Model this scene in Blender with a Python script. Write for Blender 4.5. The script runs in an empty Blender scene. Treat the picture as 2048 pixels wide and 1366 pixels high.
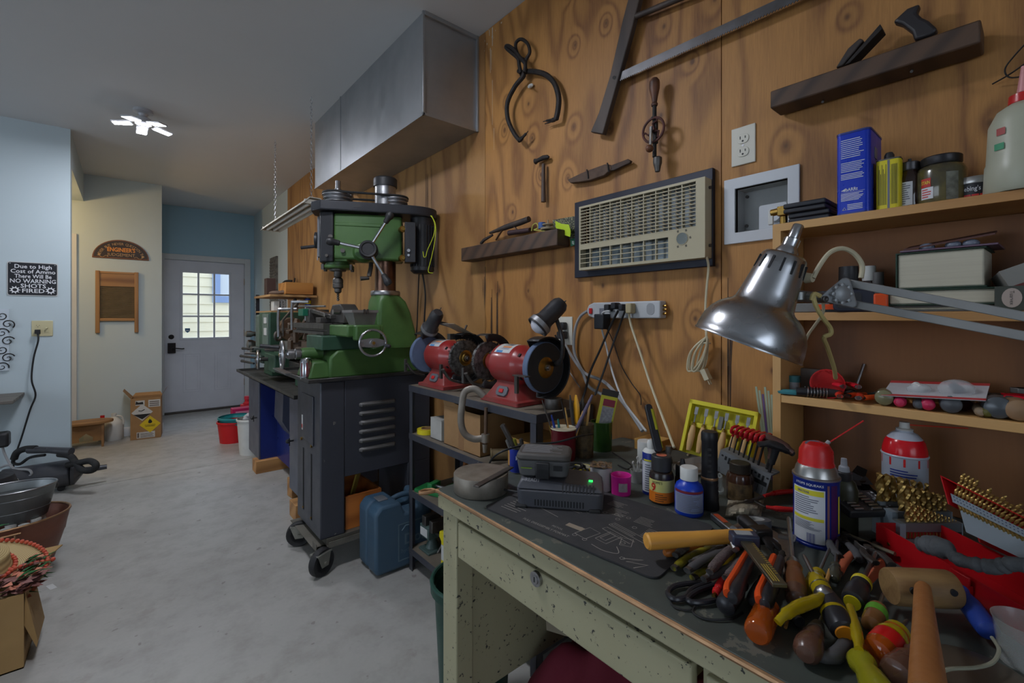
import bpy,bmesh,math,random
from math import sin,cos,pi,radians as R
from mathutils import Matrix,Vector,Euler
random.seed(7)
S=bpy.context.scene
COL=S.collection
# ------------------------------------------------------------------ camera
YAW=R(40.27);H=1.27;F=910.0
cam=bpy.data.objects.new('camera',bpy.data.cameras.new('camera'))
COL.objects.link(cam)
cam.location=(0,0,H);cam.rotation_euler=(R(90),0,-YAW)
cam.data.sensor_width=36;cam.data.lens=36*F/2048
cam.data.shift_y=-48/2048;cam.data.clip_start=.02
S.camera=cam
# ------------------------------------------------------------------ world, light, exposure
S.view_settings.view_transform='Standard';S.view_settings.look='None'
S.view_settings.exposure=-0.27;S.view_settings.gamma=1
S.view_settings.use_curve_mapping=False
w=bpy.data.worlds.new('world');S.world=w;w.use_nodes=True
w.node_tree.nodes['Background'].inputs[0].default_value=(.72,.84,1,1)
w.node_tree.nodes['Background'].inputs[1].default_value=2.7
PANEL_EMIT=300.0
def area(name,loc,rot,sx,sy,power,col):
 l=bpy.data.lights.new(name,'AREA');l.shape='RECTANGLE';l.size=sx;l.size_y=sy
 l.energy=power;l.color=col
 o=bpy.data.objects.new(name,l);COL.objects.link(o);o.location=loc;o.rotation_euler=rot
 return o
area('window_daylight',(-4.25,2.2,1.5),(0,R(-90),0),1.4,3.4,16,(.80,.89,1))
area('rear_window_daylight',(-1.6,-2.9,1.6),(R(90),0,0),2.6,1.3,9,(.80,.87,1))
area('door_daylight',(.85,8.7,3.2),(R(-58),0,0),2.4,1.6,160,(.66,.78,1))
pl=bpy.data.lights.new('hall_lamp','POINT');pl.energy=26;pl.color=(1,.66,.30);pl.shadow_soft_size=.06
plo=bpy.data.objects.new('hall_lamp',pl);COL.objects.link(plo);plo.location=(-1.0,5.75,2.2)
# ------------------------------------------------------------------ pixel geometry of the photograph (used to read off real positions)
def ray(px,py):
 a=(px-1024)/F
 return Vector((sin(YAW)+a*cos(YAW),cos(YAW)-a*sin(YAW),(635-py)/F))
CAM=Vector((0,0,H))
def onx(px,py,X):d=ray(px,py);return CAM+d*(X/d.x)
def ony(px,py,Y):d=ray(px,py);return CAM+d*(Y/d.y)
def onz(px,py,Z):d=ray(px,py);return CAM+d*((Z-H)/d.z)
def at(px,py,t):return CAM+ray(px,py)*t
# ------------------------------------------------------------------ materials
def lin(c):
 return tuple(((x/255)/12.92 if x/255<=.04045 else((x/255+.055)/1.055)**2.4)for x in c)+(1,)
MATS={}
class N:
 def __init__(s,m):s.t=m.node_tree;s.m=m
 def n(s,typ,**k):
  x=s.t.nodes.new('ShaderNode'+typ)
  for a,b in k.items():
   if a.startswith('i_'):
    x.inputs[int(a[2:])if a[2:].isdigit()else a[2:]].default_value=b
   else:setattr(x,a,b)
  return x
 def l(s,a,b):s.t.links.new(a,b)
 def math(s,op,a,b=None,c=None):
  x=s.n('Math',operation=op)
  for i,v in enumerate((a,b,c)):
   if v is None:continue
   if isinstance(v,(int,float)):x.inputs[i].default_value=v
   else:s.l(v,x.inputs[i])
  return x.outputs[0]
 def mix(s,f,a,b,mode='MIX'):
  x=s.n('Mix',data_type='RGBA',blend_type=mode)
  for i,v in((0,f),(6,a),(7,b)):
   if isinstance(v,(int,float,tuple)):x.inputs[i].default_value=v
   else:s.l(v,x.inputs[i])
  return x.outputs[2]
 def coord(s,scale=(1,1,1),loc=(0,0,0)):
  t=s.n('TexCoord');mp=s.n('Mapping')
  mp.inputs['Scale'].default_value=scale;mp.inputs['Location'].default_value=loc
  s.l(t.outputs['Object'],mp.inputs[0]);return mp.outputs[0]
 def noise(s,vec,scale,detail=3,rough=.5,dist=0):
  x=s.n('TexNoise');x.inputs['Scale'].default_value=scale;x.inputs['Detail'].default_value=detail
  x.inputs['Roughness'].default_value=rough;x.inputs['Distortion'].default_value=dist
  s.l(vec,x.inputs['Vector']);return x.outputs['Fac']
 def ramp(s,f,stops,interp='LINEAR'):
  x=s.n('ValToRGB');e=x.color_ramp.elements;x.color_ramp.interpolation=interp
  while len(e)<len(stops):e.new(.5)
  for i,(p,c)in enumerate(stops):
   e[i].position=p;e[i].color=c if len(c)==4 else tuple(c)+(1,)
  s.l(f,x.inputs[0]);return x.outputs[0]
def newmat(name):
 m=bpy.data.materials.new(name);m.use_nodes=True
 g=N(m);b=m.node_tree.nodes['Principled BSDF']
 return m,g,b
def mat(name,col,rough=.5,metal=0,var=.25,vs=9,col2=None,bump=.0,bs=60,trans=0,ior=1.45,
  emit=0,alpha=1,coat=0,st=(1,1,1),chips=None,spec=.5,sss=0):
 if name in MATS:return MATS[name]
 m,g,b=newmat(name)
 c1=lin(col);c2=lin(col2)if col2 else tuple(x*.55 for x in c1[:3])+(1,)
 vec=g.coord(st)
 base=c1
 if var>0:
  f=g.math('MULTIPLY',g.ramp(g.noise(vec,vs,4,.6),[(.35,(0,0,0)),(.7,(1,1,1))]),var)
  base=g.mix(f,c1,c2)
 if chips:
  cc,th,sc=chips;th-=.05
  cf=g.ramp(g.noise(vec,sc,5,.65),[(th,(0,0,0)),(th+.015,(1,1,1))])
  base=g.mix(cf,base,lin(cc))
 if isinstance(base,tuple):b.inputs['Base Color'].default_value=base
 else:g.l(base,b.inputs['Base Color'])
 b.inputs['Metallic'].default_value=metal
 if rough>.12 and var>0:
  rf=g.math('MULTIPLY_ADD',g.noise(vec,vs*2.3,3),.3,rough-.12)
  g.l(rf,b.inputs['Roughness'])
 else:b.inputs['Roughness'].default_value=rough
 b.inputs['Transmission Weight'].default_value=trans;b.inputs['IOR'].default_value=ior
 b.inputs['Alpha'].default_value=alpha;b.inputs['Coat Weight'].default_value=coat
 b.inputs['Specular IOR Level'].default_value=spec
 if sss:b.inputs['Subsurface Weight'].default_value=sss;b.inputs['Subsurface Radius'].default_value=(.01,.006,.003)
 if emit:
  b.inputs['Emission Color'].default_value=c1;b.inputs['Emission Strength'].default_value=emit
 if bump:
  bp=g.n('Bump');bp.inputs['Strength'].default_value=bump;bp.inputs['Distance'].default_value=.002
  g.l(g.noise(vec,bs,4),bp.inputs['Height']);g.l(bp.outputs[0],b.inputs['Normal'])
 MATS[name]=m
 return m
def woodmat(name,light,dark,ax='z',freq=40,rough=.55,knots=0,contrast=1.0,fine=.35,per_object=True,warp=5.0,blot=None,contour=0):
 """wood: ax is the grain direction in object space"""
 if name in MATS:return MATS[name]
 m,g,b=newmat(name)
 tc=g.n('TexCoord');sep=g.n('SeparateXYZ');g.l(tc.outputs['Object'],sep.inputs[0])
 X,Y,Z=sep.outputs
 along={'x':X,'y':Y,'z':Z}[ax]
 others=[o for k,o in(('x',X),('y',Y),('z',Z))if k!=ax]
 across=g.math('ADD',others[0],others[1])
 rnd=g.math('MULTIPLY',g.n('ObjectInfo').outputs['Random'],13.7 if per_object else 0)
 cb=g.n('CombineXYZ');g.l(across,cb.inputs[0]);g.l(along,cb.inputs[1]);g.l(rnd,cb.inputs[2])
 def scaled(sx,sy):
  mp=g.n('Mapping');mp.inputs['Scale'].default_value=(sx,sy,1);g.l(cb.outputs[0],mp.inputs[0]);return mp.outputs[0]
 u=g.math('MULTIPLY',across,freq)
 u=g.math('ADD',u,g.math('MULTIPLY',g.noise(scaled(freq*.07,freq*.016),1,2),warp*2))
 u=g.math('ADD',u,g.math('MULTIPLY',g.noise(scaled(freq*.5,freq*.06),1,3),1.2))
 if contour:
  u=g.math('MULTIPLY',across,freq*.22)
  u=g.math('ADD',u,g.math('MULTIPLY',g.noise(scaled(2.4,.55),1,2,.45),contour))
  u=g.math('ADD',u,g.math('MULTIPLY',g.noise(scaled(14,3),1,3,.6),1.5))
 kn=None
 if knots:
  vo=g.n('TexVoronoi');vo.inputs['Scale'].default_value=1;vo.inputs['Randomness'].default_value=.9
  vo.voronoi_dimensions='2D'
  g.l(scaled(knots,knots*.72),vo.inputs['Vector'])
  d=vo.outputs['Distance']
  pick=g.n('SeparateColor');g.l(vo.outputs['Color'],pick.inputs[0])
  msk=g.math('GREATER_THAN',pick.outputs[0],.35)
  fall=g.n('MapRange');fall.inputs['From Min'].default_value=.33;fall.inputs['From Max'].default_value=0
  g.l(d,fall.inputs['Value'])
  k=g.math('MULTIPLY',g.math('POWER',fall.outputs[0],1.8),g.math('MULTIPLY',msk,g.math('MULTIPLY_ADD',pick.outputs[1],1.2,.3)))
  u=g.math('ADD',u,g.math('MULTIPLY',k,13))
  kn=g.math('MULTIPLY',g.ramp(d,[(.012,(1,1,1)),(.045,(0,0,0))]),msk)
  kh=g.math('MULTIPLY',g.ramp(d,[(.03,(1,1,1)),(.14,(0,0,0))]),g.math('MULTIPLY',msk,.38))
 sn=g.math('MULTIPLY_ADD',g.math('SINE',u),.5,.5)
 sn=g.math('POWER',sn,2.6 if contour else 1.8)
 fi=g.noise(scaled(freq*9,freq*.45),1,3,.65)
 f=g.math('ADD',g.math('MULTIPLY',sn,(1-fine)*contrast),g.math('MULTIPLY',fi,fine*contrast))
 big=g.noise(scaled(2.3,1.1),1,2)
 f=g.math('ADD',f,g.math('MULTIPLY_ADD',big,.8,-.4))
 col=g.mix(f,lin(light),lin(dark))
 for n_ in col.node.inputs:pass
 col.node.clamp_factor=True
 if kn is not None:
  dk=tuple(x*.5 for x in lin(dark)[:3])+(1,)
  col=g.mix(kh,col,tuple(x*.72 for x in lin(dark)[:3])+(1,));col=g.mix(g.math('MULTIPLY',kn,.75),col,dk)
 if blot:
  bf=g.ramp(g.noise(scaled(*blot[1]),1,4,.6),[(blot[2],(0,0,0)),(blot[2]+.12,(1,1,1))])
  col=g.mix(bf,col,lin(blot[0]))
 g.l(col,b.inputs['Base Color'])
 b.inputs['Roughness'].default_value=rough
 bp=g.n('Bump');bp.inputs['Strength'].default_value=.25;bp.inputs['Distance'].default_value=.0015
 g.l(f,bp.inputs['Height']);g.l(bp.outputs[0],b.inputs['Normal'])
 MATS[name]=m
 return m
# ------------------------------------------------------------------ mesh builder
MW={}
def sm(pts,n=6,closed=False):
 P=[Vector(p)for p in pts];out=[]
 L=len(P)
 for i in range(L if closed else L-1):
  if closed:p0,p1,p2,p3=P[(i-1)%L],P[i],P[(i+1)%L],P[(i+2)%L]
  else:p0,p1,p2,p3=P[max(i-1,0)],P[i],P[i+1],P[min(i+2,L-1)]
  for k in range(n):
   t=k/n
   out.append(.5*((2*p1)+(p2-p0)*t+(2*p0-5*p1+4*p2-p3)*t*t+(3*p1-p0-3*p2+p3)*t**3))
 if not closed:out.append(P[-1].copy())
 return out
def frame(p0,p1,up=(0,0,1)):
 """matrix at p0: +X runs to p1, +Z near up"""
 p0=Vector(p0);x=(Vector(p1)-p0).normalized();u=Vector(up)
 y=u.cross(x)
 if y.length<1e-5:y=Vector((0,1,0)).cross(x)
 y.normalize();z=x.cross(y)
 m=Matrix((x,y,z)).transposed().to_4x4();m.translation=p0
 return m
def T(x,y,z):return Matrix.Translation((x,y,z))
def RX(a):return Matrix.Rotation(R(a),4,'X')
def RY(a):return Matrix.Rotation(R(a),4,'Y')
def RZ(a):return Matrix.Rotation(R(a),4,'Z')
def rrect(w,h,r,n=4,cx=0,cy=0):
 o=[]
 for(sx,sy,a0)in((1,1,0),(-1,1,90),(-1,-1,180),(1,-1,270)):
  for k in range(n+1):
   a=R(a0+90*k/n)
   o.append((cx+sx*(w/2-r)+r*cos(a),cy+sy*(h/2-r)+r*sin(a)))
 return o
def circ(r,n=20,cx=0,cy=0,ry=None,a0=0,a1=360):
 full=abs(a1-a0)>=360;m=n if full else n+1
 return[(cx+r*cos(R(a0+(a1-a0)*k/n)),cy+(ry or r)*sin(R(a0+(a1-a0)*k/n)))for k in range(m)]
TXT={}
class G:
 def __init__(s):s.v=[];s.f=[];s.mi=[];s.M=Matrix();s.k=0
 def at(s,M):s.M=M;return s
 def mk(s,k):s.k=k;return s
 def add(s,vs,fs):
  b=len(s.v);M=s.M
  s.v+=[M@Vector(v)for v in vs];s.f+=[tuple(i+b for i in f)for f in fs];s.mi+=[s.k]*len(fs);return s
 def box(s,a,b):
  x0,y0,z0=a;x1,y1,z1=b
  return s.add([(x0,y0,z0),(x1,y0,z0),(x1,y1,z0),(x0,y1,z0),(x0,y0,z1),(x1,y0,z1),(x1,y1,z1),(x0,y1,z1)],
      [(0,3,2,1),(4,5,6,7),(0,1,5,4),(1,2,6,5),(2,3,7,6),(3,0,4,7)])
 def cb(s,c,sz):return s.box([c[i]-sz[i]/2 for i in range(3)],[c[i]+sz[i]/2 for i in range(3)])
 def hex8(s,p):return s.add(p,[(0,3,2,1),(4,5,6,7),(0,1,5,4),(1,2,6,5),(2,3,7,6),(3,0,4,7)])
 def lathe(s,prof,seg=24,c=(0,0,0),sx=1,sy=1,ax='z'):
  vs=[];fs=[]
  for(r,z)in prof:
   for k in range(seg):
    a=2*pi*k/seg;p=(r*cos(a)*sx,r*sin(a)*sy,z)
    if ax=='x':p=(p[2],p[0],p[1])
    elif ax=='y':p=(p[1],p[2],p[0])
    vs.append((p[0]+c[0],p[1]+c[1],p[2]+c[2]))
  n=len(prof)
  for i in range(n-1):
   for k in range(seg):
    a,b=i*seg+k,i*seg+(k+1)%seg
    fs.append((a,b,b+seg,a+seg))
  if prof[0][0]>1e-6:fs.append(tuple(range(seg))[::-1])
  if prof[-1][0]>1e-6:fs.append(tuple(range((n-1)*seg,n*seg)))
  return s.add(vs,fs)
 def shell(s,prof,seg=24,c=(0,0,0),sx=1,sy=1,ax='z',th=.001):
  """lathe with an open top: outer profile then inner one"""
  inner=[(max(r-th,.0002),z+(th if i==0 else 0))for i,(r,z)in enumerate(prof)]
  return s.lathe([(0.0002,prof[0][1])]+prof+inner[::-1]+[(0.0002,inner[0][1])],seg,c,sx,sy,ax)
 def cyl(s,p0,p1,r0,r1=None,seg=16):
  M0=s.M;s.M=M0@frame(p0,p1);L=(Vector(p1)-Vector(p0)).length
  s.lathe([(r0,0),(r0 if r1 is None else r1,L)],seg,ax='x');s.M=M0;return s
 def tube(s,pts,r,seg=8,closed=False,flat=1,up=None):
  P=[Vector(p)for p in pts];n=len(P);vs=[];fs=[]
  rs=r if isinstance(r,(list,tuple))else[r]*n
  prev=None
  for i in range(n):
   if closed:d=P[(i+1)%n]-P[(i-1)%n]
   else:d=P[min(i+1,n-1)]-P[max(i-1,0)]
   if d.length<1e-9:d=Vector((0,0,1))
   d.normalize()
   if up is not None:u=Vector(up)
   elif prev is None:u=Vector((0,0,1))if abs(d.z)<.9 else Vector((1,0,0))
   else:u=prev
   u=u-d*u.dot(d)
   if u.length<1e-6:u=d.orthogonal()
   u.normalize();prev=u;w_=d.cross(u)
   rr=rs[min(int(i*len(rs)/n),len(rs)-1)]if len(rs)!=n else rs[i]
   for k in range(seg):
    a=2*pi*k/seg
    vs.append(P[i]+(w_*cos(a)+u*sin(a)*flat)*rr)
  for i in range(n if closed else n-1):
   for k in range(seg):
    a,b=i*seg+k,i*seg+(k+1)%seg
    c_,d_=((i+1)%n)*seg+k,((i+1)%n)*seg+(k+1)%seg
    fs.append((a,b,d_,c_))
  if not closed:fs.append(tuple(range(seg))[::-1]);fs.append(tuple(range((n-1)*seg,n*seg)))
  return s.add(vs,fs)
 def ring(s,r,rt,c=(0,0,0),ax='z',seg=24,ts=8,flat=1,ry=None):
  ry=ry or r;pts=[]
  for k in range(seg):
   a=2*pi*k/seg;p={'z':(r*cos(a),ry*sin(a),0),'x':(0,r*cos(a),ry*sin(a)),'y':(r*cos(a),0,ry*sin(a))}[ax]
   pts.append([p[i]+c[i]for i in range(3)])
  up={'z':(0,0,1),'x':(1,0,0),'y':(0,1,0)}[ax]
  return s.tube(pts,rt,ts,closed=True,flat=flat,up=up)
 def prism(s,poly,h0,h1,ax='z',poly2=None):
  n=len(poly)
  def mp(p,h):return{'z':(p[0],p[1],h),'x':(h,p[0],p[1]),'y':(p[0],h,p[1])}[ax]
  vs=[mp(p,h0)for p in poly]+[mp(p,h1)for p in(poly2 or poly)]
  fs=[tuple(range(n))[::-1],tuple(range(n,2*n))]+[(i,(i+1)%n,n+(i+1)%n,n+i)for i in range(n)]
  return s.add(vs,fs)
 def pwall(s,outer,inner,h0,h1,ax='z'):
  """ring between two polygons with the same point count"""
  n=len(outer)
  def mp(p,h):return{'z':(p[0],p[1],h),'x':(h,p[0],p[1]),'y':(p[0],h,p[1])}[ax]
  vs=[mp(p,h)for h in(h0,h1)for P in(outer,inner)for p in P];fs=[]
  for i in range(n):
   j=(i+1)%n
   fs+=[(i,j,n+j,n+i),(2*n+i,2*n+j,3*n+j,3*n+i),(i,j,2*n+j,2*n+i),(n+i,n+j,3*n+j,3*n+i)]
  return s.add(vs,fs)
 def sph(s,c,r,seg=12,sc=(1,1,1)):
  M0=s.M;s.M=M0@T(*c)@Matrix.Diagonal((*sc,1))
  h=seg//2
  s.lathe([(max(r*sin(pi*i/h),1e-5),-r*cos(pi*i/h))for i in range(h+1)],seg);s.M=M0;return s
 def grid(s,nx,ny,fn,th=0):
  vs=[fn(i/nx,j/ny)for j in range(ny+1)for i in range(nx+1)]
  fs=[(j*(nx+1)+i,j*(nx+1)+i+1,(j+1)*(nx+1)+i+1,(j+1)*(nx+1)+i)for j in range(ny)for i in range(nx)]
  return s.add(vs,fs)
 def text(s,st,size,M=None,wrap=0,sx=1,align='CENTER',bold=0,width=None):
  """letters in the XY plane of M, facing +Z; wrap: radius of a cylinder with axis Y"""
  key=(st,align,bold)
  if key not in TXT:
   cu=bpy.data.curves.new('t','FONT');cu.body=st;cu.align_x=align;cu.align_y='CENTER';cu.size=1
   cu.resolution_u=2;cu.offset=bold
   o=bpy.data.objects.new('t',cu);COL.objects.link(o)
   dg=bpy.context.evaluated_depsgraph_get();me=o.evaluated_get(dg).to_mesh()
   TXT[key]=([tuple(v.co)for v in me.vertices],[tuple(p.vertices)for p in me.polygons])
   o.evaluated_get(dg).to_mesh_clear();bpy.data.objects.remove(o);bpy.data.curves.remove(cu)
  vs,fs=TXT[key];M0=s.M
  if width:sx=width/(size*(max(v[0]for v in vs)-min(v[0]for v in vs)))
  if M is not None:s.M=M0@M
  pts=[]
  for(x,y,z)in vs:
   x*=size*sx;y*=size
   if wrap:pts.append((wrap*sin(x/wrap),y,wrap*cos(x/wrap)))
   else:pts.append((x,y,0))
  s.add(pts,fs);s.M=M0;return s
 def quad(s,M,w_,h_,wrap=0,n=8):
  M0=s.M;s.M=M0@M
  if wrap:
   vs=[]
   for i in range(n+1):
    a=(-w_/2+w_*i/n)/wrap
    vs+=[(wrap*sin(a),-h_/2,wrap*cos(a)),(wrap*sin(a),h_/2,wrap*cos(a))]
   s.add(vs,[(2*i,2*i+2,2*i+3,2*i+1)for i in range(n)])
  else:s.add([(-w_/2,-h_/2,0),(w_/2,-h_/2,0),(w_/2,h_/2,0),(-w_/2,h_/2,0)],[(0,1,2,3)])
  s.M=M0;return s
 def out(s,name,mats,parent=None,bev=0,ang=38,world=False,seg=2,label=None,kind=None,flip=True,sub=0,weld=False):
  if not isinstance(mats,(list,tuple)):mats=[mats]
  me=bpy.data.meshes.new(name)
  vs=s.v
  if world and parent is not None:
   inv=MW[parent.name].inverted();vs=[inv@v for v in vs]
  me.from_pydata([tuple(v)for v in vs],[],s.f)
  for m_ in mats:me.materials.append(m_)
  if len(mats)>1:me.polygons.foreach_set('material_index',s.mi)
  if flip:
   bm=bmesh.new();bm.from_mesh(me)
   if weld:bmesh.ops.remove_doubles(bm,verts=bm.verts,dist=1e-5)
   bmesh.ops.recalc_face_normals(bm,faces=bm.faces);bm.to_mesh(me);bm.free()
  me.polygons.foreach_set('use_smooth',[True]*len(me.polygons))
  me.set_sharp_from_angle(angle=R(ang))
  o=bpy.data.objects.new(name,me);COL.objects.link(o)
  if parent is not None:o.parent=parent;MW[o.name]=MW[parent.name].copy()
  else:MW[o.name]=Matrix()
  if bev:
   b=o.modifiers.new('b','BEVEL');b.width=bev;b.segments=seg;b.limit_method='ANGLE';b.angle_limit=R(40)
  if sub:
   b=o.modifiers.new('s','SUBSURF');b.levels=sub;b.render_levels=sub
  if label:o['label']=label
  if kind:o['kind']=kind
  return o
def thing(name,label,cat,M=None,group=None):
 o=bpy.data.objects.new(name,None);COL.objects.link(o);o.empty_display_size=.02
 if M is not None:
  if not isinstance(M,Matrix):M=T(*M)
  o.matrix_world=M;MW[o.name]=M.copy()
 else:MW[o.name]=Matrix()
 o['label']=label;o['category']=cat
 if group:o['group']=group
 return o
def tag(o,label,cat,group=None,kind=None):
 o['label']=label;o['category']=cat
 if group:o['group']=group
 if kind:o['kind']=kind
 return o
def dup(root,M,label=None,group=None):
 r=root.copy();COL.objects.link(r);r.matrix_world=M;MW[r.name]=M.copy()
 if label:r['label']=label
 if group:r['group']=group
 for ch in root.children:
  c=ch.copy();COL.objects.link(c);c.parent=r;MW[c.name]=M.copy()
  for g_ in ch.children:
   d=g_.copy();COL.objects.link(d);d.parent=c;MW[d.name]=M.copy()
 return r
# ------------------------------------------------------------------ common materials
black=mat('black_plastic',(38,38,41),.42,var=.35,vs=25,col2=(62,60,57),bump=.15,bs=300)
blackm=mat('black_enamel',(40,41,46),.38,.15,var=.4,vs=6,col2=(66,66,70),chips=((105,100,92),.74,30))
rubber=mat('black_rubber',(30,30,31),.7,var=.4,vs=30,col2=(60,58,54))
steel=mat('bare_steel',(168,168,170),.32,1,var=.45,vs=30,col2=(96,90,84),bump=.08,bs=150)
dsteel=mat('dull_dark_steel',(104,101,98),.45,.85,var=.5,vs=22,col2=(62,52,44),bump=.2,bs=120)
chrome=mat('bright_chrome',(205,206,210),.16,1,var=.2,vs=20)
brass=mat('old_brass',(176,140,72),.3,1,var=.5,vs=30,col2=(98,80,48))
rustst=mat('rusty_iron',(62,54,50),.6,.55,var=.7,vs=18,col2=(84,56,40),bump=.4,bs=90)
ironb=mat('black_forged_iron',(38,36,36),.6,.4,var=.5,vs=25,col2=(64,54,48),bump=.4,bs=80)
green=mat('machine_green',(74,108,56),.38,var=.45,vs=7,col2=(44,76,38),chips=((44,52,40),.76,26))
dgreen=mat('dark_machine_green',(50,82,62),.42,var=.5,vs=9,col2=(34,56,44))
ORD='first second third fourth fifth sixth seventh eighth ninth tenth eleventh twelfth thirteenth fourteenth fifteenth 16th 17th 18th 19th 20th 21st 22nd'.split()
redp=mat('dusty_red_paint',(138,44,42),.45,var=.6,vs=10,col2=(128,82,76),bump=.05)
redg=mat('glossy_red_plastic',(196,34,34),.28,var=.25,vs=20)
orange=mat('orange_plastic',(226,82,30),.35,var=.25,vs=20)
yellow=mat('yellow_plastic',(216,200,30),.4,var=.25,vs=14,col2=(160,140,40))
white=mat('white_plastic',(205,205,200),.45,var=.2,vs=12,col2=(165,160,150))
cream=mat('cream_plastic',(188,180,154),.42,var=.35,vs=10,col2=(150,140,116))
ink=mat('black_ink',(26,26,28),.6,var=0)
paper=mat('paper_label',(196,196,194),.6,var=.25,vs=40,col2=(160,158,150))
bluep=mat('blue_plastic',(22,60,176),.3,var=.2,vs=20)
kraft=mat('brown_cardboard',(158,122,82),.8,var=.3,vs=14,col2=(128,96,62),bump=.15,bs=200)
wglass=mat('window_glass',(200,215,220),.03,var=0,alpha=.12)
glassc=mat('clear_glass',(230,236,232),.04,var=0,trans=1,ior=1.45)
handw=woodmat('dark_tool_wood',(110,66,40),(58,34,24),'x',90,.5)
palew=woodmat('pale_tool_wood',(206,164,92),(168,120,58),'x',90,.45)
planew=woodmat('aged_plane_wood',(88,64,46),(48,34,26),'x',70,.6)
cordb=mat('black_cord',(30,30,31),.55,var=.2)
cordg=mat('grey_cord',(150,150,150),.55,var=.3,vs=20)
cordw=mat('ivory_cord',(200,190,160),.5,var=.3,vs=20)
# ================================================================== SETTING
CZ=H+1.473 # ceiling height
WX=1.41 # face of the right-hand wall
dry=mat('drywall_pale_blue',(190,203,208),.7,var=.12,vs=2.5,col2=(168,186,190),bump=.06,bs=220)
dryb=mat('drywall_blue',(158,190,206),.7,var=.1,vs=2,col2=(120,160,182),bump=.06,bs=220)
ceilm=mat('ceiling_paint',(208,208,208),.8,var=.15,vs=1.4,col2=(190,190,190),bump=.05,bs=150)
trimm=mat('white_trim_paint',(205,208,210),.5,var=.15,vs=6)
def concrete():
 m,g,b=newmat('concrete_floor')
 v=g.coord()
 n1=g.noise(v,1.1,4,.6);n2=g.noise(v,7,5,.65);n3=g.noise(v,60,3)
 c=g.mix(g.ramp(n1,[(.35,(0,0,0)),(.7,(1,1,1))]),lin((166,164,158)),lin((150,148,143)))
 c=g.mix(g.math('MULTIPLY',g.ramp(n2,[(.45,(0,0,0)),(.75,(1,1,1))]),.55),c,lin((118,112,104)))
 c=g.mix(g.math('MULTIPLY',g.ramp(g.noise(v,3.1,6,.7),[(.60,(0,0,0)),(.66,(1,1,1))]),.35),c,lin((120,108,98)))
 c=g.mix(g.math('MULTIPLY',g.ramp(g.noise(v,19,2,.5),[(.70,(0,0,0)),(.73,(1,1,1))]),.6),c,lin((92,82,74)))
 c=g.mix(g.math('MULTIPLY',n3,.25),c,lin((190,188,182)))
 g.l(c,b.inputs['Base Color'])
 g.l(g.math('MULTIPLY_ADD',n2,.35,.24),b.inputs['Roughness'])
 bp=g.n('Bump');bp.inputs['Strength'].default_value=.1;bp.inputs['Distance'].default_value=.002
 g.l(g.math('ADD',n3,n2),bp.inputs['Height']);g.l(bp.outputs[0],b.inputs['Normal'])
 return m
conc=concrete()
g=G();JY=onz(300,952,0).y
g.box((-5,-3.2,-.1),(1.6,JY-.003,0));g.box((-5,JY+.003,-.1),(1.6,7.7,0));g.box((-5,JY-.01,-.1),(1.6,JY+.01,-.006))
g.out('floor',conc,kind='structure')
G().box((-5,-3.2,CZ),(1.6,7.7,CZ+.1)).out('ceiling',ceilm,kind='structure')
# right wall: drywall with plywood panels screwed over most of it
wr=G().box((WX,5.65,0),(WX+.15,7.7,CZ)).box((WX+.075,-3.2,0),(WX+.15,5.65,CZ)).out('wall_right',dry,kind='structure')
ply=woodmat('fir_plywood',(186,132,68),(108,66,30),'z',30,.6,knots=5.0,fine=.6,contrast=1.05,contour=64)
plyd=woodmat('weathered_fir_plywood',(180,134,78),(112,72,38),'z',60,.62,knots=0,fine=.6,contrast=1.0,contour=60,blot=((70,52,38),(14,.9),.66))
HOLE=(onx(1577,400,WX).y,onx(1472,420,WX).y,onx(1473,466,WX).z,(onx(1472,380,WX).z+onx(1575,356,WX).z)/2)
edges=[5.65,4.32,3.10,1.878,.658,-.56,-1.78,-3.1]
for i in range(7):
 y1,y0=edges[i],edges[i+1]
 g=G();BY0,BY1,BZ0,BZ1=HOLE
 if y0<BY0<y1:
  for q in((y0+.0015,BY0,.004,CZ-.002),(BY1,y1-.0015,.004,CZ-.002),(BY0,BY1,.004,BZ0),(BY0,BY1,BZ1,CZ-.002)):g.box((WX,q[0],q[2]),(WX+.012,q[1],q[3]))
 else:g.box((WX,y0+.0015,.004),(WX+.012,y1-.0015,CZ-.002))
 g.out('plywood_panel',plyd if i<3 else ply,wr)
# white paint drips and dark stain streaks on the plywood
drip=mat('white_paint_drip',(190,180,160),.5,var=0)
g=G()
for(px,y0,y1,w_)in((985,55,92,2.2),(981,96,146,1.2),(983,100,140,.8),(985,160,250,.7),(979,60,72,1.5),(988,256,300,.6),(1003,44,47,3)):
 a,b_=onx(px,y0,WX),onx(px,y1,WX);hw=w_*.0018
 g.add([(WX-.0006,a.y-hw,a.z),(WX-.0006,a.y+hw,a.z),(WX-.0006,b_.y+hw*.6,b_.z),(WX-.0006,b_.y-hw*.5,b_.z)],[(0,1,2,3)])
for k in range(14):
 p=onx(random.uniform(968,996),random.uniform(50,110),WX);s_=random.uniform(.001,.003)
 g.add([(WX-.0006,p.y-s_,p.z),(WX-.0006,p.y,p.z+s_*2),(WX-.0006,p.y+s_,p.z),(WX-.0006,p.y,p.z-s_*3)],[(0,1,2,3)])
g.out('paint_drips',drip,wr,kind='stuff')
stain=mat('dark_water_stain',(62,50,42),.7,var=.6,vs=40,col2=(100,70,44),alpha=.75)
g=G()
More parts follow.
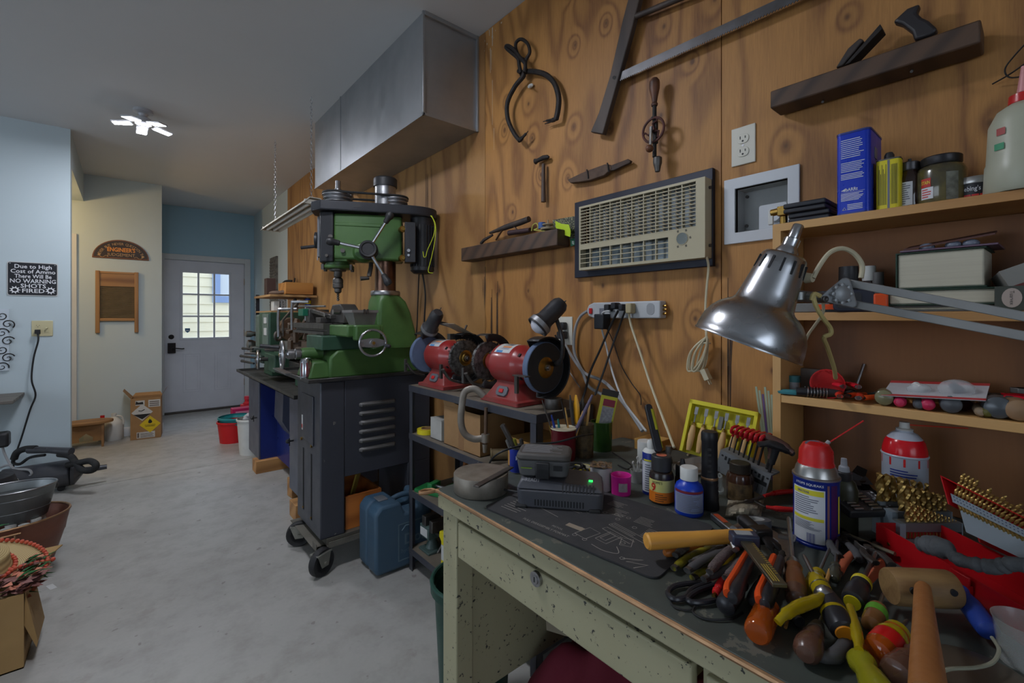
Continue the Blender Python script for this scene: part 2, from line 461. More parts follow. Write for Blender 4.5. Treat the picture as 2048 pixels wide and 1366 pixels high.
def streak(px,y0,y1,w_):
 for s_ in range(int(w_/2)):
  x=px+random.uniform(-w_,w_)*.7;ya=y0+random.uniform(0,.3)*(y1-y0);yb=y1-random.uniform(0,.5)*(y1-y0)
  a,b_=onx(x,ya,WX),onx(x,yb,WX);hw=random.uniform(.002,.006)
  g.add([(WX-.0004-s_*.00001,a.y-hw*.4,a.z),(WX-.0004-s_*.00001,a.y+hw*.4,a.z),(WX-.0004,(a.y+b_.y)/2+hw,(a.z+b_.z)/2),(WX-.0004,b_.y,b_.z),(WX-.0004,(a.y+b_.y)/2-hw,(a.z+b_.z)/2)],[(0,1,2,3,4)])
streak(966,530,640,7);streak(990,540,800,12);streak(1462,500,900,9);streak(858,330,470,8)
g.out('water_stains',stain,wr,kind='stuff')
# left-hand and rear walls
G().box((-5,4.95,0),(-.335,5.07,CZ)).out('wall_left',dry,kind='structure')
G().box((-.455,5.07,2.46),(-.335,6.39,CZ)).out('trim_1',dry,kind='structure')
G().box((-5,6.39,0),(.30,6.51,CZ)).box((.18,6.51,0),(.30,7.45,CZ)).out('wall_middle',dry,kind='structure')
DX0,DX1,DZ=.375,1.290,2.035
G().box((.30,7.45,0),(DX0-.02,7.57,CZ)).box((DX1+.02,7.45,0),(WX,7.57,CZ)).box((DX0-.02,7.45,DZ+.02),(DX1+.02,7.57,CZ)).out('wall_back',dryb,kind='structure')
# the rest of the garage, behind and beside the camera, with window openings
def wall_with_hole(name,ax,pos,a0,a1,h0,h1,z0,z1,m=dry):
 g=G()
 for(p,q,r_,s_)in((a0,h0,0,CZ),(h1,a1,0,CZ),(h0,h1,0,z0),(h0,h1,z1,CZ)):
  if ax=='x':g.box((pos,p,r_),(pos+.12,q,s_))
  else:g.box((p,pos,r_),(q,pos+.12,s_))
 g.out(name,m,kind='structure')
wall_with_hole('wall_far_left','x',-4.45,-3.2,4.95,.5,3.9,.75,2.2)
wall_with_hole('wall_rear','y',-3.2,-5,1.6,-2.9,-.3,.95,2.25)
G().box((-4.45,4.95,0),(-4.33,7.7,CZ)).out('wall_hall',dry,kind='structure')
# door frame, baseboard, threshold
g=G();cw=.072
g.box((DX0-cw,7.432,0),(DX0,7.45,DZ+cw));g.box((DX1,7.432,0),(DX1+cw,7.45,DZ+cw));g.box((DX0,7.432,DZ),(DX1,7.45,DZ+cw))
g.box((DX0-.02,7.45,0),(DX0,7.57,DZ+.02));g.box((DX1,7.45,0),(DX1+.02,7.57,DZ+.02));g.box((DX0,7.45,DZ),(DX1,7.57,DZ+.02))
g.out('trim_2',trimm,kind='structure',bev=.003)
G().box((DX0,7.42,0),(DX1,7.57,.022)).out('trim_3',mat('dark_threshold',(70,66,60),.5),kind='structure')
g=G();bx1=.30
g.prism([(0,0),(.014,0),(.014,.08),(.006,.095),(0,.095)],-.335,bx1+.014,'x')
g.v=[Vector((v.x,6.39-v.y,v.z))for v in g.v]
g.out('baseboard_middle',trimm,kind='structure')
G().box((-.45,6.372,.095),(-.385,6.392,2.12)).box((-.45,6.372,2.05),(-.9,6.392,2.12)).out('trim_4',trimm,kind='structure',bev=.003)
# door
doorm=mat('door_white_paint',(212,214,222),.42,var=.25,vs=3,col2=(166,166,176))
WX0,WX1,WZ0,WZ1=.564,1.108,.99,1.88
y0=7.472
g=G();g.box((DX0+.003,y0,.024),(WX0,y0+.044,DZ-.003));g.box((WX1,y0,.024),(DX1-.003,y0+.044,DZ-.003))
g.box((WX0,y0,.024),(WX1,y0+.044,WZ0));g.box((WX0,y0,WZ1),(WX1,y0+.044,DZ-.003))
door=g.out('door_1',doorm,kind='structure')
g=G();fo=.022
for(a,b_,c_,d_)in((WX0-fo,WX0+.008,WZ0-fo,WZ1+fo),(WX1-.008,WX1+fo,WZ0-fo,WZ1+fo)):g.box((a,y0-.01,c_),(b_,y0,d_))
g.box((WX0,y0-.01,WZ0-fo),(WX1,y0,WZ0+.008));g.box((WX0,y0-.01,WZ1-.008),(WX1,y0,WZ1+fo))
g.out('window_frame',doorm,door,bev=.003)
for i in(1,2):
 x=WX0+(WX1-WX0)*i/3;G().box((x-.011,y0-.006,WZ0),(x+.011,y0+.012,WZ1)).out('muntin',doorm,door,bev=.003)
 z=WZ0+(WZ1-WZ0)*i/3;G().box((WX0,y0-.0055,z-.011),(WX1,y0+.0115,z+.011)).out('muntin',doorm,door,bev=.003)
for i in range(3):
 for j in range(3):
  xa=WX0+(WX1-WX0)*i/3;za=WZ0+(WZ1-WZ0)*j/3
  G().box((xa+.006,y0+.018,za+.006),(xa+.175,y0+.021,za+.29)).out('pane',wglass,door)
for(xa,xb)in((.575,.775),(.93,1.13)):
 g=G()
 for k,(i_,d)in enumerate(((0,.005),(.03,.004))):
  g.pwall([(xa+i_,.27+i_),(xb-i_,.27+i_),(xb-i_,.79-i_),(xa+i_,.79-i_)],
    [(xa+i_+.012,.282+i_),(xb-i_-.012,.282+i_),(xb-i_-.012,.778-i_),(xa+i_+.012,.778-i_)],y0-d,y0+.001,'y')
 g.out('raised_panel',doorm,door,bev=.002)
G().cyl((.449,y0,1.014),(.449,y0-.02,1.014),.032,.028).box((.444,y0-.034,1.0),(.454,y0-.018,1.028)).out('deadbolt',mat('oil_rubbed_bronze',(38,34,34),.35,.6,var=.2),door,bev=.002)
g=G().box((.41,y0-.028,.80),(.495,y0,.935));g.cyl((.465,y0-.02,.862),(.465,y0-.06,.862),.012)
g.tube(sm([(.465,y0-.058,.862),(.50,y0-.062,.865),(.56,y0-.05,.855),(.585,y0-.04,.858)]),.008)
g.out('door_handle',MATS['oil_rubbed_bronze'],door,bev=.004)
for z in(.35,1.05,1.78):G().box((DX1-.004,y0-.006,z-.045),(DX1+.014,y0,z+.045)).cyl((DX1+.004,y0-.008,z-.05),(DX1+.004,y0-.008,z+.05),.006).out('hinge',brass,door)
g=G();p=ony(375,661,y0+.017);g.prism([(p.x-.028,p.z+.03),(p.x+.028,p.z+.03),(p.x+.028,p.z-.005),(p.x,p.z-.032),(p.x-.028,p.z-.005)],y0+.015,y0+.017,'y')
st_=g.out('security_sticker',mat('sticker_blue',(60,110,150),.5,var=.1),door)
G().box((p.x-.02,y0+.0145,p.z-.006),(p.x+.02,y0+.015,p.z+.008)).out('sticker_band',paper,st_)
# outdoors, seen through the door window: neighbouring house with lap siding
sid=mat('cream_siding',(240,228,196),.6,var=.05)
ns=G().box((-4,10.1,-.4),(6,10.3,4.5)).out('neighbour_house',sid)
tag(ns,'cream lap-sided house wall seen through the door window','house')
for k in range(26):
 z=-.3+k*.165
 G().hex8([(-4,10.075,z),(6,10.075,z),(6,10.1,z),(-4,10.1,z),(-4,10.094,z+.163),(6,10.094,z+.163),(6,10.1,z+.163),(-4,10.1,z+.163)]).out('siding_board',sid,ns)
wf=G().pwall([(1.22,1.55),(2.3,1.55),(2.3,3.1),(1.22,3.1)],[(1.34,1.67),(2.2,1.67),(2.2,2.98),(1.34,2.98)],10.03,10.10,'y').out('window_frame',mat('blue_window_trim',(128,150,190),.6,var=0),ns)
G().box((1.34,10.06,1.67),(2.2,10.07,2.98)).out('pane',mat('far_window_glass',(200,205,210),.15,var=0),wf)
G().box((-6,7.6,-.15),(8,14,-.05)).out('floor_outside',mat('outdoor_concrete',(170,168,160),.8),kind='structure')
# ------------------------------------------------------------------ ceiling light fixtures
glow=mat('led_panel_glow',(240,244,255),.5,var=0,emit=PANEL_EMIT)
almt=mat('white_metal',(190,190,194),.4,.3,var=.1)
def led_fixture(x,y,label,rot):
 t=thing('ceiling_light',label,'light',T(x,y,CZ)@RZ(rot),group=None)
 G().lathe([(.055,0),(.058,-.02),(.03,-.03),(.02,-.05)],24).out('canopy',almt,t)
 G().lathe([(.02,-.045),(.045,-.06),(.048,-.10),(.03,-.115),(.0,-.118)],24).cyl((0,0,-.11),(.0,0,-.15),.006).out('hub',almt,t)
 for k in range(5):
  a=72*k;M=RZ(a)@T(.064,0,-.10)@RY(7)
  p=G().at(M).box((0,-.034,-.006),(.112,.034,.006)).out('led_panel',almt,t,bev=.004)
  G().at(M).box((.008,-.027,-.0075),(.104,.027,-.0062)).out('diffuser',glow,p)
fx=at(285,250,3.23)
led_fixture(.09,4.16,'glowing five-panel LED ceiling light above the garage floor',20)
led_fixture(.15,1.60,'five-panel LED ceiling light above the workbench',50)
# ------------------------------------------------------------------ galvanised air duct under the ceiling
galv=mat('galvanised_sheet',(176,178,180),.38,.8,var=.35,vs=3.5,col2=(120,126,132),bump=.03,bs=12)
dt=thing('air_duct','large rectangular galvanised sheet-metal duct under the ceiling beside the plywood wall','air duct',(1.09,1.94,2.25))
G().box((1.09,1.945,2.25),(WX,3.60,CZ)).out('duct_body',galv,dt,world=True,bev=.003)
g=G()
g.box((1.083,1.938,2.243),(WX,1.948,2.255));g.box((1.083,1.938,2.243),(1.094,1.948,CZ));g.box((WX-.012,1.93,2.243),(WX,1.948,CZ))
g.out('end_flange',galv,dt,world=True,bev=.001)
G().box((1.086,1.95,2.243),(1.094,3.6,2.251)).out('lower_seam',galv,dt,world=True)
G().box((1.09,1.932,CZ-.02),(WX,1.945,CZ)).out('top_flange',galv,dt,world=True,bev=.002)
for yy in(3.05,):G().box((1.086,yy,2.246),(1.0905,yy+.012,CZ)).out('drive_cleat',galv,dt,world=True)
# ------------------------------------------------------------------ hanging fluorescent light
a=ony(540,463,4.30);LX=a.x;LZ=a.z
wl=mat('aged_white_enamel',(206,200,186),.45,var=.3,vs=8)
ft=thing('fluorescent_light','white shop light hanging on two chains behind the milling machine','light',(LX,4.3,LZ))
g=G();prof=[(-.075,0),(-.035,.045),(.035,.045),(.075,0),(.07,0),(.032,.04),(-.032,.04),(-.07,0)]
g.prism([(LX+p[0],LZ+p[1])for p in prof],3.08,4.30,'y');g.out('reflector',wl,ft,world=True)
for s_ in(-1,1):G().cyl((LX+s_*.025,3.12,LZ+.012),(LX+s_*.025,4.26,LZ+.012),.0125,seg=12).out('tube',mat('tube_glass',(225,225,220),.3,var=.1),ft,world=True)
for yy in(3.10,4.28):G().box((LX-.06,yy-.012,LZ+.002),(LX+.06,yy+.012,LZ+.03)).out('end_plate',wl,ft,world=True)
for yy in(4.12,3.16):
 g=G();z=LZ+.045;k=0
 while z<CZ-.01:
  g.M=T(LX,yy,z)@RZ(90*(k%2));g.ring(.0075,.0016,(0,0,0),'x',8,4,ry=.013);z+=.021;k+=1
 g.out('chain',steel,ft,world=True,kind='stuff')
# ------------------------------------------------------------------ on the left wall
yw=4.95
pa,pb=ony(14,522,yw),ony(116,593,yw)
sg=thing('wall_sign','black metal warning sign with white lettering on the left wall','sign',(pa.x,yw,pb.z))
W_,H_=pb.x-pa.x,pa.z-pb.z;cx,cz=(pa.x+pb.x)/2,(pa.z+pb.z)/2
G().prism(rrect(W_,H_,.014,4,cx,cz),yw-.004,yw,'y').out('rim',paper,sg,world=True)
G().prism(rrect(W_-.01,H_-.012,.012,4,cx,cz),yw-.005,yw-.0041,'y').out('plate',mat('sign_black',(24,24,30),.4,var=.1),sg,world=True)
wt=mat('sign_white',(225,225,228),.5,var=0)
FM=Matrix(((1,0,0),(0,0,-1),(0,1,0))).to_4x4() # XY plane -> XZ plane facing -Y
g=G();rows=['Due to High','Cost of Ammo','There Will Be','NO WARNING','SHOTS','FIRED'];szs=[.040]*3+[.042]*3;sxs=[.73,.88,.73,.90,.50,.44]
for i,(r_,s_)in enumerate(zip(rows,szs)):
 g.text(r_,s_,T(cx+.002,yw-.0055,cz+H_/2-.035-i*(H_-.05)/5.6)@FM,width=sxs[i]*W_,bold=.012)
for s_ in(-1,1):
 q=T(cx+s_*W_*.35,yw-.0055,cz-H_*.33)@FM
 g.M=q;g.pwall(circ(.019,14),circ(.012,14),0,.0005)
 for k in range(9):
  a=40*k;g.M=q@RZ(a);g.add([(.018,-.005,0),(.031,-.001,0),(.018,.004,0)],[(0,1,2)])
 g.M=Matrix()
g.out('lettering',wt,sg,world=True)
for(sx_,sz_)in((-1,1),(1,1)):G().cyl((cx+sx_*(W_/2-.016),yw-.008,cz+sz_*(H_/2-.014)),(cx+sx_*(W_/2-.016),yw-.005,cz+sz_*(H_/2-.014)),.004,seg=8).out('screw',steel,sg,world=True)
almond=mat('almond_plastic',(200,190,150),.4,var=.1)
pa,pb=ony(63,641.5,yw),ony(106,672,yw);cx,cz=(pa.x+pb.x)/2,(pa.z+pb.z)/2;W_,H_=pb.x-pa.x,pa.z-pb.z
ot=thing('wall_outlet','almond two-gang plate with outlet and dimmer on the left wall, black cord plugged in','outlet',(cx,yw,cz))
G().box((cx-W_/2,yw-.006,cz-H_/2),(cx+W_/2,yw,cz+H_/2)).out('cover_plate',almond,ot,world=True,bev=.003)
def receptacle(par,cx,cz,yy):
 o=G().prism(rrect(.032,.026,.010,4,cx,cz),yy-.002,yy,'y').out('receptacle',par_m,par,world=True)
 g=G();g.box((cx-.008,yy-.0026,cz-.001),(cx-.006,yy-.002,cz+.007));g.box((cx+.006,yy-.0026,cz-.001),(cx+.008,yy-.002,cz+.006));g.cyl((cx,yy-.0026,cz-.007),(cx,yy-.002,cz-.007),.0025,seg=8)
 g.out('slots',ink,o,world=True)
par_m=almond
receptacle(ot,cx-W_*.2,cz+.02,yw-.006);receptacle(ot,cx-W_*.2,cz-.02,yw-.006)
G().box((cx+W_*.12,yw-.008,cz-.03),(cx+W_*.32,yw-.006,cz+.03)).cyl((cx+W_*.2,yw-.02,cz+.004),(cx+W_*.24,yw-.008,cz),.005,seg=8).out('toggle',almond,ot,world=True)
px_=cx-W_*.2
g=G().box((px_-.014,yw-.04,cz-.04),(px_+.014,yw-.008,cz-.008))
path=[(px_,yw-.03,cz-.035),(px_+.005,yw-.04,cz-.09),(px_-.02,yw-.03,cz-.22),(px_-.03,yw-.035,cz-.38),(px_-.01,yw-.03,cz-.50)]
for(x,y)in((60,820),(44,872),(32,908)):path.append(tuple(ony(x,y,yw-.05)))
path.append((path[-1][0]-.04,yw-.12,.03));path.append((path[-1][0]-.1,yw-.3,.012))
tag(g.tube(sm(path),.0055).out('cord',cordb),'thick black power cord hanging from the outlet on the left wall','cord')
# black scroll ornament board at the left edge, small shelf with cloth below it
pa,pb=ony(0,618,yw-.01),ony(18,741,yw-.01)
t=thing('scrollwork_panel','white panel with black scroll ornament at the left edge of the wall','wall panel',(pa.x,yw,pb.z))
G().box((pa.x-.45,yw-.012,pb.z),(pb.x,yw,pa.z)).out('board',mat('panel_white',(196,206,214),.6,var=.1),t,world=True)
g=G();zz=pb.z+.03;k=0
while zz<pa.z-.02:
 for j in range(5):
  xx=pb.x-.035-j*.085+(.03 if k%2 else 0);a0=random.uniform(0,360);pts=[]
  for q in range(22):
   aa=R(a0+q*24);rr=.036*(1-q/24);pts.append((xx+rr*cos(aa),yw-.0125,zz+rr*sin(aa)))
  g.tube(pts,[.0045*(1-.6*q/22)for q in range(22)],5,flat=1)
 zz+=.062;k+=1
g.out('scrollwork',ink,t,world=True)
a=ony(29,799,4.55)
wsd=woodmat('grey_weathered_board',(110,104,96),(70,64,58),'x',60)
t=thing('small_shelf','weathered board shelf end below the scrollwork panel at the left edge','shelf',(a.x,4.6,a.z))
G().box((a.x-.6,4.5,a.z-.022),(a.x,4.95,a.z)).out('shelf_board',wsd,t,world=True,bev=.003)
G().box((a.x-.5,4.91,a.z-.14),(a.x-.46,4.95,a.z-.022)).out('bracket',wsd,t,world=True)
clo=mat('cream_knit_cloth',(196,188,150),.85,var=.4,vs=40,bump=.5,bs=200)
g=G();q=onz(0,800,a.z)
def fc(u,v):
 return(a.x-.5+u*.36,4.56-.065*sin(v*pi*.5)-.006*sin(u*19),a.z+.03+.05*cos(v*pi)*(v<.5)-max(0,v-.5)*.34*1+.01*sin(u*13))
g.grid(16,12,fc);o=g.out('folded_cloth',clo);tag(o,'cream knitted cloth draped over the small shelf at the left edge','cloth')
o.modifiers.new('s','SOLIDIFY').thickness=.01
# ------------------------------------------------------------------ on the middle wall: washboard and sign
yw=6.39
oak=woodmat('golden_oak',(168,124,72),(120,80,42),'z',60,.5)
oakx=woodmat('golden_oak_crosswise',(168,124,72),(120,80,42),'x',60,.5)
P=lambda x,y,d=0:ony(x,y,yw-d)
z1=P(190,541).z;z0=P(192,666).z;x0=P(191,600).x;x1=P(277,600).x
wb=thing('washboard','antique wooden washboard with ribbed metal face hanging on the wall','washboard',((x0+x1)/2,yw,z0))
for s_,xx in((0,x0),(1,x1-.034)):G().box((xx,yw-.03,z0),(xx+.034,yw,z1)).out('leg',oak,wb,world=True,bev=.003)
zt=P(200,572).z;zl=P(200,641).z
G().box((x0+.034,yw-.026,z1-.025),(x1-.034,yw-.002,z1-.004)).out('top_rail',oakx,wb,world=True,bev=.003)
G().box((x0+.034,yw-.020,zt),(x1-.034,yw-.006,z1-.025)).out('soap_board',oakx,wb,world=True)
G().box((x0+.034,yw-.027,zl-.005),(x1-.034,yw-.002,zl+.024)).out('bottom_rail',oakx,wb,world=True,bev=.003)
g=G();n=30
pr=[]
for k in range(n*4+1):pr.append((yw-.013-.004*sin(k*pi/2),zl+.02+(zt-zl-.02)*k/(n*4)))
for k in range(len(pr)-1):
 (ya,za),(yb,zb)=pr[k],pr[k+1]
 g.add([(x0+.03,ya,za),(x1-.03,ya,za),(x1-.03,yb,zb),(x0+.03,yb,zb)],[(0,1,2,3)])
g.out('ribbed_metal',mat('tarnished_zinc',(146,130,106),.5,.4,var=.4,vs=12,col2=(104,90,72)),wb,world=True,flip=False)
xa,xb,zb,zt=P(184,514).x,P(298,514).x,P(240,518).z,P(240,480).z
sg=thing('arched_sign','arched brown wooden plaque with engineer lettering above the washboard','sign',((xa+xb)/2,yw,zb))
cx=(xa+xb)/2;rw=(xb-xa)/2;rh=zt-zb
def arch(i):return[(cx+(rw-i)*cos(R(a)),zb+i+(rh-2*i)*sin(R(a)))for a in range(0,181,9)]
G().prism(arch(0),yw-.012,yw,'y').out('rim',mat('sign_brown_rim',(120,74,44),.5),sg,world=True,bev=.002)
G().prism(arch(.012),yw-.014,yw-.0121,'y').out('plaque',mat('sign_dark_brown',(52,40,34),.5),sg,world=True)
gold=mat('sign_gold',(214,136,40),.5,var=0);tan=mat('sign_tan',(176,140,92),.5,var=0)
G().text("ENGINEER'S",.060,T(cx,yw-.0146,zb+rh*.46)@FM,bold=.03,width=rw*.98).out('gold_lettering',gold,sg,world=True)
g=G();g.text('JUDGEMENT',.046,T(cx,yw-.0146,zb+rh*.2)@FM,width=rw*.98)
st_='NEVER BUT NEVER QUESTION THE'
for i,ch in enumerate(st_):
 a=168-i*(156/(len(st_)-1));ex,ez=(rw-.05)*cos(R(a)),(rh-.045)*sin(R(a))
 tilt=math.degrees(math.atan2(-(rh-.045)*cos(R(a)),(rw-.05)*sin(R(a))))*-1
 g.text(ch,.036,T(cx+ex,yw-.0146,zb+ez)@FM@RZ(-tilt if 0 else math.degrees(math.atan2(-(rh-.045)*cos(R(a)),(rw-.05)*sin(R(a))))),sx=.9)
for s_ in(-1,1):
 g.M=T(cx+s_*rw*.76,yw-.0146,zb+rh*.18)@FM;g.prism(circ(.010,10),0,.0003)
 g.tube([(-s_*.07+s_*q*.01,-.018+.01*sin(q),0)for q in range(9)],.0025,5);g.M=Matrix()
g.out('tan_lettering',tan,sg,world=True)
# ================================================================== MILLING MACHINE STAND (black cabinet on a wheeled base)
cab=mat('black_cabinet_enamel',(64,66,74),.34,.1,var=.35,vs=4,col2=(50,50,56),chips=((130,126,118),.735,22))
X0,X1,Y0,Y1=.738,1.36,2.35,2.75
st=thing('machine_stand','black sheet-metal machine cabinet with louvred side on a wheeled base','machine stand',(X0,Y0,.155))
G().box((X0,Y0,.155),(.86,Y1,.945)).out('pedestal',cab,st,world=True,bev=.006)
G().box((.861,Y0+.003,.446),(X1,Y1-.003,.945)).out('side_panel',cab,st,world=True,bev=.003)
G().box((1.22,Y0+.003,.155),(X1,Y1-.003,.446)).out('rear_pedestal',cab,st,world=True,bev=.003)
def px_on_x(px,py,X):p=onx(px,py,X);return p.y,p.z
ya,za=px_on_x(628,794,X0);yb,zb=px_on_x(605,878,X0)
ac=G().prism([(ya,za),(yb,za+.0),(yb,zb+.02),(ya,zb-.0)],X0-.006,X0,'x').out('access_door',cab,st,world=True,bev=.004)
G().box((X0-.008,yb-.03,za-.12),(X0-.0055,yb-.012,za-.20)).out('label_plate',paper,ac,world=True)
G().box((X0-.0085,yb-.028,za-.17),(X0-.008,yb-.014,za-.19)).out('label_band',redg,ac,world=True)
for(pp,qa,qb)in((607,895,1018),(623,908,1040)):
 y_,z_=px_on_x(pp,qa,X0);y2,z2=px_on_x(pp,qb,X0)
 G().box((X0-.0015,y_-.009,z2),(X0+.001,y_+.009,z_)).out('slot',mat('slot_shade_black',(12,12,13),.8,var=0),st,world=True,bev=.0007)  # near-black strip: the shade inside the slot is put in as colour
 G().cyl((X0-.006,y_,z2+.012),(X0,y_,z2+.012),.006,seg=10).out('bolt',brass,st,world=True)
for(pp,qq)in((624,892),(604,877)):
 y_,z_=px_on_x(pp,qq,X0);G().cyl((X0-.008,y_,z_),(X0,y_,z_),.008,seg=10).out('bolt',brass,st,world=True)
for(ly,ry,xx)in((811,803,0),(829,820,0),(847,838,0),(865,855,0),(883,872,0),(901,889,0)):
 a=ony(718,ly,Y0+.003);b=ony(791,ry-2,Y0+.003);z=(a.z+b.z)/2
 g=G();n=6
 prof=[(0,.014),(-.012,.008),(-.016,0),(-.014,-.008),(0,-.010)]
 g.v=[];L=[(a.x,0),(a.x+.012,1),(b.x-.012,1),(b.x,0)]
 vs=[];fs=[]
 for(xx_,s_)in L:
  for(dy,dz)in prof:vs.append((xx_,Y0+.003+dy*(s_ if s_ else .05),z+dz*(1 if s_ else .6)))
 for i in range(3):
  for j in range(4):fs.append((i*5+j,(i+1)*5+j,(i+1)*5+j+1,i*5+j+1))
 g.add(vs,fs);g.out('louver',mat('worn_black_enamel',(88,86,84),.4,.2,var=.5,vs=10,col2=(50,50,54)),st,world=True)
# wheeled base
wheelm=mat('black_rubber_tyre',(34,34,36),.6,var=.3,vs=20,col2=(64,62,58))
basem=mat('dusty_grey_steel',(118,114,104),.55,.4,var=.5,vs=10,col2=(80,74,66))
g=G();g.box((X0-.03,Y0-.03,.118),(X1,Y0+.015,.122));g.box((X0-.03,Y0-.03,.118),(X0-.026,Y0+.03,.155));g.box((X0+.03,Y0-.034,.122),(X0+.25,Y0-.03,.15))
g.box((X0-.03,Y0-.03,.118),(X0+.03,Y1+.03,.122));g.box((X0+.03,Y0,.122),(X1,Y1,.155));g.box((.78,Y0+.35,.05),(.86,Y1-.01,.118))
g.out('base_frame',basem,st,world=True,bev=.001)
def caster(par,x,y,rot):
 M=T(x,y,0)@RZ(rot)
 c=G().at(M)
 for s_ in(-1,1):c.prism([(-.02,.05),(.02,.05),(.035,.116),(-.045,.116)],s_*.026-.0015,s_*.026+.0015,'y')
 c.box((-.045,-.03,.112),(.04,.03,.117));c.cyl((0,-.034,.0675),(0,.034,.0675),.008,seg=10)
 cc=c.out('caster',mat('galvanised_fork',(150,148,138),.45,.6,var=.5,vs=15),par,world=True)
 G().at(M@T(0,0,.0675)).lathe([(.045,-.016),(.062,-.019),(.0672,-.012),(.0672,.012),(.062,.019),(.045,.016),(.03,.012),(.03,-.012),(.045,-.016)],28,ax='y').lathe([(.0,-.014),(.03,-.013),(.03,.013),(0,.014)],20,ax='y').out('wheel',wheelm,cc,world=True)
caster(st,.732,2.315,25);caster(st,.735,2.70,-20);caster(st,1.28,2.34,0)
# open drawer box and things kept in the stand
ow=woodmat('orange_plywood',(206,124,56),(150,84,34),'x',50,.5,blot=((120,70,34),(20,6),.62))
a=ony(693,1010,2.38);b=ony(753,1000,2.38)
t=thing('wooden_crate','orange plywood tray of odds and ends in the opening of the black cabinet','crate',(a.x,2.38,.157))
bx0,bx1,by0,by1=.875,1.06,2.38,2.66
G().box((bx0,by0,.157),(bx1,by0+.012,.33)).out('front_panel',ow,t,world=True)
G().box((bx0,by1-.012,.157),(bx1,by1,.36)).out('rear_panel',ow,t,world=True)
G().box((bx1,by0,.157),(bx1+.012,by1,.33)).out('side_panel',ow,t,world=True)
G().box((bx0,by0+.012,.157),(bx1,by1-.012,.167)).out('bottom',ow,t,world=True)
gl=mat('dirty_work_glove',(120,104,76),.85,var=.6,vs=30,bump=.5,bs=120)
g=G();g.sph((.96,2.5,.24),.05,12,(1.2,1,1));g.tube(sm([(.92,2.46,.26),(.95,2.43,.30),(.99,2.44,.29)]),.016)
tag(g.out('wadded_cloth',gl),'wadded dark cloth lying in the orange plywood tray','cloth')
tag(G().at(frame((.96,2.56,.2),(1.0,2.52,.40))).box((0,-.03,-.004),(.20,.03,.004)).out('yellow_board',mat('yellow_painted_wood',(196,168,74),.6)),'short yellow board standing in the orange plywood tray','board')
# ================================================================== MILLING MACHINE
ml=thing('milling_machine','green floor-stand mill drill with black belt pan, three-spoke feed handle and handwheels','milling machine',(1.128,2.45,.952))
tray=mat('black_tray',(44,44,46),.4,.3,var=.5,vs=8,col2=(90,86,78))
g=G();tx0,tx1,ty0,ty1=.675,1.37,2.33,3.0
g.box((tx0,ty0,.946),(tx1,ty1,.950));g.pwall([(tx0,ty0),(tx1,ty0),(tx1,ty1),(tx0,ty1)],[(tx0+.012,ty0+.012),(tx1-.012,ty0+.012),(tx1-.012,ty1-.012),(tx0+.012,ty1-.012)],.946,.966)
tr=g.out('chip_tray',tray);tag(tr,'black sheet-metal chip tray between cabinet and green mill','tray')
tr.modifiers.new('b','BEVEL').width=.003
g=G();g.prism([(.80,.952),(1.33,.952),(1.33,1.10),(1.26,1.115),(.84,1.10),(.80,1.06)],2.40,2.68,'y')
g.out('base',green,ml,world=True,bev=.012)
p=[(.70,2.42,.952),(.84,2.42,.952),(.84,2.64,.952),(.70,2.64,.952),(.725,2.44,1.045),(.83,2.44,1.045),(.83,2.62,1.045),(.725,2.62,1.045)]
G().hex8(p).out('foot',green,ml,world=True,bev=.012)
g=G() # column tower
def loft(g,secs):
 n=len(secs[0]);vs=[q for s_ in secs for q in s_];fs=[tuple(range(n))[::-1],tuple(range((len(secs)-1)*n,len(secs)*n))]
 for i in range(len(secs)-1):
  for k in range(n):fs.append((i*n+k,i*n+(k+1)%n,(i+1)*n+(k+1)%n,(i+1)*n+k))
 g.add(vs,fs)
cxm,cym=1.128,2.45
secs=[]
for(z,hx0,hx1,hy0,hy1,r_)in((1.10,.11,.17,.085,.12,.02),(1.13,.105,.165,.085,.115,.02),(1.20,.08,.15,.082,.105,.02),(1.30,.076,.125,.078,.09,.025),(1.36,.075,.10,.075,.08,.03),(1.398,.073,.075,.073,.073,.07)):
 c0=((hx1-hx0)/2,(hy1-hy0)/2)
 secs.append([(cxm+q[0],cym+q[1],z)for q in rrect(hx0+hx1,hy0+hy1,min(r_,(hx0+hx1)/2.01),5,c0[0],c0[1])])
loft(g,secs);g.out('column_base',green,ml,world=True)
G().lathe([(.08,1.395),(.082,1.40),(.082,1.415),(.079,1.42)],32,(cxm,cym,0)).out('column_flange',steel,ml,world=True)
colm=mat('oily_ground_column',(120,92,76),.3,.9,var=.7,vs=6,col2=(70,40,30))
G().cyl((cxm,cym,1.42),(cxm,cym,2.035),.058,seg=32).out('column',colm,ml,world=True)
G().cyl((cxm,cym,1.88),(cxm,cym,2.03),.0585,seg=32).out('column_sleeve',steel,ml,world=True)
G().lathe([(.0,2.062),(.06,2.062),(.066,2.055),(.066,2.012),(.06,2.012)],32,(cxm,cym,0)).out('column_cap',black,ml,world=True)
HM=Matrix(((-.902,-.431,0,cxm),(.431,-.902,0,cym),(0,0,1,0),(0,0,0,1)))
def onpl(px,py,yl):
 """where the pixel's ray meets the plane local y = yl of the mill head, in head coordinates"""
 I=HM.inverted();o=I@CAM;d=(I.to_3x3()@ray(px,py));t=(yl-o.y)/d.y;return o+d*t
g=G().at(HM)
body=[(.267,-.085),(.267,.085),(.10,.09),(0,.092),(-.09,.075),(-.10,-.075),(0,-.092),(.10,-.09)]
g.prism(body,1.585,1.835,poly2=[(x*1.0,y*.97)for x,y in body]);g.out('head_casting',green,ml,world=True,bev=.012,seg=3)
G().at(HM).prism([(.262,-.075),(.262,.0865),(.02,.0945),(.02,-.09)],1.765,1.785).out('casting_rib',green,ml,world=True,bev=.004)
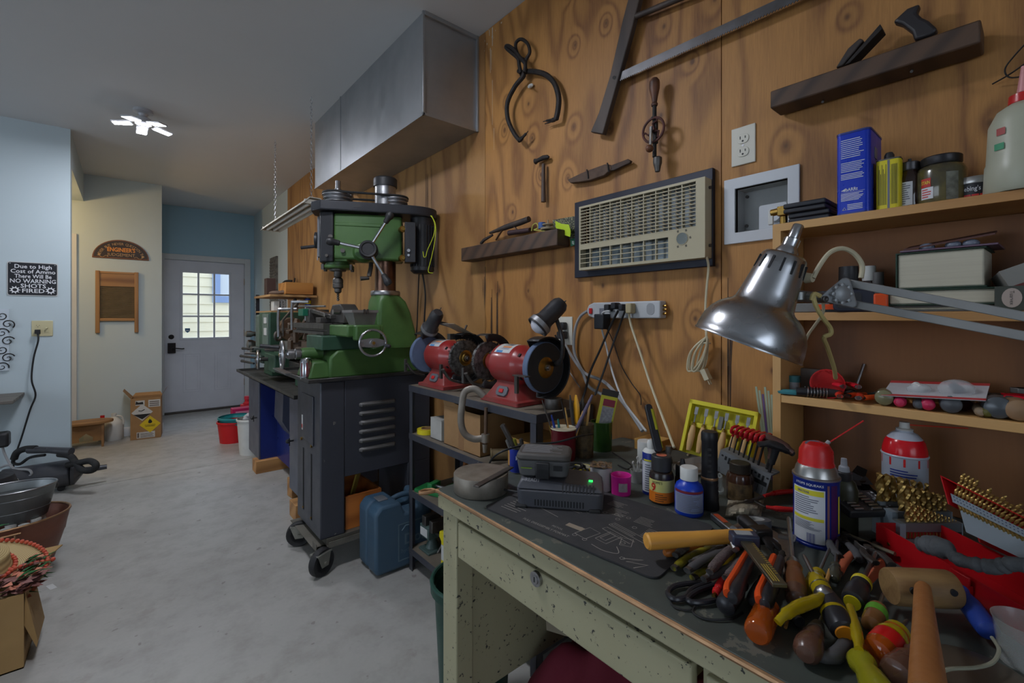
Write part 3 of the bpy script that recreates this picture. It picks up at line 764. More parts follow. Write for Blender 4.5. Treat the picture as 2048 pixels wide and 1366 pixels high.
G().at(HM).prism([(.17,-.075),(.20,.08),(.262,.075),(.275,-.075)],1.575,1.59).lathe([(.062,1.545),(.066,1.56),(.06,1.60)],28,(.2545,0,0)).out('spindle_housing',green,ml,world=True,bev=.003)
G().at(HM).lathe([(.05,1.537),(.082,1.54),(.085,1.546),(.085,1.556),(.06,1.562)],32,(.2545,0,0)).out('quill_flange',green,ml,world=True)
g=G().at(HM)
for a in(35,145,215,325):g.cyl((.2545+.088*cos(R(a)),.088*sin(R(a)),1.53),(.2545+.088*cos(R(a)),.088*sin(R(a)),1.56),.010,seg=6)
g.out('flange_bolts',dsteel,ml,world=True,kind='stuff')
G().at(HM).lathe([(0,1.54),(.045,1.54),(.043,1.528),(.022,1.525),(.022,1.50),(.016,1.492)],24,(.2545,0,0)).out('quill',dsteel,ml,world=True)
ch=G().at(HM).lathe([(.01,1.497),(.020,1.492),(.027,1.482),(.028,1.478),(.028,1.462),(.0262,1.460),(.028,1.458),(.028,1.436),(.020,1.430),(.019,1.412),(.010,1.404),(0,1.403)],26,(.2545,0,0)).out('drill_chuck',dsteel,ml,world=True)
g=G().at(HM)
for k in range(2):
 pts=[(.2545+.0045*cos(R(k*180+q*40)),.0045*sin(R(k*180+q*40)),1.408-q*.0028)for q in range(17)]
 g.tube(pts,.0035,6)
g.out('drill_bit',dsteel,ch,world=True)
# fascia
fasc=mat('fascia_black',(42,42,45),.4,var=.3,vs=12)
G().at(HM).prism([(.268,-.075),(.268,.09),(.335,.075),(.345,.04),(.345,-.04),(.335,-.07)],1.57,1.84).out('front_fascia',fasc,ml,world=True,bev=.006)
fg=G().at(HM).box((.345,-.035,1.60),(.357,.035,1.82)).out('fascia_plate',mat('fascia_grey',(110,112,116),.5),ml,world=True,bev=.002)
g=G().at(HM).lathe([(.03,.0),(.045,.004),(.045,.016),(.03,.02),(.012,.022)],20,(.356,0,1.695),ax='x');g.out('fine_feed_dial',fasc,ml,world=True)
G().at(HM).cyl((.375,-.02,1.665),(.45,-.03,1.655),.009,seg=10).out('fine_feed_handle',black,ml,world=True)
G().at(HM).box((.357,-.006,1.585),(.362,.006,1.655)).out('depth_scale',steel,fg,world=True)
q=onpl(663,553,.09)
G().at(HM).cyl((.30,.08,1.60),(.30,.11,1.60),.008,seg=8).cyl((.28,.08,1.70),(.28,.115,1.70),.012,seg=8).cyl((.22,.085,1.63),(.22,.105,1.63),.012,seg=10).out('lock_knobs',dsteel,ml,world=True,kind='stuff')
# belt pan and pulleys
pan=[(.385,.06),(.33,.118)]+[(-.11,.118)]+[(-.14+.150*cos(R(a)),.112*sin(R(a)))for a in range(100,261,16)]+[(-.11,-.118),(.33,-.118),(.385,-.06)]
inn=[(x*.965,y*.93)for x,y in pan]
g=G().at(HM);g.prism(pan,1.842,1.848,poly2=pan);g.pwall([(x*1.0,y)for x,y in pan],inn,1.846,1.893);pn=g.out('belt_pan',blackm,ml,world=True,bev=.003)
q=onpl(714,408,.12);G().at(HM).box((q.x-.02,.1175,1.862),(q.x+.02,.1195,1.878)).out('pan_clip',black,pn,world=True)
def pulley(x,r,z0,name):
 pr=[(.02,z0),(r*.86,z0)];z=z0
 for k in range(2):
  rr=r*(.88+.06*k)
  pr+=[(rr,z),(rr,z+.003),(rr-.007,z+.009),(rr,z+.015),(rr,z+.018)];z+=.018
 pr+=[(r,z),(r,z+.004),(r-.008,z+.01),(r,z+.017),(r-.01,z+.018),(.02,z+.018),(.012,z+.022),(0,z+.022)]
 return G().at(HM).lathe(pr,36,(x,0,0)).out(name,mat('cast_aluminium',(158,158,160),.35,.9,var=.4,vs=20),ml,world=True)
pu=pulley(.2545,.083,1.908,'spindle_pulley');pulley(-.055,.074,1.906,'idler_pulley')
G().at(HM).cyl((.2545,0,1.95),(.2545,0,1.97),.032,.02).cyl((.2545,0,1.95),(.2545,0,1.985),.018).cyl((.2545,0,1.985),(.2545,0,2.03),.014,seg=8).out('drawbar',steel,pu,world=True)
bp=[];x1_,r1_,x2_,r2_=.2545,.078,-.055,.069
for a in range(-88,89,11):bp.append((x1_+r1_*cos(R(a)),r1_*sin(R(a)),1.953))
for a in range(92,269,11):bp.append((x2_+r2_*cos(R(a)),r2_*sin(R(a)),1.953))
G().at(HM).tube(bp,.0065,6,closed=True,up=(0,0,1)).out('drive_belt',rubber,ml,world=True)
# motor, switch box
g=G().at(HM)
g.lathe([(.0,1.525),(.05,1.525),(.068,1.54),(.068,1.56),(.062,1.562),(.062,1.80),(.068,1.81),(.068,1.842),(0,1.842)],28,(-.2075,0,0))
for k in range(24):
 a=15*k;g.M=HM@T(-.2075,0,0)@RZ(a);g.box((.06,-.0022,1.565),(.070,.0022,1.80))
g.out('motor',black,ml,world=True)
G().at(HM).box((-.165,.045,1.575),(-.105,.115,1.80)).out('switch_box',fasc,ml,world=True,bev=.004)
g=G().at(HM);g.cyl((-.125,.114,1.64),(-.125,.125,1.64),.009,seg=10);g.cyl((-.125,.114,1.615),(-.125,.12,1.615),.007,seg=8);g.out('toggle_switch',steel,ml,world=True)
for z in(1.60,1.76):
 G().at(HM).cyl((-.085,.07,z),(-.095,.108,z),.018,seg=16).cyl((-.095,.105,z),(-.097,.118,z),.011,seg=6).out('clamp_bolt',brass,ml,world=True)
# feed handle
G().at(HM).lathe([(.055,.08),(.055,.10),(.045,.115),(.042,.135),(.030,.14)],28,(.115,0,1.625),ax='y').out('feed_boss',green,ml,world=True)
hx,hz=.085,1.631
fh=G().at(HM).lathe([(.046,.11),(.05,.12),(.05,.15),(.036,.155),(.038,.16),(.045,.165),(.045,.198),(.042,.206),(.033,.2045),(.030,.199),(0,.199)],28,(hx,0,hz),ax='y').out('feed_hub',black,ml,world=True)
for(kx,ky)in((776,437),(772,558),(668,484)):
 e=onpl(kx,ky,.185);c0=Vector((hx,.172,hz));d=(e-c0).normalized()
 sp=G().at(HM).cyl(c0+d*.03,e,.0092,.0080,seg=12).out('spoke',chrome,fh,world=True)
 k=G().at(HM@frame(e-d*.02,e+d*.02));k.lathe([(.009,-.01),(.014,-.005),(.016,.018),(.021,.03),(.022,.042),(.017,.055),(0,.058)],18,ax='x')
 k.out('knob',black,ml,world=True)
a=onpl(742,527,.03);b=onpl(738,556,.05)
G().at(HM).tube([(a.x,.03,1.575),(a.x,.045,1.55),(b.x,.055,b.z+.01)],.012,8,flat=.6).cyl((b.x,.05,b.z),(b.x+.045,.06,b.z-.005),.010,.012).out('head_crank',dsteel,ml,world=True)
# saddle, table, handwheels
G().box((.76,2.40,1.10),(1.06,2.66,1.175)).out('saddle',dgreen,ml,world=True,bev=.006)
G().box((.83,2.235,1.172),(1.02,2.50,1.232)).box((.86,2.20,1.155),(.99,2.25,1.232)).out('table_end',green,ml,world=True,bev=.008)
g=G();tb=[(.80,1.178),(.80,1.192),(.82,1.195),(.82,1.205),(.80,1.208),(.80,1.238),(.845,1.238),(.845,1.226),(.838,1.226),(.838,1.216),(.862,1.216),(.862,1.226),(.855,1.226),(.855,1.238),(.905,1.238),(.905,1.226),(.898,1.226),(.898,1.216),(.922,1.216),(.922,1.226),(.915,1.226),(.915,1.238),(.965,1.238),(.965,1.226),(.958,1.226),(.958,1.216),(.982,1.216),(.982,1.226),(.975,1.226),(.975,1.238),(1.02,1.238),(1.02,1.178)]
g.prism(tb,2.50,3.08,'y');g.out('work_table',dsteel,ml,world=True)
def handwheel(M,r,rt,name='handwheel',spoke='web',par=ml):
 g=G().at(M);g.ring(r,rt,(0,0,0),'x',40,10,flat=1.1)
 if spoke=='web':
  g.prism([(-r+.005,-.012),(-.02,-.022),(.02,-.022),(r-.005,-.016),(r-.005,.016),(.02,.022),(-.02,.022),(-r+.005,.012)],-.004,.004,'x')
 else:
  for k in range(3):g.M=M@RX(120*k);g.box((-.004,-.008,0),(.004,.008,r))
  g.M=M
 g.cyl((-.014,0,0),(.018,0,0),.016,seg=20)
 w_=g.out(name,mat('polished_cast_iron',(176,176,178),.28,.95,var=.35,vs=14),par,world=True)
 G().at(M).cyl((-.006,0,0),(-.016,0,0),.008,seg=12).out('hub_nut',brass,w_,world=True)
 return w_
HWM=Matrix(((0,1,0,0),(1,0,0,0),(0,0,1,0),(0,0,0,1)))
wcen=Vector((.925,2.15,1.145))
# local x of the wheel is its axis; it faces -y (towards the room's front), slightly to the left
Mw=T(*wcen)@RZ(82)
w1=handwheel(Mw,.064,.0065)
G().at(Mw).cyl((-.005,-.058,-.012),(-.07,-.058,-.014),.007,.010).sph((-.07,-.058,-.014),.0105,12).out('crank_handle',black,w1,world=True)
G().cyl((.925,2.16,1.145),(.925,2.26,1.165),.014).box((.885,2.21,1.12),(.985,2.24,1.20)).out('end_bracket',dsteel,ml,world=True,bev=.004)
w2=handwheel(T(.606,2.53,1.08)@RZ(-8),.066,.008,spoke='arms')
G().cyl((.60,2.56,1.115),(.52,2.60,1.125),.009,.011).out('crank_handle',black,w2,world=True)
G().lathe([(.012,.62),(.024,.63),(.026,.66),(.022,.662),(.028,.668),(.028,.69),(.020,.692),(.020,.70)],24,(0,2.53,1.08),ax='x').out('graduated_collar',steel,ml,world=True)
G().lathe([(.028,.695),(.032,.71),(.030,.77),(.036,.80)],24,(0,2.53,1.08),ax='x').out('feedscrew_boss',green,ml,world=True)
# cast box on the near end of the table
g=G();p=[(.885,2.27,1.232),(.985,2.27,1.232),(.985,2.36,1.232),(.885,2.36,1.232),(.865,2.25,1.295),(.99,2.25,1.295),(.99,2.38,1.295),(.865,2.38,1.295)]
g.hex8(p);g.box((.858,2.245,1.295),(.995,2.385,1.308));o=g.out('cast_block',mat('grey_casting',(134,130,128),.5,.5,var=.5,vs=9));tag(o,'grey casting with flat top clamped on the near end of the mill table','casting')
G().box((.915,2.24,1.288),(.925,2.246,1.312)).box((.932,2.24,1.288),(.942,2.246,1.312)).out('latch',dsteel,o,world=True)
# vise with saw arms on the table
vs_=thing('machine_vise','dusty dark machine vise with long arms on the mill table','vise',(.93,2.62,1.24))
g=G();g.prism([(2.48,1.238),(2.70,1.238),(2.70,1.30),(2.66,1.342),(2.54,1.345),(2.50,1.32),(2.48,1.27)],.90,.99,'x');g.out('body',mat('dusty_black_casting',(70,66,62),.6,.3,var=.5,vs=12),vs_,world=True,bev=.006)
G().cyl((.895,2.53,1.30),(.86,2.53,1.30),.014,seg=16).out('pivot_bolt',steel,vs_,world=True)
G().hex8([(.87,2.60,1.262),(.91,2.60,1.262),(.91,3.05,1.31),(.87,3.05,1.31),(.87,2.60,1.285),(.91,2.60,1.285),(.91,3.05,1.335),(.87,3.05,1.335)]).out('arm',dsteel,vs_,world=True,bev=.003)
G().cyl((.865,2.64,1.285),(.85,2.64,1.285),.012).out('arm_knob',steel,vs_,world=True)
G().box((.84,2.68,1.238),(1.0,2.76,1.27)).out('jaw',dsteel,vs_,world=True,bev=.003);G().box((.86,2.95,1.238),(.98,3.02,1.32)).out('jaw',dsteel,vs_,world=True,bev=.003)
G().cyl((.88,2.72,1.335),(.88,3.25,1.345),.006,seg=10).cyl((.88,3.1,1.34),(.88,3.1,1.25),.005,seg=8).out('guide_rod',steel,vs_,world=True)
G().box((.83,2.98,1.28),(.90,3.08,1.325)).out('green_bracket',mat('teal_green_enamel',(28,108,80),.4),vs_,world=True,bev=.004)
for(yy,zz)in((3.12,1.22),(3.22,1.30)):
 pass
tg=thing('toggle_clamp','bent steel clamp rods standing at the far end of the mill table','clamp',(.80,3.1,1.2))
G().tube(sm([(.82,3.18,1.19),(.82,3.18,1.36),(.83,3.17,1.372),(.90,3.10,1.372)],3),.009,6).out('rod',steel,tg,world=True)
G().tube(sm([(.78,3.35,1.14),(.78,3.35,1.31),(.80,3.33,1.325),(.86,3.2,1.325)],3),.010,6).out('rod',steel,tg,world=True)
# long black handle beside the carriage
g=G();a,b=at(532,700,3.0),at(564,699,2.75);g.cyl(a,b,.0105,.012);
# yellow wire hooked on belt pan
yw_=mat('yellow_wire',(186,196,40),.45,var=.1)
p=[at(x,y,2.48)for(x,y)in((858,425),(866,431),(868,450),(862,478),(853,503),(849,515),(846,503),(847,515),(849,502))]
pts=sm([at(861,431,2.50),at(867,440,2.5),at(870,455,2.5),at(866,475,2.5),at(855,500,2.5),at(852,512,2.5),at(848,514,2.5),at(846,503,2.5)],5)
pts2=sm([at(863,431,2.50),at(871,450,2.5),at(870,480,2.5),at(863,515,2.5),at(857,538,2.5),at(858,545,2.5),at(866,546,2.5)],5)
tag(G().tube(pts,.0022,6).tube(pts2,.0022,6).out('yellow_wire',yw_),'yellow wire hooked over the black belt pan of the mill','wire')
a=HM@Vector((-.2075,0,1.53))
pts=sm([a,(a.x+.02,a.y,1.40),(a.x+.03,a.y+.03,1.2),(1.39,a.y+.05,1.0),(1.385,a.y+.05,.90)],6)
tag(G().tube(pts,.005).out('cord',cordb),'black power cord hanging from the mill motor down the plywood','cord')
# odds and ends in the tray
can=thing('drink_can','empty silver drink can standing in the black chip tray','can',onz(612,760,.95))
g=G();g.lathe([(.0,0),(.024,0),(.028,.006),(.0285,.012),(.0285,.098),(.023,.108),(.024,.111),(.022,.108),(0,.108)],24);g.out('body',chrome,can)
g=G();g.k=0
for k in range(7):
 a=k*51;g.prism([(.0287*cos(R(a+q)),.0287*sin(R(a+q)))for q in(0,8,16)]+[(.029*cos(R(a+q)),.029*sin(R(a+q)))for q in(16,8,0)],.02,.09)
g.out('print',mat('dark_red_print',(110,50,52),.4,var=.2),can)
g=G()
scrap=[]
def bar_tool(name,lab,cat,p0,p1,r,m,flat=1,z=None):
 o=G().tube([p0,Vector(p0).lerp(Vector(p1),.5),p1],r,8,flat=flat).out(name,m);tag(o,lab,cat);return o
bar_tool('steel_rod','short round steel bar lying in the tray by the mill base','rod',onz(740,735,.963),onz(772,743,.963),.010,dsteel)
bar_tool('wrench','dirty wrench lying at the right end of the black tray','wrench',onz(772,742,.96),onz(800,736,.965),.007,dsteel,.6)
o=G().at(frame(onz(790,741,.958),onz(812,742,.958))).box((0,-.01,0),(.07,.01,.012)).out('steel_block',dsteel);tag(o,'small steel block at the right end of the black tray','metal block')
o=G().at(T(*onz(727,742,.952))@RZ(20)).box((-.02,-.03,0),(.06,.02,.028)).out('wood_block',palew,bev=.002);tag(o,'small wood block lying in the tray in front of the mill base','wood block')
g=G();M0=frame(onz(553,741,.955)+Vector((0,0,.01)),onz(600,760,.955)+Vector((0,0,.003)))
o=g.at(M0).box((-.01,-.018,0),(.30,.018,.006)).out('steel_strip',steel);tag(o,'flat steel strip lying along the left edge of the black tray','metal strip')
shav=G()
for k in range(60):
 p_=(random.uniform(.70,.86),random.uniform(2.345,2.40),.951);shav.at(T(*p_)@RZ(random.uniform(0,360))@RY(random.uniform(-20,20))).box((0,-.001,0),(random.uniform(.006,.02),.001,.0015))
tag(shav.out('metal_shavings',mat('shavings',(170,130,120),.4,.6)),'metal shavings scattered in the black chip tray','shavings',kind='stuff')
# ================================================================== LATHE STAND
lst=thing('lathe_stand','black and blue twin-pedestal stand under the lathe','machine stand',(.85,3.2,.1))
blued=mat('blue_enamel_panel',(34,48,116),.3,.1,var=.3,vs=3)
grayd=mat('grey_blue_enamel',(88,92,106),.32,.2,var=.3,vs=3,chips=((60,60,60),.75,20))
G().box((.83,4.20,.10),(.842,4.60,.76)).out('far_front_panel',grayd,lst,world=True,bev=.003)
G().box((.842,4.20,.10),(1.35,4.60,.76)).out('far_pedestal',blued,lst,world=True)
G().box((.966,3.3,.10),(1.0,4.20,.76)).out('back_panel',blued,lst,world=True)
G().hex8([(.90,3.75,.48),(1.0,3.75,.30),(1.0,4.0,.30),(.90,4.0,.48),(.91,3.75,.76),(1.0,3.75,.76),(1.0,4.0,.76),(.91,4.0,.76)]).out('chip_guard',grayd,lst,world=True)
G().box((.84,3.05,.12),(1.35,3.32,.76)).out('near_pedestal',grayd,lst,world=True,bev=.003)
for(px,py,X)in((514,835,.83),(587,881,.84)):
 p=onx(px,py,X);G().cyl((X,p.y,p.z),(X-.03,p.y,p.z),.006,seg=10).sph((X-.035,p.y,p.z),.014,12).box((X-.028,p.y-.004,p.z-.03),(X-.022,p.y+.004,p.z+.02)).out('door_knob',black,lst,world=True)
g=G();g.box((.79,3.02,.762),(1.37,4.95,.766));g.pwall([(.79,3.02),(1.37,3.02),(1.37,4.95),(.79,4.95)],[(.80,3.03),(1.36,3.03),(1.36,4.94),(.80,4.94)],.762,.785)
o=g.out('chip_tray',mat('oily_tray',(86,84,80),.4,.5,var=.5,vs=6));tag(o,'long grey chip tray under the lathe','tray')
for k,(y0_,lab)in enumerate(((4.15,'wooden beam propping up the far pedestal of the lathe stand'),(3.02,'wooden block under the near pedestal of the lathe stand'))):
 o=G().box((.80,y0_,0),(1.3,y0_+.14,.10)).out('wood_beam',woodmat('pine_beam',(190,140,84),(140,94,50),'x',50),bev=.003);tag(o,lab,'wood block')
o=G().at(T(*onz(600,1010,0))@RZ(5)).box((.0,.15,0),(.09,.24,.13)).out('wood_block',MATS['pine_beam'],bev=.003);tag(o,'short wood block standing on the floor behind the black cabinet','wood block')
c=at(590,960,2.9);g=G();g.ring(.055,.016,(0,0,0),'x',24,8);g.v=[v+Vector((.80,2.769,c.z))for v in g.v]
tag(g.out('hose_coil',rubber),'black hose coil hanging behind the black cabinet','hose')
# ================================================================== LATHE
lt=thing('lathe','small green metal lathe with chuck, dials and handwheels behind the mill','lathe',(1.05,3.9,.768))
gg=mat('grey_green_casting',(104,122,112),.45,.2,var=.4,vs=6)
G().box((.97,3.15,.84),(1.17,4.7,.93)).out('bed',dsteel,lt,world=True,bev=.004)
for yy in(3.3,4.3):G().box((.95,yy,.768),(1.2,yy+.3,.845)).out('bed_foot',dgreen,lt,world=True,bev=.004)
G().box((.915,4.22,.93),(1.20,4.62,1.315)).out('headstock',dgreen,lt,world=True,bev=.006)
G().box((.903,4.23,1.0),(.917,4.44,1.30)).out('index_panel',gg,lt,world=True,bev=.003)
for(za_,zb_)in((1.22,1.27),(1.12,1.18)):G().box((.899,4.27,za_),(.904,4.36,zb_)).out('index_plate',paper,lt,world=True)
G().box((.93,4.62,.85),(1.2,4.86,1.30)).out('belt_cover',gg,lt,world=True,bev=.02)
g=G();g.lathe([(.04,4.22),(.06,4.21),(.10,4.19),(.10,4.14),(.095,4.12),(.03,4.12),(.03,4.16)],28,(1.06,0,1.17),ax='y')
g.out('chuck',mat('brown_cast_chuck',(132,110,92),.4,.7,var=.5),lt,world=True)
for k in range(3):G().at(T(1.06,4.12,1.17)@RY(30+120*k)).box((-.012,-.02,.02),(.012,.0,.085)).out('jaw',steel,lt,world=True)
for(px,py,r_,X,nm)in((500,690,.05,.90,'dial'),(507,700,.035,.86,'dial'),(497,668,.03,.88,'dial')):
 p=onx(px,py,X);G().lathe([(.01,-.03),(r_,-.02),(r_,.02),(r_*.7,.04),(r_*.7,.08)],24,(X,p.y,p.z),ax='x').out(nm,steel,lt,world=True)
hwm=handwheel(T(.80,4.08,.935)@RZ(-10),.07,.008,spoke='arms',par=lt)
G().cyl((.80,4.08,.935),(.92,4.08,.935),.016).cyl((.795,4.12,.98),(.72,4.15,.985),.009).out('wheel_shaft',dsteel,lt,world=True)
G().box((.87,3.85,.84),(.98,4.20,.98)).box((.93,3.85,.95),(1.2,4.15,1.02)).out('carriage',dgreen,lt,world=True,bev=.006)
G().box((.93,3.70,1.02),(1.12,3.85,1.09)).cyl((.88,3.75,1.05),(.80,3.75,1.05),.014).out('cross_slide',steel,lt,world=True,bev=.004)
for(a,b_)in(((482,712),(512,716)),((484,722),(508,727)),((486,697),(506,698))):
 p,q=at(*a,4.0),at(*b_,3.8);G().cyl(p,q,.011,.008,10).sph(p,.013,8).out('lever',black,lt,world=True)
G().cyl(at(532,700,3.55),at(566,699,3.35),.012,seg=12).out('clutch_lever',black,lt,world=True)
p0,p1=at(560,665,3.6),at(600,640,3.6)
G().tube([at(601,600,3.7),at(566,640,3.7),at(566,672,3.7)],.010,6).out('tool_post_handle',dsteel,lt,world=True)
g=G();c=at(556,672,3.65);g.M=T(*c)@RZ(40);g.ring(.035,.011,(0,0,0),'y',24,8);g.out('lamp_ring',dsteel,lt,world=True)
g=G()
for k in range(26):
 px=random.uniform(575,628);py=random.uniform(640,700);c=at(px,py,random.uniform(3.25,3.6));g.M=T(*c)@Euler((random.random()*6,random.random()*6,random.random()*6)).to_matrix().to_4x4()
 s_=random.uniform(.02,.05);g.box((-s_,-.012,-.015),(s_,.012,.015))
g.M=Matrix();g.box((.95,3.15,.93),(1.15,3.45,1.10));g.box((.98,3.2,1.1),(1.12,3.4,1.2))
g.out('tailstock',mat('brown_grey_castings',(112,96,82),.5,.5,var=.6,vs=14,col2=(70,48,34)),lt,world=True,bev=.003)
# ================================================================== RACK BEYOND THE LATHE
rk=thing('slotted_angle_rack','black slotted-angle rack with wooden shelf beyond the lathe','rack',(1.0,4.75,0))
g=G();g.box((1.0,5.18,0),(1.03,5.183,1.50));g.box((1.0,5.18,0),(1.003,5.21,1.50));g.out('post',blackm,rk,world=True)
for zz in range(18):
 pass
g=G();[g.cyl((.9985,5.195,.9+k*.035),(1.0,5.195,.9+k*.035),.006,seg=8)for k in range(17)];g.out('post_holes',mat('hole_light',(150,160,176),.6,var=0),rk,world=True,kind='stuff')
pinew=woodmat('pine_shelf',(186,146,96),(140,100,60),'y',50,.6)
G().box((.99,4.55,1.462),(1.40,5.22,1.482)).out('upper_shelf',pinew,rk,world=True)
G().box((1.0,4.55,1.318),(1.40,5.22,1.332)).out('lower_shelf',pinew,rk,world=True)
bx=thing('tool_box','open yellow-brown wooden box full of old tools on the rack shelf','box',(1.2,4.7,1.482))
g=G();g.pwall([(1.13,4.58),(1.37,4.58),(1.37,4.86),(1.13,4.86)],[(1.14,4.59),(1.36,4.59),(1.36,4.85),(1.14,4.85)],1.482,1.60);g.box((1.13,4.58,1.482),(1.37,4.86,1.49));g.out('body',woodmat('amber_box_wood',(196,138,70),(156,100,44),'x',40),bx,world=True)
for k,(px,py,qx,qy,lab,m_)in enumerate(((581,577,590,556,'curved dark tool handle sticking out of the wooden box',ironb),(594,574,603,553,'grey trowel-shaped blade sticking out of the wooden box',dsteel),(604,574,612,562,'short dark tool at the right of the wooden box',ironb),(584,575,592,566,'pale stick leaning in the wooden box',palew))):
 a,b=at(px,py+8,4.9),at(qx,qy,4.9)
 o=G().tube(sm([a,a.lerp(b,.5)+Vector((.01,0,.01)),b],4),[.012,.016,.02,.024,.014]if k==1 else[.012,.012,.015],8,flat=.5).out('old_tool',m_);tag(o,lab,'tool')
o=G().tube(sm([at(568,590,5.0),at(562,575,5.0),at(570,563,5.0),at(584,562,5.0)],5),.012).out('rubber_hose',rubber);tag(o,'dark hose looping over the left side of the wooden tool box','hose')
br=G()
for k in range(40):
 a=at(612,602,4.7);a0=random.uniform(-.5,.5);br.tube([a+Vector((random.uniform(-.01,.01),0,-.03)),a+Vector((a0*.06,random.uniform(-.02,.02),.06)),a+Vector((a0*.1+.0,random.uniform(-.03,.03),.15))],.002,4)
tag(br.out('bristle_brush',mat('brown_bristles',(92,70,50),.8)),'brown bristle brush hanging at the right end of the rack','brush')
def small_can(name,lab,cat,base,r,h,m,capm,group=None,band=None):
 t=thing(name,lab,cat,base,group)
 G().lathe([(0,0),(r,0),(r,h*.78),(r*.55,h*.83),(0,h*.83)],18).out('body',m,t)
 G().lathe([(r*.5,h*.82),(r*.5,h*.92),(r*.35,h),(0,h)],14).out('cap',capm,t)
 if band:G().lathe([(r+.0004,h*.45),(r+.0006,h*.451),(r+.0006,h*.70),(r+.0004,h*.701)],18).out('label',band,t)
 return t
small_can('spray_can','small blue and yellow spray can on the rack behind the drill chuck','spray can',(1.345,4.66,1.3325),.028,.15,bluep,white,band=yellow)
small_can('jar','dark jar with grey lid on the rack left of the small blue spray can','jar',(1.22,4.62,1.3325),.03,.12,dsteel,black)
for k,(x_,lab)in enumerate(((1.06,'white tub on the lower rack shelf at its left end'),(1.12,'speckled black and white box on the lower rack shelf'))):
 o=G().box((x_-.03,4.6,1.3325),(x_+.02,4.7,1.42+.02*k)).out('small_box',[white,mat('speckled_print',(190,190,190),.6,var=1,vs=60,col2=(20,20,24))][k],bev=.003);tag(o,lab,'box')
o=G().box((1.06,5.0,1.483),(1.14,5.12,1.66)).out('cigar_box',mat('dark_brown_box',(72,52,46),.6));tag(o,'dark brown box standing at the far end of the rack shelf','box')
rg=G().sph((1.09,4.75,1.50),.05,12,(1.4,1,.5)).sph((1.14,4.68,1.51),.04,10,(1.2,1,.5)).out('rag',mat('brown_rag',(120,100,86),.9,var=.5,vs=30,bump=.6));tag(rg,'crumpled brown rag on the upper rack shelf','rag')
sl=thing('slatted_board','tall weathered slatted board hanging on the white wall beyond the rack','board',(WX,6.26,1.4))
ys=onx(543,550,WX).y;ye=onx(556,550,WX).y
G().box((WX-.02,ye,1.35),(WX,ys,2.02)).out('back_board',wsd,sl,world=True)
for k in range(16):G().box((WX-.028,ye+.02,1.42+k*.036),(WX-.02,ys-.02,1.436+k*.036)).out('slat',wsd,sl,world=True)
# ================================================================== STEEL SHELVING RACK WITH GRINDERS
rx0,rx1,ry0,ry1=1.09,1.395,1.155,2.09
rkm=mat('grey_black_rack_paint',(62,64,74),.42,.25,var=.5,vs=7,col2=(92,90,88),chips=((120,116,110),.74,24))
dustm=mat('dusty_shelf_top',(118,108,94),.7,.1,var=.5,vs=9,col2=(92,84,74))
rk=thing('shelving_rack','dark steel four-tier shelving rack carrying the two red grinders','rack',(rx0,ry0,0))
for(x,y,sx_,sy_)in((rx0,ry0,1,1),(rx1,ry0,-1,1),(rx0,ry1,1,-1),(rx1,ry1,-1,-1)):
 g=G();g.box((min(x,x+sx_*.032),min(y,y+sy_*.002),0),(max(x,x+sx_*.032),max(y,y+sy_*.002),.93));g.box((min(x,x+sx_*.002),min(y,y+sy_*.032),0),(max(x,x+sx_*.002),max(y,y+sy_*.032),.93))
 g.out('post',rkm,rk,world=True)
for z in(.93,.69,.404,.113):
 sh=G().pwall([(rx0-.002,ry0-.002),(rx1,ry0-.002),(rx1,ry1+.002),(rx0-.002,ry1+.002)],[(rx0+.002,ry0+.002),(rx1-.004,ry0+.002),(rx1-.004,ry1-.002),(rx0+.002,ry1-.002)],z-.032,z-.001).out('shelf',rkm,rk,world=True,bev=.001)
 G().box((rx0,ry0,z-.004),(rx1-.002,ry1,z)).out('shelf_top',dustm,sh,world=True)
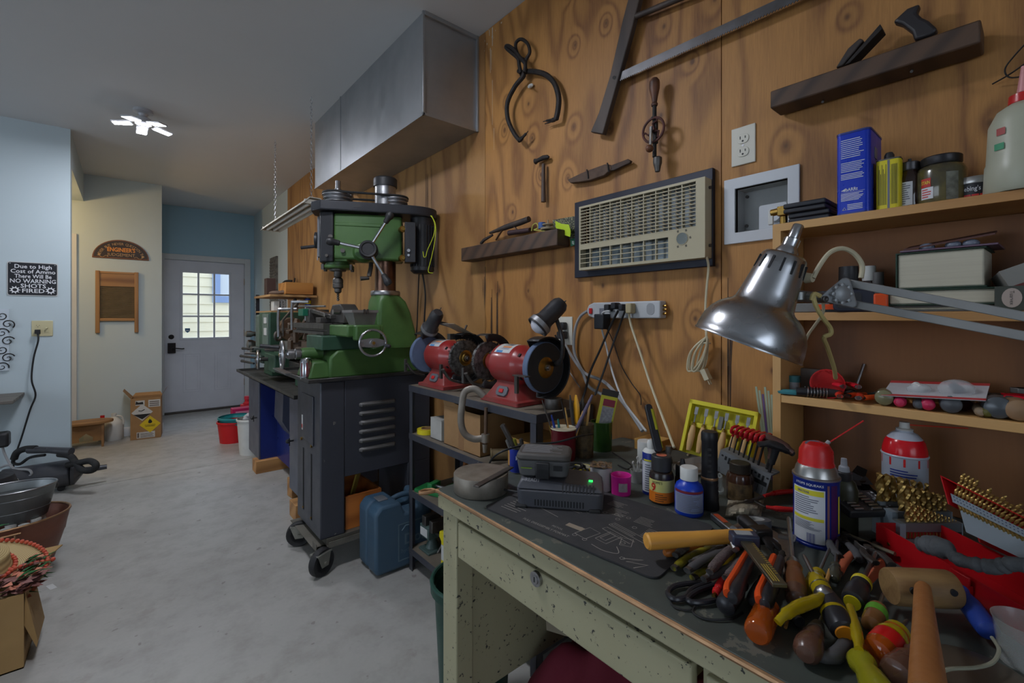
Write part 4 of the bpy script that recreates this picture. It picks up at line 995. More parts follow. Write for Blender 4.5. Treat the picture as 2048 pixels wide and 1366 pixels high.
# ---- bench grinders
def decal(g,M,w_,h_):pass
def grinder(M,label,wheels):
 t=thing('bench_grinder',label,'bench grinder',M)
 # local: x towards the viewer side (front), y along the spindle (+y = far), z up
 g=G();loft(g,[[(x,y,z)for(x,y)in rrect(a,b,.008,3)]for(z,a,b)in((0,.17,.235),(.014,.17,.235),(.018,.14,.20),(.075,.09,.12),(.10,.085,.11))])
 g.out('base',redp,t)
 s_=G().at(Matrix(((0,0,-1,0),(-1,0,0,0),(0,1,0,0),(0,0,0,1)))@T(0,.045,.0595)@RX(-24)).prism([(-.034,-.010),(-.024,-.02),(.024,-.02),(.034,-.010),(.034,.010),(.024,.02),(-.024,.02),(-.034,.010)],-.004,.006).out('switch_plate',mat('grey_switch_plate',(96,98,104),.5),t,bev=.002)
 G().at(Matrix(((0,0,-1,0),(-1,0,0,0),(0,1,0,0),(0,0,0,1)))@T(0,.045,.0595)@RX(-24)).box((-.012,-.008,.005),(.012,.008,.011)).out('switch',redg,s_,bev=.002)
 g=G();g.lathe([(.02,-.145),(.04,-.14),(.05,-.12),(.066,-.085),(.077,-.07),(.079,-.06),(.079,.06),(.077,.07),(.066,.085),(.05,.12),(.04,.14),(.02,.145)],36,(0,0,.150),ax='y')
 bd=g.out('motor_body',mat('glossy_dusty_red',(146,36,36),.3,var=.6,vs=6,col2=(130,72,68),coat=.3),t)
 g=G()
 for k in range(4):
  a=42+k*90
  for s_ in(-1,1):g.M=T(0,s_*.088,.150)@RY(a);g.box((.058,-.007,-.007),(.0665,.007,.007))
 g.out('vent_slots',ink,bd)
 # label wrapped on the upper front
 def lab(a0,a1,y0,y1,m_,nm,rr=.0796,par=bd):
  g=G();n=8;vs=[]
  for k in range(n+1):
   a=R(a0+(a1-a0)*k/n);vs+=[(-rr*cos(a),y0,.150+rr*sin(a)),(-rr*cos(a),y1,.150+rr*sin(a))]
  g.add(vs,[(2*k,2*k+2,2*k+3,2*k+1)for k in range(n)]);return g.out(nm,m_,par,flip=False)
 lb=lab(38,92,-.045,.050,paper,'label')
 lab(58,66,-.03,.02,mat('label_orange',(206,130,80),.6,var=0),'label_text',.0800,lb);lab(38,46,.0,.038,mat('label_blue',(70,130,180),.6,var=0),'label_blue_field',.0800,lb)
 for k in range(7):lab(70+k*2.6,71+k*2.6,-.028,.034-.01*(k%3),ink,'label_text',.0800,lb)
 for k in range(4):lab(50+k*2.2,50.8+k*2.2,-.028,.03-.012*(k%2),mat('label_blue_ink',(50,80,140),.6,var=0),'label_text',.0800,lb)
 for s_,kind in wheels:
  yc=s_*.172
  if kind=='stone':
   wm=mat('grinding_stone',(96,112,140),.8,var=.4,vs=20,bump=.4,bs=300);fm=mat('blackened_stone_face',(48,47,48),.6,var=.5,vs=14)
   w_=G().lathe([(.03,-.0135),(.0945,-.0135),(.0965,-.011),(.0965,.011),(.0945,.0135),(.03,.0135),(.03,-.0135)],44,(0,yc,.150),ax='y').out('grinding_wheel',wm,t)
   G().lathe([(.0,-.0142),(.093,-.0142),(.093,-.0134)]if s_<0 else[(.093,.0134),(.093,.0142),(0,.0142)],44,(0,yc,.150),ax='y').out('wheel_face',fm,w_)
   G().lathe([(.0,-.020),(.032,-.018),(.040,-.0148),(.040,-.014)]if s_<0 else[(.040,.014),(.040,.0148),(.032,.018),(0,.020)],28,(0,yc,.150),ax='y').out('wheel_flange',brass,w_)
  else:
   w_=G();wire=mat('wire_bristles',(70,68,66),.5,.7,var=.8,vs=60,col2=(150,148,146))
   w_.lathe([(.03,-.010),(.055,-.011),(.083,-.008),(.083,.008),(.055,.011),(.03,.010),(.03,-.010)],44,(0,yc,.150),ax='y')
   for k in range(260):
    a=random.uniform(0,2*pi);o_=random.uniform(-.009,.009);r1=random.uniform(.086,.094)
    w_.add([(.036*cos(a),yc+o_*.5-s_*-.007,.150+.036*sin(a)),(r1*cos(a+.03),yc+o_*1.1,.150+r1*sin(a+.03)),(r1*cos(a+.05),yc+o_*1.1,.150+r1*sin(a+.05))],[(0,1,2)])
   w_=w_.out('wire_wheel',wire,t)
   G().lathe([(.0,-.016),(.018,-.016),(.022,-.012),(.036,-.0105),(.038,-.009),(.038,.009),(.036,.0105),(.022,.012),(.018,.016),(0,.016)],28,(0,yc,.150),ax='y').out('wheel_flange',brass,w_)
  G().cyl((0,yc,.150),(0,yc+s_*.034,.150),.007,seg=12).cyl((0,yc+s_*.015,.150),(0,yc+s_*.027,.150),.013,seg=6).out('spindle_nut',steel,w_)
  # guard: C-shaped shroud open towards the front
  g=G();n=22;ro,y_a,y_b=.117,yc-.03,yc+.03;vs=[];fs=[]
  for k in range(n+1):
   a=R(-95+215*k/n)if kind=='stone' else R(-120+230*k/n)
   for(rr,yy)in((ro-.03,y_b if s_<0 else y_a),(ro,y_b if s_<0 else y_a),(ro,y_a if s_<0 else y_b),(ro-.006,y_a if s_<0 else y_b)):vs.append((rr*cos(a),yy,.150+rr*sin(a)))
  for k in range(n):
   for j in range(3):fs.append((k*4+j,k*4+4+j,k*4+5+j,k*4+j+1))
  g.add(vs,fs)
  gd=g.out('wheel_guard',mat('guard_black',(34,34,37),.42,.1,var=.4,vs=10,col2=(66,62,58)),t,flip=False)
  gd.modifiers.new('s','SOLIDIFY').thickness=.0022
  # lower lip and tool rest
  g=G();g.tube(sm([(-.02,yc,.150-.112),(-.08,yc,.150-.092),(-.118,yc,.150-.045)],5),.012,8,flat=.5)if kind!='stone' or s_>0 else g.box((-.125,yc-.035,.125),(-.099,yc+.035,.129));g.box((-.115,yc+.02,.06),(-.105,yc+.035,.125))
  g.out('tool_rest',dsteel,gd)
 return t
GM2=T(1.20,1.405,.932)
GM1=T(1.20,1.93,.932)
grinder(GM2,'red bench grinder with large black grindstone, nearer one on the rack',((-1,'stone'),(1,'wire')))
grinder(GM1,'dusty red bench grinder with wire brush wheel, farther one on the rack',((-1,'wire'),(1,'stone')))
# ---- the grinders' work lamps
lampb=mat('lamp_black',(46,46,50),.4,.1,var=.3,vs=12,col2=(80,76,72))
def work_lamp(M,base,label,lit):
 t=thing('work_lamp',label,'lamp',M)
 g=G();g.lathe([(.0,.075),(.022,.074),(.031,.06),(.033,.04),(.033,-.02),(.038,-.03),(.042,-.035),(.044,-.06),(.041,-.061),(.036,-.04),(0,-.035)],28);hd=g.out('lamp_head',lampb,t)
 G().lathe([(.0425,-.037),(.0432,-.0371),(.0437,-.054),(.043,-.0545)],28).out('maker_band',mat('silver_band',(150,150,152),.4,.6,var=.3),hd)
 G().sph((0,0,-.045),.034,16,(1,1,.95)).out('bulb',mat('frosted_bulb',(205,205,215),.35,var=0),t)
 G().cyl((.01,.01,.07),(.014,.012,.092),.0022,seg=8).out('switch_stem',dsteel,hd)
 I=M.inverted()
 pts=[I@Vector(p)for p in base]
 G().tube(sm(pts,6),.011,8,flat=.7).out('arm',lampb,t)
 return t
# far lamp: head centre px 862,640 ; near lamp px 1095,635
c1=at(866,645,2.22);c2=at(1097,632,1.64)
ax1=(at(880,618,2.12)-at(848,680,2.25)).normalized();ax2=(at(1112,615,1.62)-at(1072,655,1.60)).normalized()
def axmat(c,ax):
 z=ax;x=Vector((0,1,0)).cross(z).normalized();y=z.cross(x);m=Matrix((x,y,z)).transposed().to_4x4();m.translation=c;return m
work_lamp(axmat(c1,ax1),[c1+Vector((.02,-.02,0)),c1+Vector((.06,-.08,-.02)),(1.29,1.80,1.17),(1.27,1.81,1.10)],'black grinder lamp with dark hood, left one above the farther grinder',0)
work_lamp(axmat(c2,ax2),[c2+Vector((.03,-.01,-.01)),at(1125,680,1.62),at(1122,720,1.66),(1.26,1.24,1.09)],'black grinder lamp with white bulb, right one above the nearer grinder',0)
# eye shields
shl=mat('scratched_shield',(150,140,120),.3,var=.4,vs=20,alpha=.55)
for(M,y_,lab,tilt)in((GM1,-.165,'scratched clear eye shield over the wire wheel of the farther grinder',25),):
 t=thing('eye_shield',lab,'shield',M)
 G().at(T(-.03,y_,.285)@RY(tilt)).box((-.06,-.05,-.001),(.06,.05,.001)).out('shield',shl,t);G().cyl((-.01,y_,.25),(.03,y_+.02,.30),.005).box((-.055,y_+.03,.235),(-.02,y_+.055,.262)).out('bracket',dsteel,t)
# ---- C clamp hooked on the rack
cc=at(943,830,1.78)
t=thing('c_clamp','large grey iron C-clamp hanging on the front of the rack','clamp',cc)
frm=mat('worn_iron',(146,138,128),.5,.6,var=.5,vs=12,col2=(96,84,72))
def cp(px,py,d=0):return at(px,py,1.78+d)
pts=sm([cp(968,792),cp(950,778),cp(930,784),cp(924,810),cp(922,845),cp(930,868),cp(948,878),cp(968,876)],6)
nrm=Vector((sin(YAW),cos(YAW),0))
g=G();g.tube(pts,.0135,10,flat=.55,up=nrm);g.out('frame',frm,t,world=True)
G().tube([cp(972,815),cp(971,900)],.0075,10).out('screw',mat('brown_screw',(110,88,72),.5,.6,var=.5,vs=40),t,world=True)
G().cyl(cp(971,868),cp(971,884),.0165).out('nut_boss',frm,t,world=True);G().cyl(cp(970,888),cp(970,905),.011,.008).out('swivel',frm,t,world=True)
# ---- things on the second shelf (z = .69)
Zs=.6905
t=thing('tape_roll','roll of yellow tape at the left end of the second rack shelf','tape',(1.15,2.02,Zs));
G().pwall(circ(.048,28),circ(.028,28),0,.022).out('tape',yellow,t);G().pwall(circ(.028,28),circ(.025,28),-.0,.026).out('core',kraft,t)
def carton(name,lab,x0,x1,y0,y1,z0,z1,m_,flaps=True,cat='box',tape=None):
 t=thing(name,lab,cat,((x0+x1)/2,(y0+y1)/2,z0))
 g=G();g.pwall([(x0,y0),(x1,y0),(x1,y1),(x0,y1)],[(x0+.003,y0+.003),(x1-.003,y0+.003),(x1-.003,y1-.003),(x0+.003,y1-.003)],z0,z1);g.box((x0,y0,z0),(x1,y1,z0+.003));g.out('body',m_,t,world=True)
 if flaps:G().hex8([(x0,y0,z1-.003),(x1,y0,z1-.003),(x1,y1,z1-.003),(x0,y1,z1-.003),(x0-.002,y0+.002,z1+.004),(x1,y0+.002,z1),(x1,y1,z1),(x0,y1,z1+.006)]).out('lid',m_,t,world=True)
 if tape:G().box((x0-.0006,(y0+y1)/2-.02,z0),(x0,(y0+y1)/2+.02,z1)).out('tape',tape,t,world=True)
 return t
wbx=mat('grey_white_card',(176,174,168),.7,var=.3,vs=14,col2=(140,134,124))
carton('small_box','small dusty white carton on the second rack shelf',1.12,1.25,1.83,1.93,Zs,.785,wbx)
carton('cardboard_box','brown cardboard box behind the C-clamp on the second rack shelf',1.115,1.36,1.52,1.80,Zs,.865,kraft,False,tape=mat('brown_tape',(146,110,76),.3,var=.1))
o=G().hex8([(1.114,1.62,.865),(1.117,1.62,.865),(1.117,1.795,.865),(1.114,1.795,.865),(1.10,1.63,.885),(1.103,1.63,.885),(1.103,1.79,.905),(1.10,1.79,.905)]).out('flap',kraft,bpy.data.objects['cardboard_box'],world=True)
t=thing('pipe_fitting','round brass-coloured pipe stub lying beside the cardboard box','pipe',(1.17,1.44,Zs+.023))
G().at(RZ(-35)).lathe([(.022,-.05),(.024,-.05),(.024,-.044),(.0215,-.043),(.0215,.045),(.018,.045),(.018,-.045),(.022,-.05)],24,ax='x').out('tube',mat('dull_brass_tube',(150,132,100),.45,.6),t)
carton('tan_box','tan cardboard carton right of the pipe stub on the second rack shelf',1.14,1.34,1.24,1.37,Zs,.80,mat('tan_card',(176,132,70),.8,var=.3,vs=12))
for k,(x,y,lab)in enumerate(((1.34,1.97,'brown wooden stick leaning behind the third rack shelf'),(1.36,1.90,'orange-brown wooden stick leaning behind the third rack shelf'))):
 o=G().cyl((x,y,.405),(x+.01,y-.03,.68),.014+.004*k,seg=12).out('wooden_stick',woodmat('orange_stick',(186,120,64),(140,84,40),'z',60));tag(o,lab,'stick')
# ---- third shelf: green drill-press vise
Zs=.4045
gv=mat('bright_green_enamel',(34,120,62),.35,var=.4,vs=12,col2=(26,84,48))
t=thing('bench_vise','green drill-press vise lying on the third rack shelf','vise',(1.17,1.96,Zs))
G().at(RZ(20)).box((-.05,-.10,0),(.05,.10,.018)).box((-.035,-.10,.018),(.035,-.07,.05)).box((-.035,.0,.018),(.035,.03,.05)).out('body',gv,t,bev=.003)
G().at(RZ(20)).cyl((0,-.15,.032),(0,.05,.032),.007,seg=10).cyl((-.04,-.15,.032),(.04,-.15,.032),.004,seg=8).out('screw',steel,t)
t=thing('black_tool','long black power tool lying behind the green vise','power tool',(1.26,1.6,Zs))
G().cyl((0,.28,.05),(0,-.15,.045),.035,.045,20).box((-.035,-.28,.0),(.035,-.14,.09)).out('body',black,t,bev=.008)
G().cyl((0,.28,.05),(0,.34,.05),.012).out('nose',dsteel,t)
# ---- bottom shelf
Zs=.1135
t=thing('bench_vise','grey-green vise with white label on the bottom rack shelf','vise',(1.165,1.99,Zs))
vg=mat('slate_green_enamel',(74,92,88),.4,var=.4,vs=10)
g=G();g.box((-.05,-.05,0),(.05,.05,.012));g.lathe([(.035,.012),(.02,.05),(.03,.07)],20);g.box((-.045,-.04,.07),(.045,.045,.13));g.out('body',vg,t,bev=.003)
G().box((-.048,-.03,.08),(-.0455,.035,.118)).out('label',paper,t);G().box((-.045,-.075,.115),(.045,-.045,.17)).out('jaw',dsteel,t,bev=.003);G().box((-.045,-.01,.125),(.045,.025,.175)).out('jaw',dsteel,t,bev=.003)
G().cyl((0,-.16,.095),(0,.05,.095),.008,seg=10).cyl((-.06,-.15,.06),(-.0,-.15,.13),.005,seg=8).out('screw',dsteel,t)
t=thing('bar_clamp','yellow spring clamp standing on the bottom rack shelf','clamp',(1.135,1.82,Zs))
G().prism([(-.03,0),(.02,0),(.012,.05),(.016,.11),(.035,.13),(.03,.155),(.0,.165),(-.03,.15),(-.04,.135),(-.016,.12),(-.014,.05)],-.015,.015,'x').out('body',yellow,t,bev=.004)
G().box((-.017,-.010,.03),(-.015,.010,.10)).out('label',paper,t)
g=G().at(T(1.235,1.84,.30)@RZ(30));g.pwall(circ(.09,32),circ(.075,32),-.006,.006,'x');g.prism(circ(.075,32),-.002,.002,'x')
o=g.out('metal_disc',steel);tag(o,'round steel disc standing at the right of the bottom rack shelf','disc')
for k in range(1):o=G().cyl((1.235,1.84,.114),(1.235,1.84,.21),.02).out('stand',dsteel,o,world=True)
# ---- blue plastic tool case on the floor
blc=mat('dusty_blue_plastic',(56,84,106),.5,var=.5,vs=4,col2=(84,96,104),bump=.1,bs=200)
t=thing('tool_case','dusty blue plastic power-tool case standing on the floor by the rack','case',(.93,2.12,0))
x0,x1,y0_,y1_,zt=.915,1.228,2.10,2.305,.345
cut=[(x0+.01,.012),(x1-.01,.012),(x1,.04),(x1,zt-.04),(x1-.03,zt),(x1-.06,zt),(x1-.075,zt-.06),(x0+.17,zt-.06),(x0+.155,zt-.06),(x0+.135,zt),(x0+.03,zt),(x0,zt-.035),(x0,.04)]
g=G();g.prism(cut,y0_,y0_+.103,'y');g.out('front_half',blc,t,world=True,bev=.016,seg=3)
g=G();g.prism(cut,y0_+.107,y1_,'y');g.out('rear_half',blc,t,world=True,bev=.016,seg=3)
G().tube(sm([(x0+.13,2.205,zt-.02),(x0+.17,2.205,zt-.008),(x1-.09,2.205,zt-.008),(x1-.055,2.205,zt-.02)],4),.014,10).out('handle',blc,t,world=True)
G().box((x0+.05,2.17,zt-.001),(x0+.10,2.24,zt+.006)).out('latch',mat('grey_latch',(104,106,110),.5),t,world=True,bev=.003)
g=G();g.text('Dos',.075,T(x0+.15,y0_-.002,.15)@FM,bold=.02,align='LEFT');g.text('MultiPro Tool',.026,T(x0+.13,y0_-.002,.105)@FM,align='LEFT')if 0 else None
g.pwall([(x0+.12,.05),(x1-.03,.05),(x1-.03,.235),(x0+.12,.235)],[(x0+.125,.055),(x1-.035,.055),(x1-.035,.23),(x0+.125,.23)],y0_-.002,y0_+.004,'y')
g.tube([(x0+.14,y0_-.001,.20),(x0+.16,y0_-.001,.222),(x0+.20,y0_-.001,.218)],.003,6)
g.text('hydl mui s',.030,T(x0+.135,y0_-.002,.098)@FM,align='LEFT')
lt_=g.out('raised_lettering',mat('blue_raised',(92,112,124),.5,var=.3),t,world=True)
# ================================================================== FLOOR, FAR LEFT: stool, jug, box, buckets
stw=woodmat('stool_pine',(156,116,72),(112,78,44),'x',36,.55)
sp=onz(177,893,0);c=Vector((-.30,6.12,0))
t=thing('step_stool','low pine stool with oval top and arched legs in the corner','stool',c)
G().prism(circ(.20,36,ry=.125),.225,.25).out('seat',stw,t,bev=.004)
for s_ in(-1,1):
 pl_=[(-.10,0),(-.045,0),(-.04,.05),(0,.075),(.04,.05),(.045,0),(.10,0),(.075,.225),(-.075,.225)]
 G().prism(pl_,s_*.12-.009,s_*.12+.009,'x').out('leg',stw,t)
pl_=[(-.13,0.06),(-.05,.06),(-.05,.10),(0,.14),(.05,.10),(.05,.06),(.13,.06),(.12,.225),(-.12,.225)]
G().prism(pl_,-.075,-.06,'y').out('apron',stw,t)
t=thing('plastic_jug','white plastic gallon jug standing behind the pine stool','jug',(-.10,6.29,0))
G().lathe([(.0,0),(.072,0),(.078,.01),(.078,.15),(.07,.19),(.03,.235),(.02,.24),(.02,.255)],28).out('body',white,t)
G().lathe([(.022,.25),(.022,.272),(0,.273)],16).out('cap',white,t);G().tube(sm([(.02,-.01,.245),(.06,-.02,.235),(.075,-.02,.19),(.072,-.02,.15)],5),.009).out('handle',white,t)
t=thing('plastic_bottle','small bottle with red cap between stool and wall','bottle',(-.19,6.31,0))
G().lathe([(.0,0),(.035,0),(.035,.18),(.015,.22),(.015,.23)],16).out('body',white,t);G().lathe([(.018,.225),(.018,.26),(0,.26)],14).out('cap',redg,t)
# hazard carton
cx,cy=.165,6.21;hw=.125;z1=.43
t=thing('hazard_box','open cardboard carton with oxidiser diamonds standing in front of the wall','box',(cx,cy,0))
M=T(cx,cy,0)@RZ(-6)
g=G().at(M);g.pwall([(-hw,-.1),(hw,-.1),(hw,.1),(-hw,.1)],[(-hw+.004,-.096),(hw-.004,-.096),(hw-.004,.096),(-hw+.004,.096)],0,z1);g.box((-hw,-.1,0),(hw,.1,.004));g.out('body',kraft,t,world=True)
for(s_,dx)in((-1,-.05),(1,.035)):
 G().at(M).add([(s_*hw,-.1,z1),(s_*hw,.1,z1),(s_*hw+dx*1.4,.1,z1+.085),(s_*hw+dx*1.2,-.1,z1+.085)],[(0,1,2,3)]).out('flap',kraft,t,world=True)
G().at(M).add([(-hw,.1,z1),(hw,.1,z1),(hw-.02,.13,z1+.03),(-hw+.02,.13,z1+.03)],[(0,1,2,3)]).out('flap',kraft,t,world=True)
yy=-.1012
def dia(cx_,cz_,s_,m_,nm,d=0,inner=None):
 return G().at(M).prism([(cx_-s_,cz_),(cx_,cz_-s_),(cx_+s_,cz_),(cx_,cz_+s_)],yy-d,yy+.001-d,'y').out(nm,m_,t,world=True)
dia(-.03,.28,.088,paper,'white_diamond');dia(.035,.15,.088,mat('hazard_yellow',(214,186,30),.6,var=.05),'yellow_diamond',.0006)
g=G().at(M);g.prism([(-.03-.072,.262),(-.03,.19+.018),(-.03+.072,.262)],yy-.0009,yy-.0005,'y');
g.tube([(-.03-.03,yy-.0008,.30),(-.03-.005,yy-.0008,.295),(-.03+.02,yy-.0008,.31)],.004,5)
g.prism([(.02,.165),(.03,.16),(.04,.16),(.05,.165),(.052,.18),(.045,.19),(.044,.20),(.036,.195),(.034,.21),(.026,.195),(.02,.185)],yy-.0016,yy-.0012,'y')
g.prism([(-.005,.128),(.075,.128),(.075,.132),(-.005,.132)],yy-.0016,yy-.0012,'y')
g.text('OXIDIZER',.020,M@T(.035,yy-.0014,.142)@FM if 0 else T(.035,yy-.0014,.142)@FM);g.prism([(-.085,.365),(-.02,.365),(-.025,.39),(-.06,.385),(-.08,.40)],yy-.0012,yy-.0009,'y')
g.out('hazard_print',ink,t,world=True)
for q in(((-.085,yy-.0004,.355),(-.01,yy,.405)),((.02,yy-.0004,.33),(.12,yy,.405)),((-.075,yy-.0004,.012),(.075,yy,.075))):G().at(M).box(*q).out('shipping_label',paper,t,world=True)
g=G().at(M);[g.box((-.045,yy-.0009,.02+k*.012),(.065-.01*(k%2),yy-.0005,.025+k*.012))for k in range(4)];g.box((-.07,yy-.0009,.02),(-.055,yy-.0005,.068));[g.box((.03,yy-.0009,.34+k*.02),(.11,yy-.0005,.35+k*.02))for k in range(3)];g.out('label_print',mat('faded_ink',(100,90,86),.6,var=0),t,world=True,kind='stuff')
def bucket(name,lab,base,r,h,m_,seg=32):
 t=thing(name,lab,'bucket',base);G().shell([(r*.82,0),(r*.98,h-.02),(r*1.04,h-.018),(r*1.04,h-.004),(r,h)],seg,th=.003).out('body',m_,t);return t
bucket('bucket','red plastic bucket on the floor near the back door',(.83,5.42,0),.135,.215,mat('red_bucket_plastic',(206,30,36),.35,var=.1))
bucket('basin','teal plastic basin stacked in the red bucket',(.86,5.42,.17),.155,.085,mat('teal_plastic',(30,136,140),.35,var=.1))
t=bucket('pail','white plastic pail beside the far end of the lathe stand',(.90,4.84,0),.125,.33,white)
g=G()
for k in range(9):g.sph((.07*cos(k*2.4)*(k%3)/2,.07*sin(k*2.4)*(k%3)/2,.325+.012*(k%4)),.045,8,(1,.8,.6))
tag(g.at(Matrix()).out('plastic_bag',mat('milky_plastic_film',(205,205,208),.2,var=.3,vs=20,alpha=.7)),'crumpled clear plastic bag in the white pail','bag').location=(.90,4.84,0)
t=thing('detergent_jug','red plastic jug standing on the floor behind the bucket by the door','jug',(1.10,6.2,0))
G().prism(rrect(.14,.09,.03),0,.24).lathe([(.05,.24),(.025,.27),(.025,.30)],20).out('body',mat('jug_red',(196,30,50),.35,var=.1),t,bev=.01);G().lathe([(.03,.295),(.03,.33),(0,.33)],16).out('cap',mat('jug_cap_pink',(206,60,80),.4,var=0),t);G().at(T(-.0,-.046,.12)).box((-.05,-.001,-.05),(.05,0,.06)).out('label',mat('jug_label_white',(214,206,206),.5,var=0),t)
t=thing('magenta_box','magenta package lying behind the teal basin','box',(.98,5.75,0));G().box((-.11,-.06,0),(.11,.06,.28)).out('body',mat('magenta_card',(186,26,90),.5,var=.1),t,bev=.004);G().box((-.08,-.0615,.20),(.08,-.06,.25)).out('print',mat('pink_print',(226,150,180),.5,var=0),t)
# ================================================================== THINGS ON THE PLYWOOD WALL
WMr=Matrix(((0,0,-1),(-1,0,0),(0,1,0))).to_4x4() # local X to the right along the wall, Y up, Z out of the wall
def W(px,py,d=0.):return onx(px,py,WX-d)
def WM(p):return T(*p)@WMr
def wpoly(pts,d):return[(W(x,y,d).y,W(x,y,d).z)for x,y in pts]
def c4(x,y):return(960+x/4.27,60+y/4.27)
def c6(x,y):return(1180+x/2.359,y/2.359)
def c2(x,y):return(900+x/3.4155,300+y/3.415)
# ice tongs
t=thing('ice_tongs','black wrought-iron ice tongs hanging on the plywood','tongs',W(1046,147,.04))
def wt_(pts,r,d,nm,par,m=ironb,n=5,flat=1,closed=False):
 return G().tube(sm([W(*c4(x,y),d)for x,y in pts],n,closed),r,8,flat=flat,closed=closed,up=(1,0,0)if flat!=1 else None).out(nm,m,par,world=True)
wt_([(330,350),(375,385),(300,480),(235,620),(238,760),(290,880),(340,945)],.0105,.045,'arm',t)
wt_([(340,945),(375,905),(410,865)],[.009,.006,.002],.045,'point',t)
wt_([(350,378),(400,355),(480,358),(570,388),(640,465),(672,580),(665,690),(648,765)],.0115,.036,'arm',t)
wt_([(655,760),(600,768),(540,782)],[.008,.005,.002],.036,'point',t);wt_([(640,772),(600,785),(555,802)],[.006,.004,.002],.032,'point',t)
wt_([(390,350),(392,260),(425,190),(405,115),(350,78),(308,110),(310,175),(345,235),(395,262)],.0075,.04,'handle_loop',t)
wt_([(350,370),(335,300),(325,245),(270,195),(222,150),(240,135),(295,172),(345,240),(385,290),(380,360)],.0085,.055,'handle_loop',t)
tag(G().cyl(W(1058,172,0),W(1058,172,.05),.004).sph(W(1061,172,.012),.009,8,(1,2,1)).out('nail_hook',white),'white-tipped nail hook under the ice tongs','hook')
# bow saw
sawd=woodmat('blackened_saw_wood',(74,60,52),(40,32,28),'z',60,.6)
t=thing('bow_saw','old wooden-framed bow saw with toothed blade hanging high on the plywood','saw',W(1221,150,.03))
G().prism(wpoly([(1181,264),(1205,268),(1234,165),(1262,62),(1296,-70),(1274,-70),(1245,40),(1220,150),(1197,226)],.045),WX-.045,WX-.022,'x').out('side_arm',sawd,t,world=True,bev=.003)
a,b=W(1270,34,.035),W(1520,-70,.035);G().cyl(a,b,.010,.010,12).out('stretcher',sawd,t,world=True)
a0,a1,b0,b1=W(1238,146,.035),W(1236,162,.035),W(1690,-64,.035),W(1705,-50,.035)
n=90;top=[(a0.y,a0.z),(b0.y,b0.z)];bot=[]
for k in range(n+1):
 u=1-k/n;p=a1.lerp(b1,u);bot.append((p.y,p.z));
 if k<n:q=a1.lerp(b1,u-.5/n);bot.append((q.y,q.z-.0055))
G().prism(top+bot,WX-.0362,WX-.034,'x').out('blade',mat('dark_blade_steel',(92,92,94),.42,.9,var=.5,vs=14,col2=(60,52,46)),t,world=True)
G().cyl(W(1228,155,.05),W(1228,155,.018),.006,seg=8).out('blade_pin',dsteel,t,world=True)
# hand drill
t=thing('hand_drill','old eggbeater hand drill hanging above the heater','hand drill',W(1307,260,.05))
d_=.045;zt=W(1305,158,d_);zb=W(1309,212,d_);L=zt.z-zb.z;yc=zb.y
G().lathe([(0,0),(.010,0),(.0115,.006),(.008,.012),(.011,.03),(.017,.058),(.0175,.075),(.0165,L-.01),(.010,L-.001),(0,L)],20,(WX-d_,yc,zb.z)).out('handle',handw,t,world=True)
c=W(1306.5,260,.055)
G().cyl((WX-d_,yc,zb.z+.002),(WX-d_,yc,W(1311,314,d_).z),.007).box((WX-d_-.006,yc-.011,c.z-.045),(WX-d_+.006,yc+.006,c.z+.03)).out('frame',ironb,t,world=True,bev=.002)
g=G();g.ring(.040,.0042,tuple(c),'x',36,8)
for k in range(3):
 g.M=T(*c)@RX(120*k+20);g.tube([(0,0,.006),(0,.010,.020),(0,-.004,.031),(0,.0,.040)],.0036,6)
g.M=Matrix();g.cyl(c+Vector((-.012,0,0)),c+Vector((.01,0,0)),.009)
g.out('gear_wheel',mat('worn_red_iron',(96,60,56),.5,.5,var=.6,vs=30,col2=(60,54,50)),t,world=True)
kn=W(1299,297,.075)
G().tube([c+Vector((-.014,0,.008)),(c.x-.016,(c.y+kn.y)/2,(c.z+kn.z)/2),kn+Vector((.005,0,.006))],.0055,8,flat=.5).out('crank_arm',dsteel,t,world=True)
G().sph(kn,.0125,14,(1.2,1,1)).out('crank_knob',handw,t,world=True)
zc=W(1314,314,d_);G().lathe([(0,-.052),(.008,-.05),(.0115,-.032),(.0145,-.022),(.0145,-.004),(.010,0),(0,0)],20,(WX-d_,W(1315,320,d_).y,zc.z)).out('drill_chuck',dsteel,t,world=True)
tag(G().cyl(W(1304,235,0),W(1304,235,.06),.003).out('nail',dsteel),'nail holding the eggbeater drill','nail')
# small hammer
t=thing('hammer','small old hammer hanging head-up between ice tongs and heater','hammer',W(1086,325,.02))
d_=.022;a=W(1087,328,d_);b=W(1087,404,d_)
G().cyl((WX-d_,a.y,a.z),(WX-d_,b.y,b.z),.0085,.011,12).out('handle',woodmat('black_hammer_handle',(78,58,46),(44,34,28),'z',70),t,world=True)
l,r=W(1071,323,d_),W(1098,323,d_)
G().tube([(WX-d_,l.y,l.z),(WX-d_,l.y-.012,l.z),(WX-d_,a.y,l.z+.003),(WX-d_,r.y+.01,l.z-.001),(WX-d_,r.y,l.z-.003)],[.013,.009,.011,.010,.004],12).out('head',ironb,t,world=True)
# folding tool in worn sheath
t=thing('folding_tool','rusty folding tool with leather sheath hanging left of the hand drill','tool',W(1200,343,.02))
G().prism(wpoly([(1137,360),(1160,349),(1176,342),(1212,329),(1222,330),(1226,338),(1210,352),(1180,362),(1143,367)],.02),WX-.028,WX-.008,'x').out('sheath',mat('brown_old_leather',(86,66,52),.7,var=.6,vs=30,bump=.4),t,world=True,bev=.003)
G().prism(wpoly([(1214,334),(1256,318),(1262,322),(1260,326),(1228,341),(1216,342)],.024),WX-.026,WX-.014,'x').out('handle',rustst,t,world=True,bev=.002)
for(x,y)in((1175,343),(1216,330)):a=W(x,y,.03);G().tube([a+Vector((0,.004,.008)),a,a+Vector((0,-.004,-.028))],.003,6).out('strap',ironb,t,world=True)
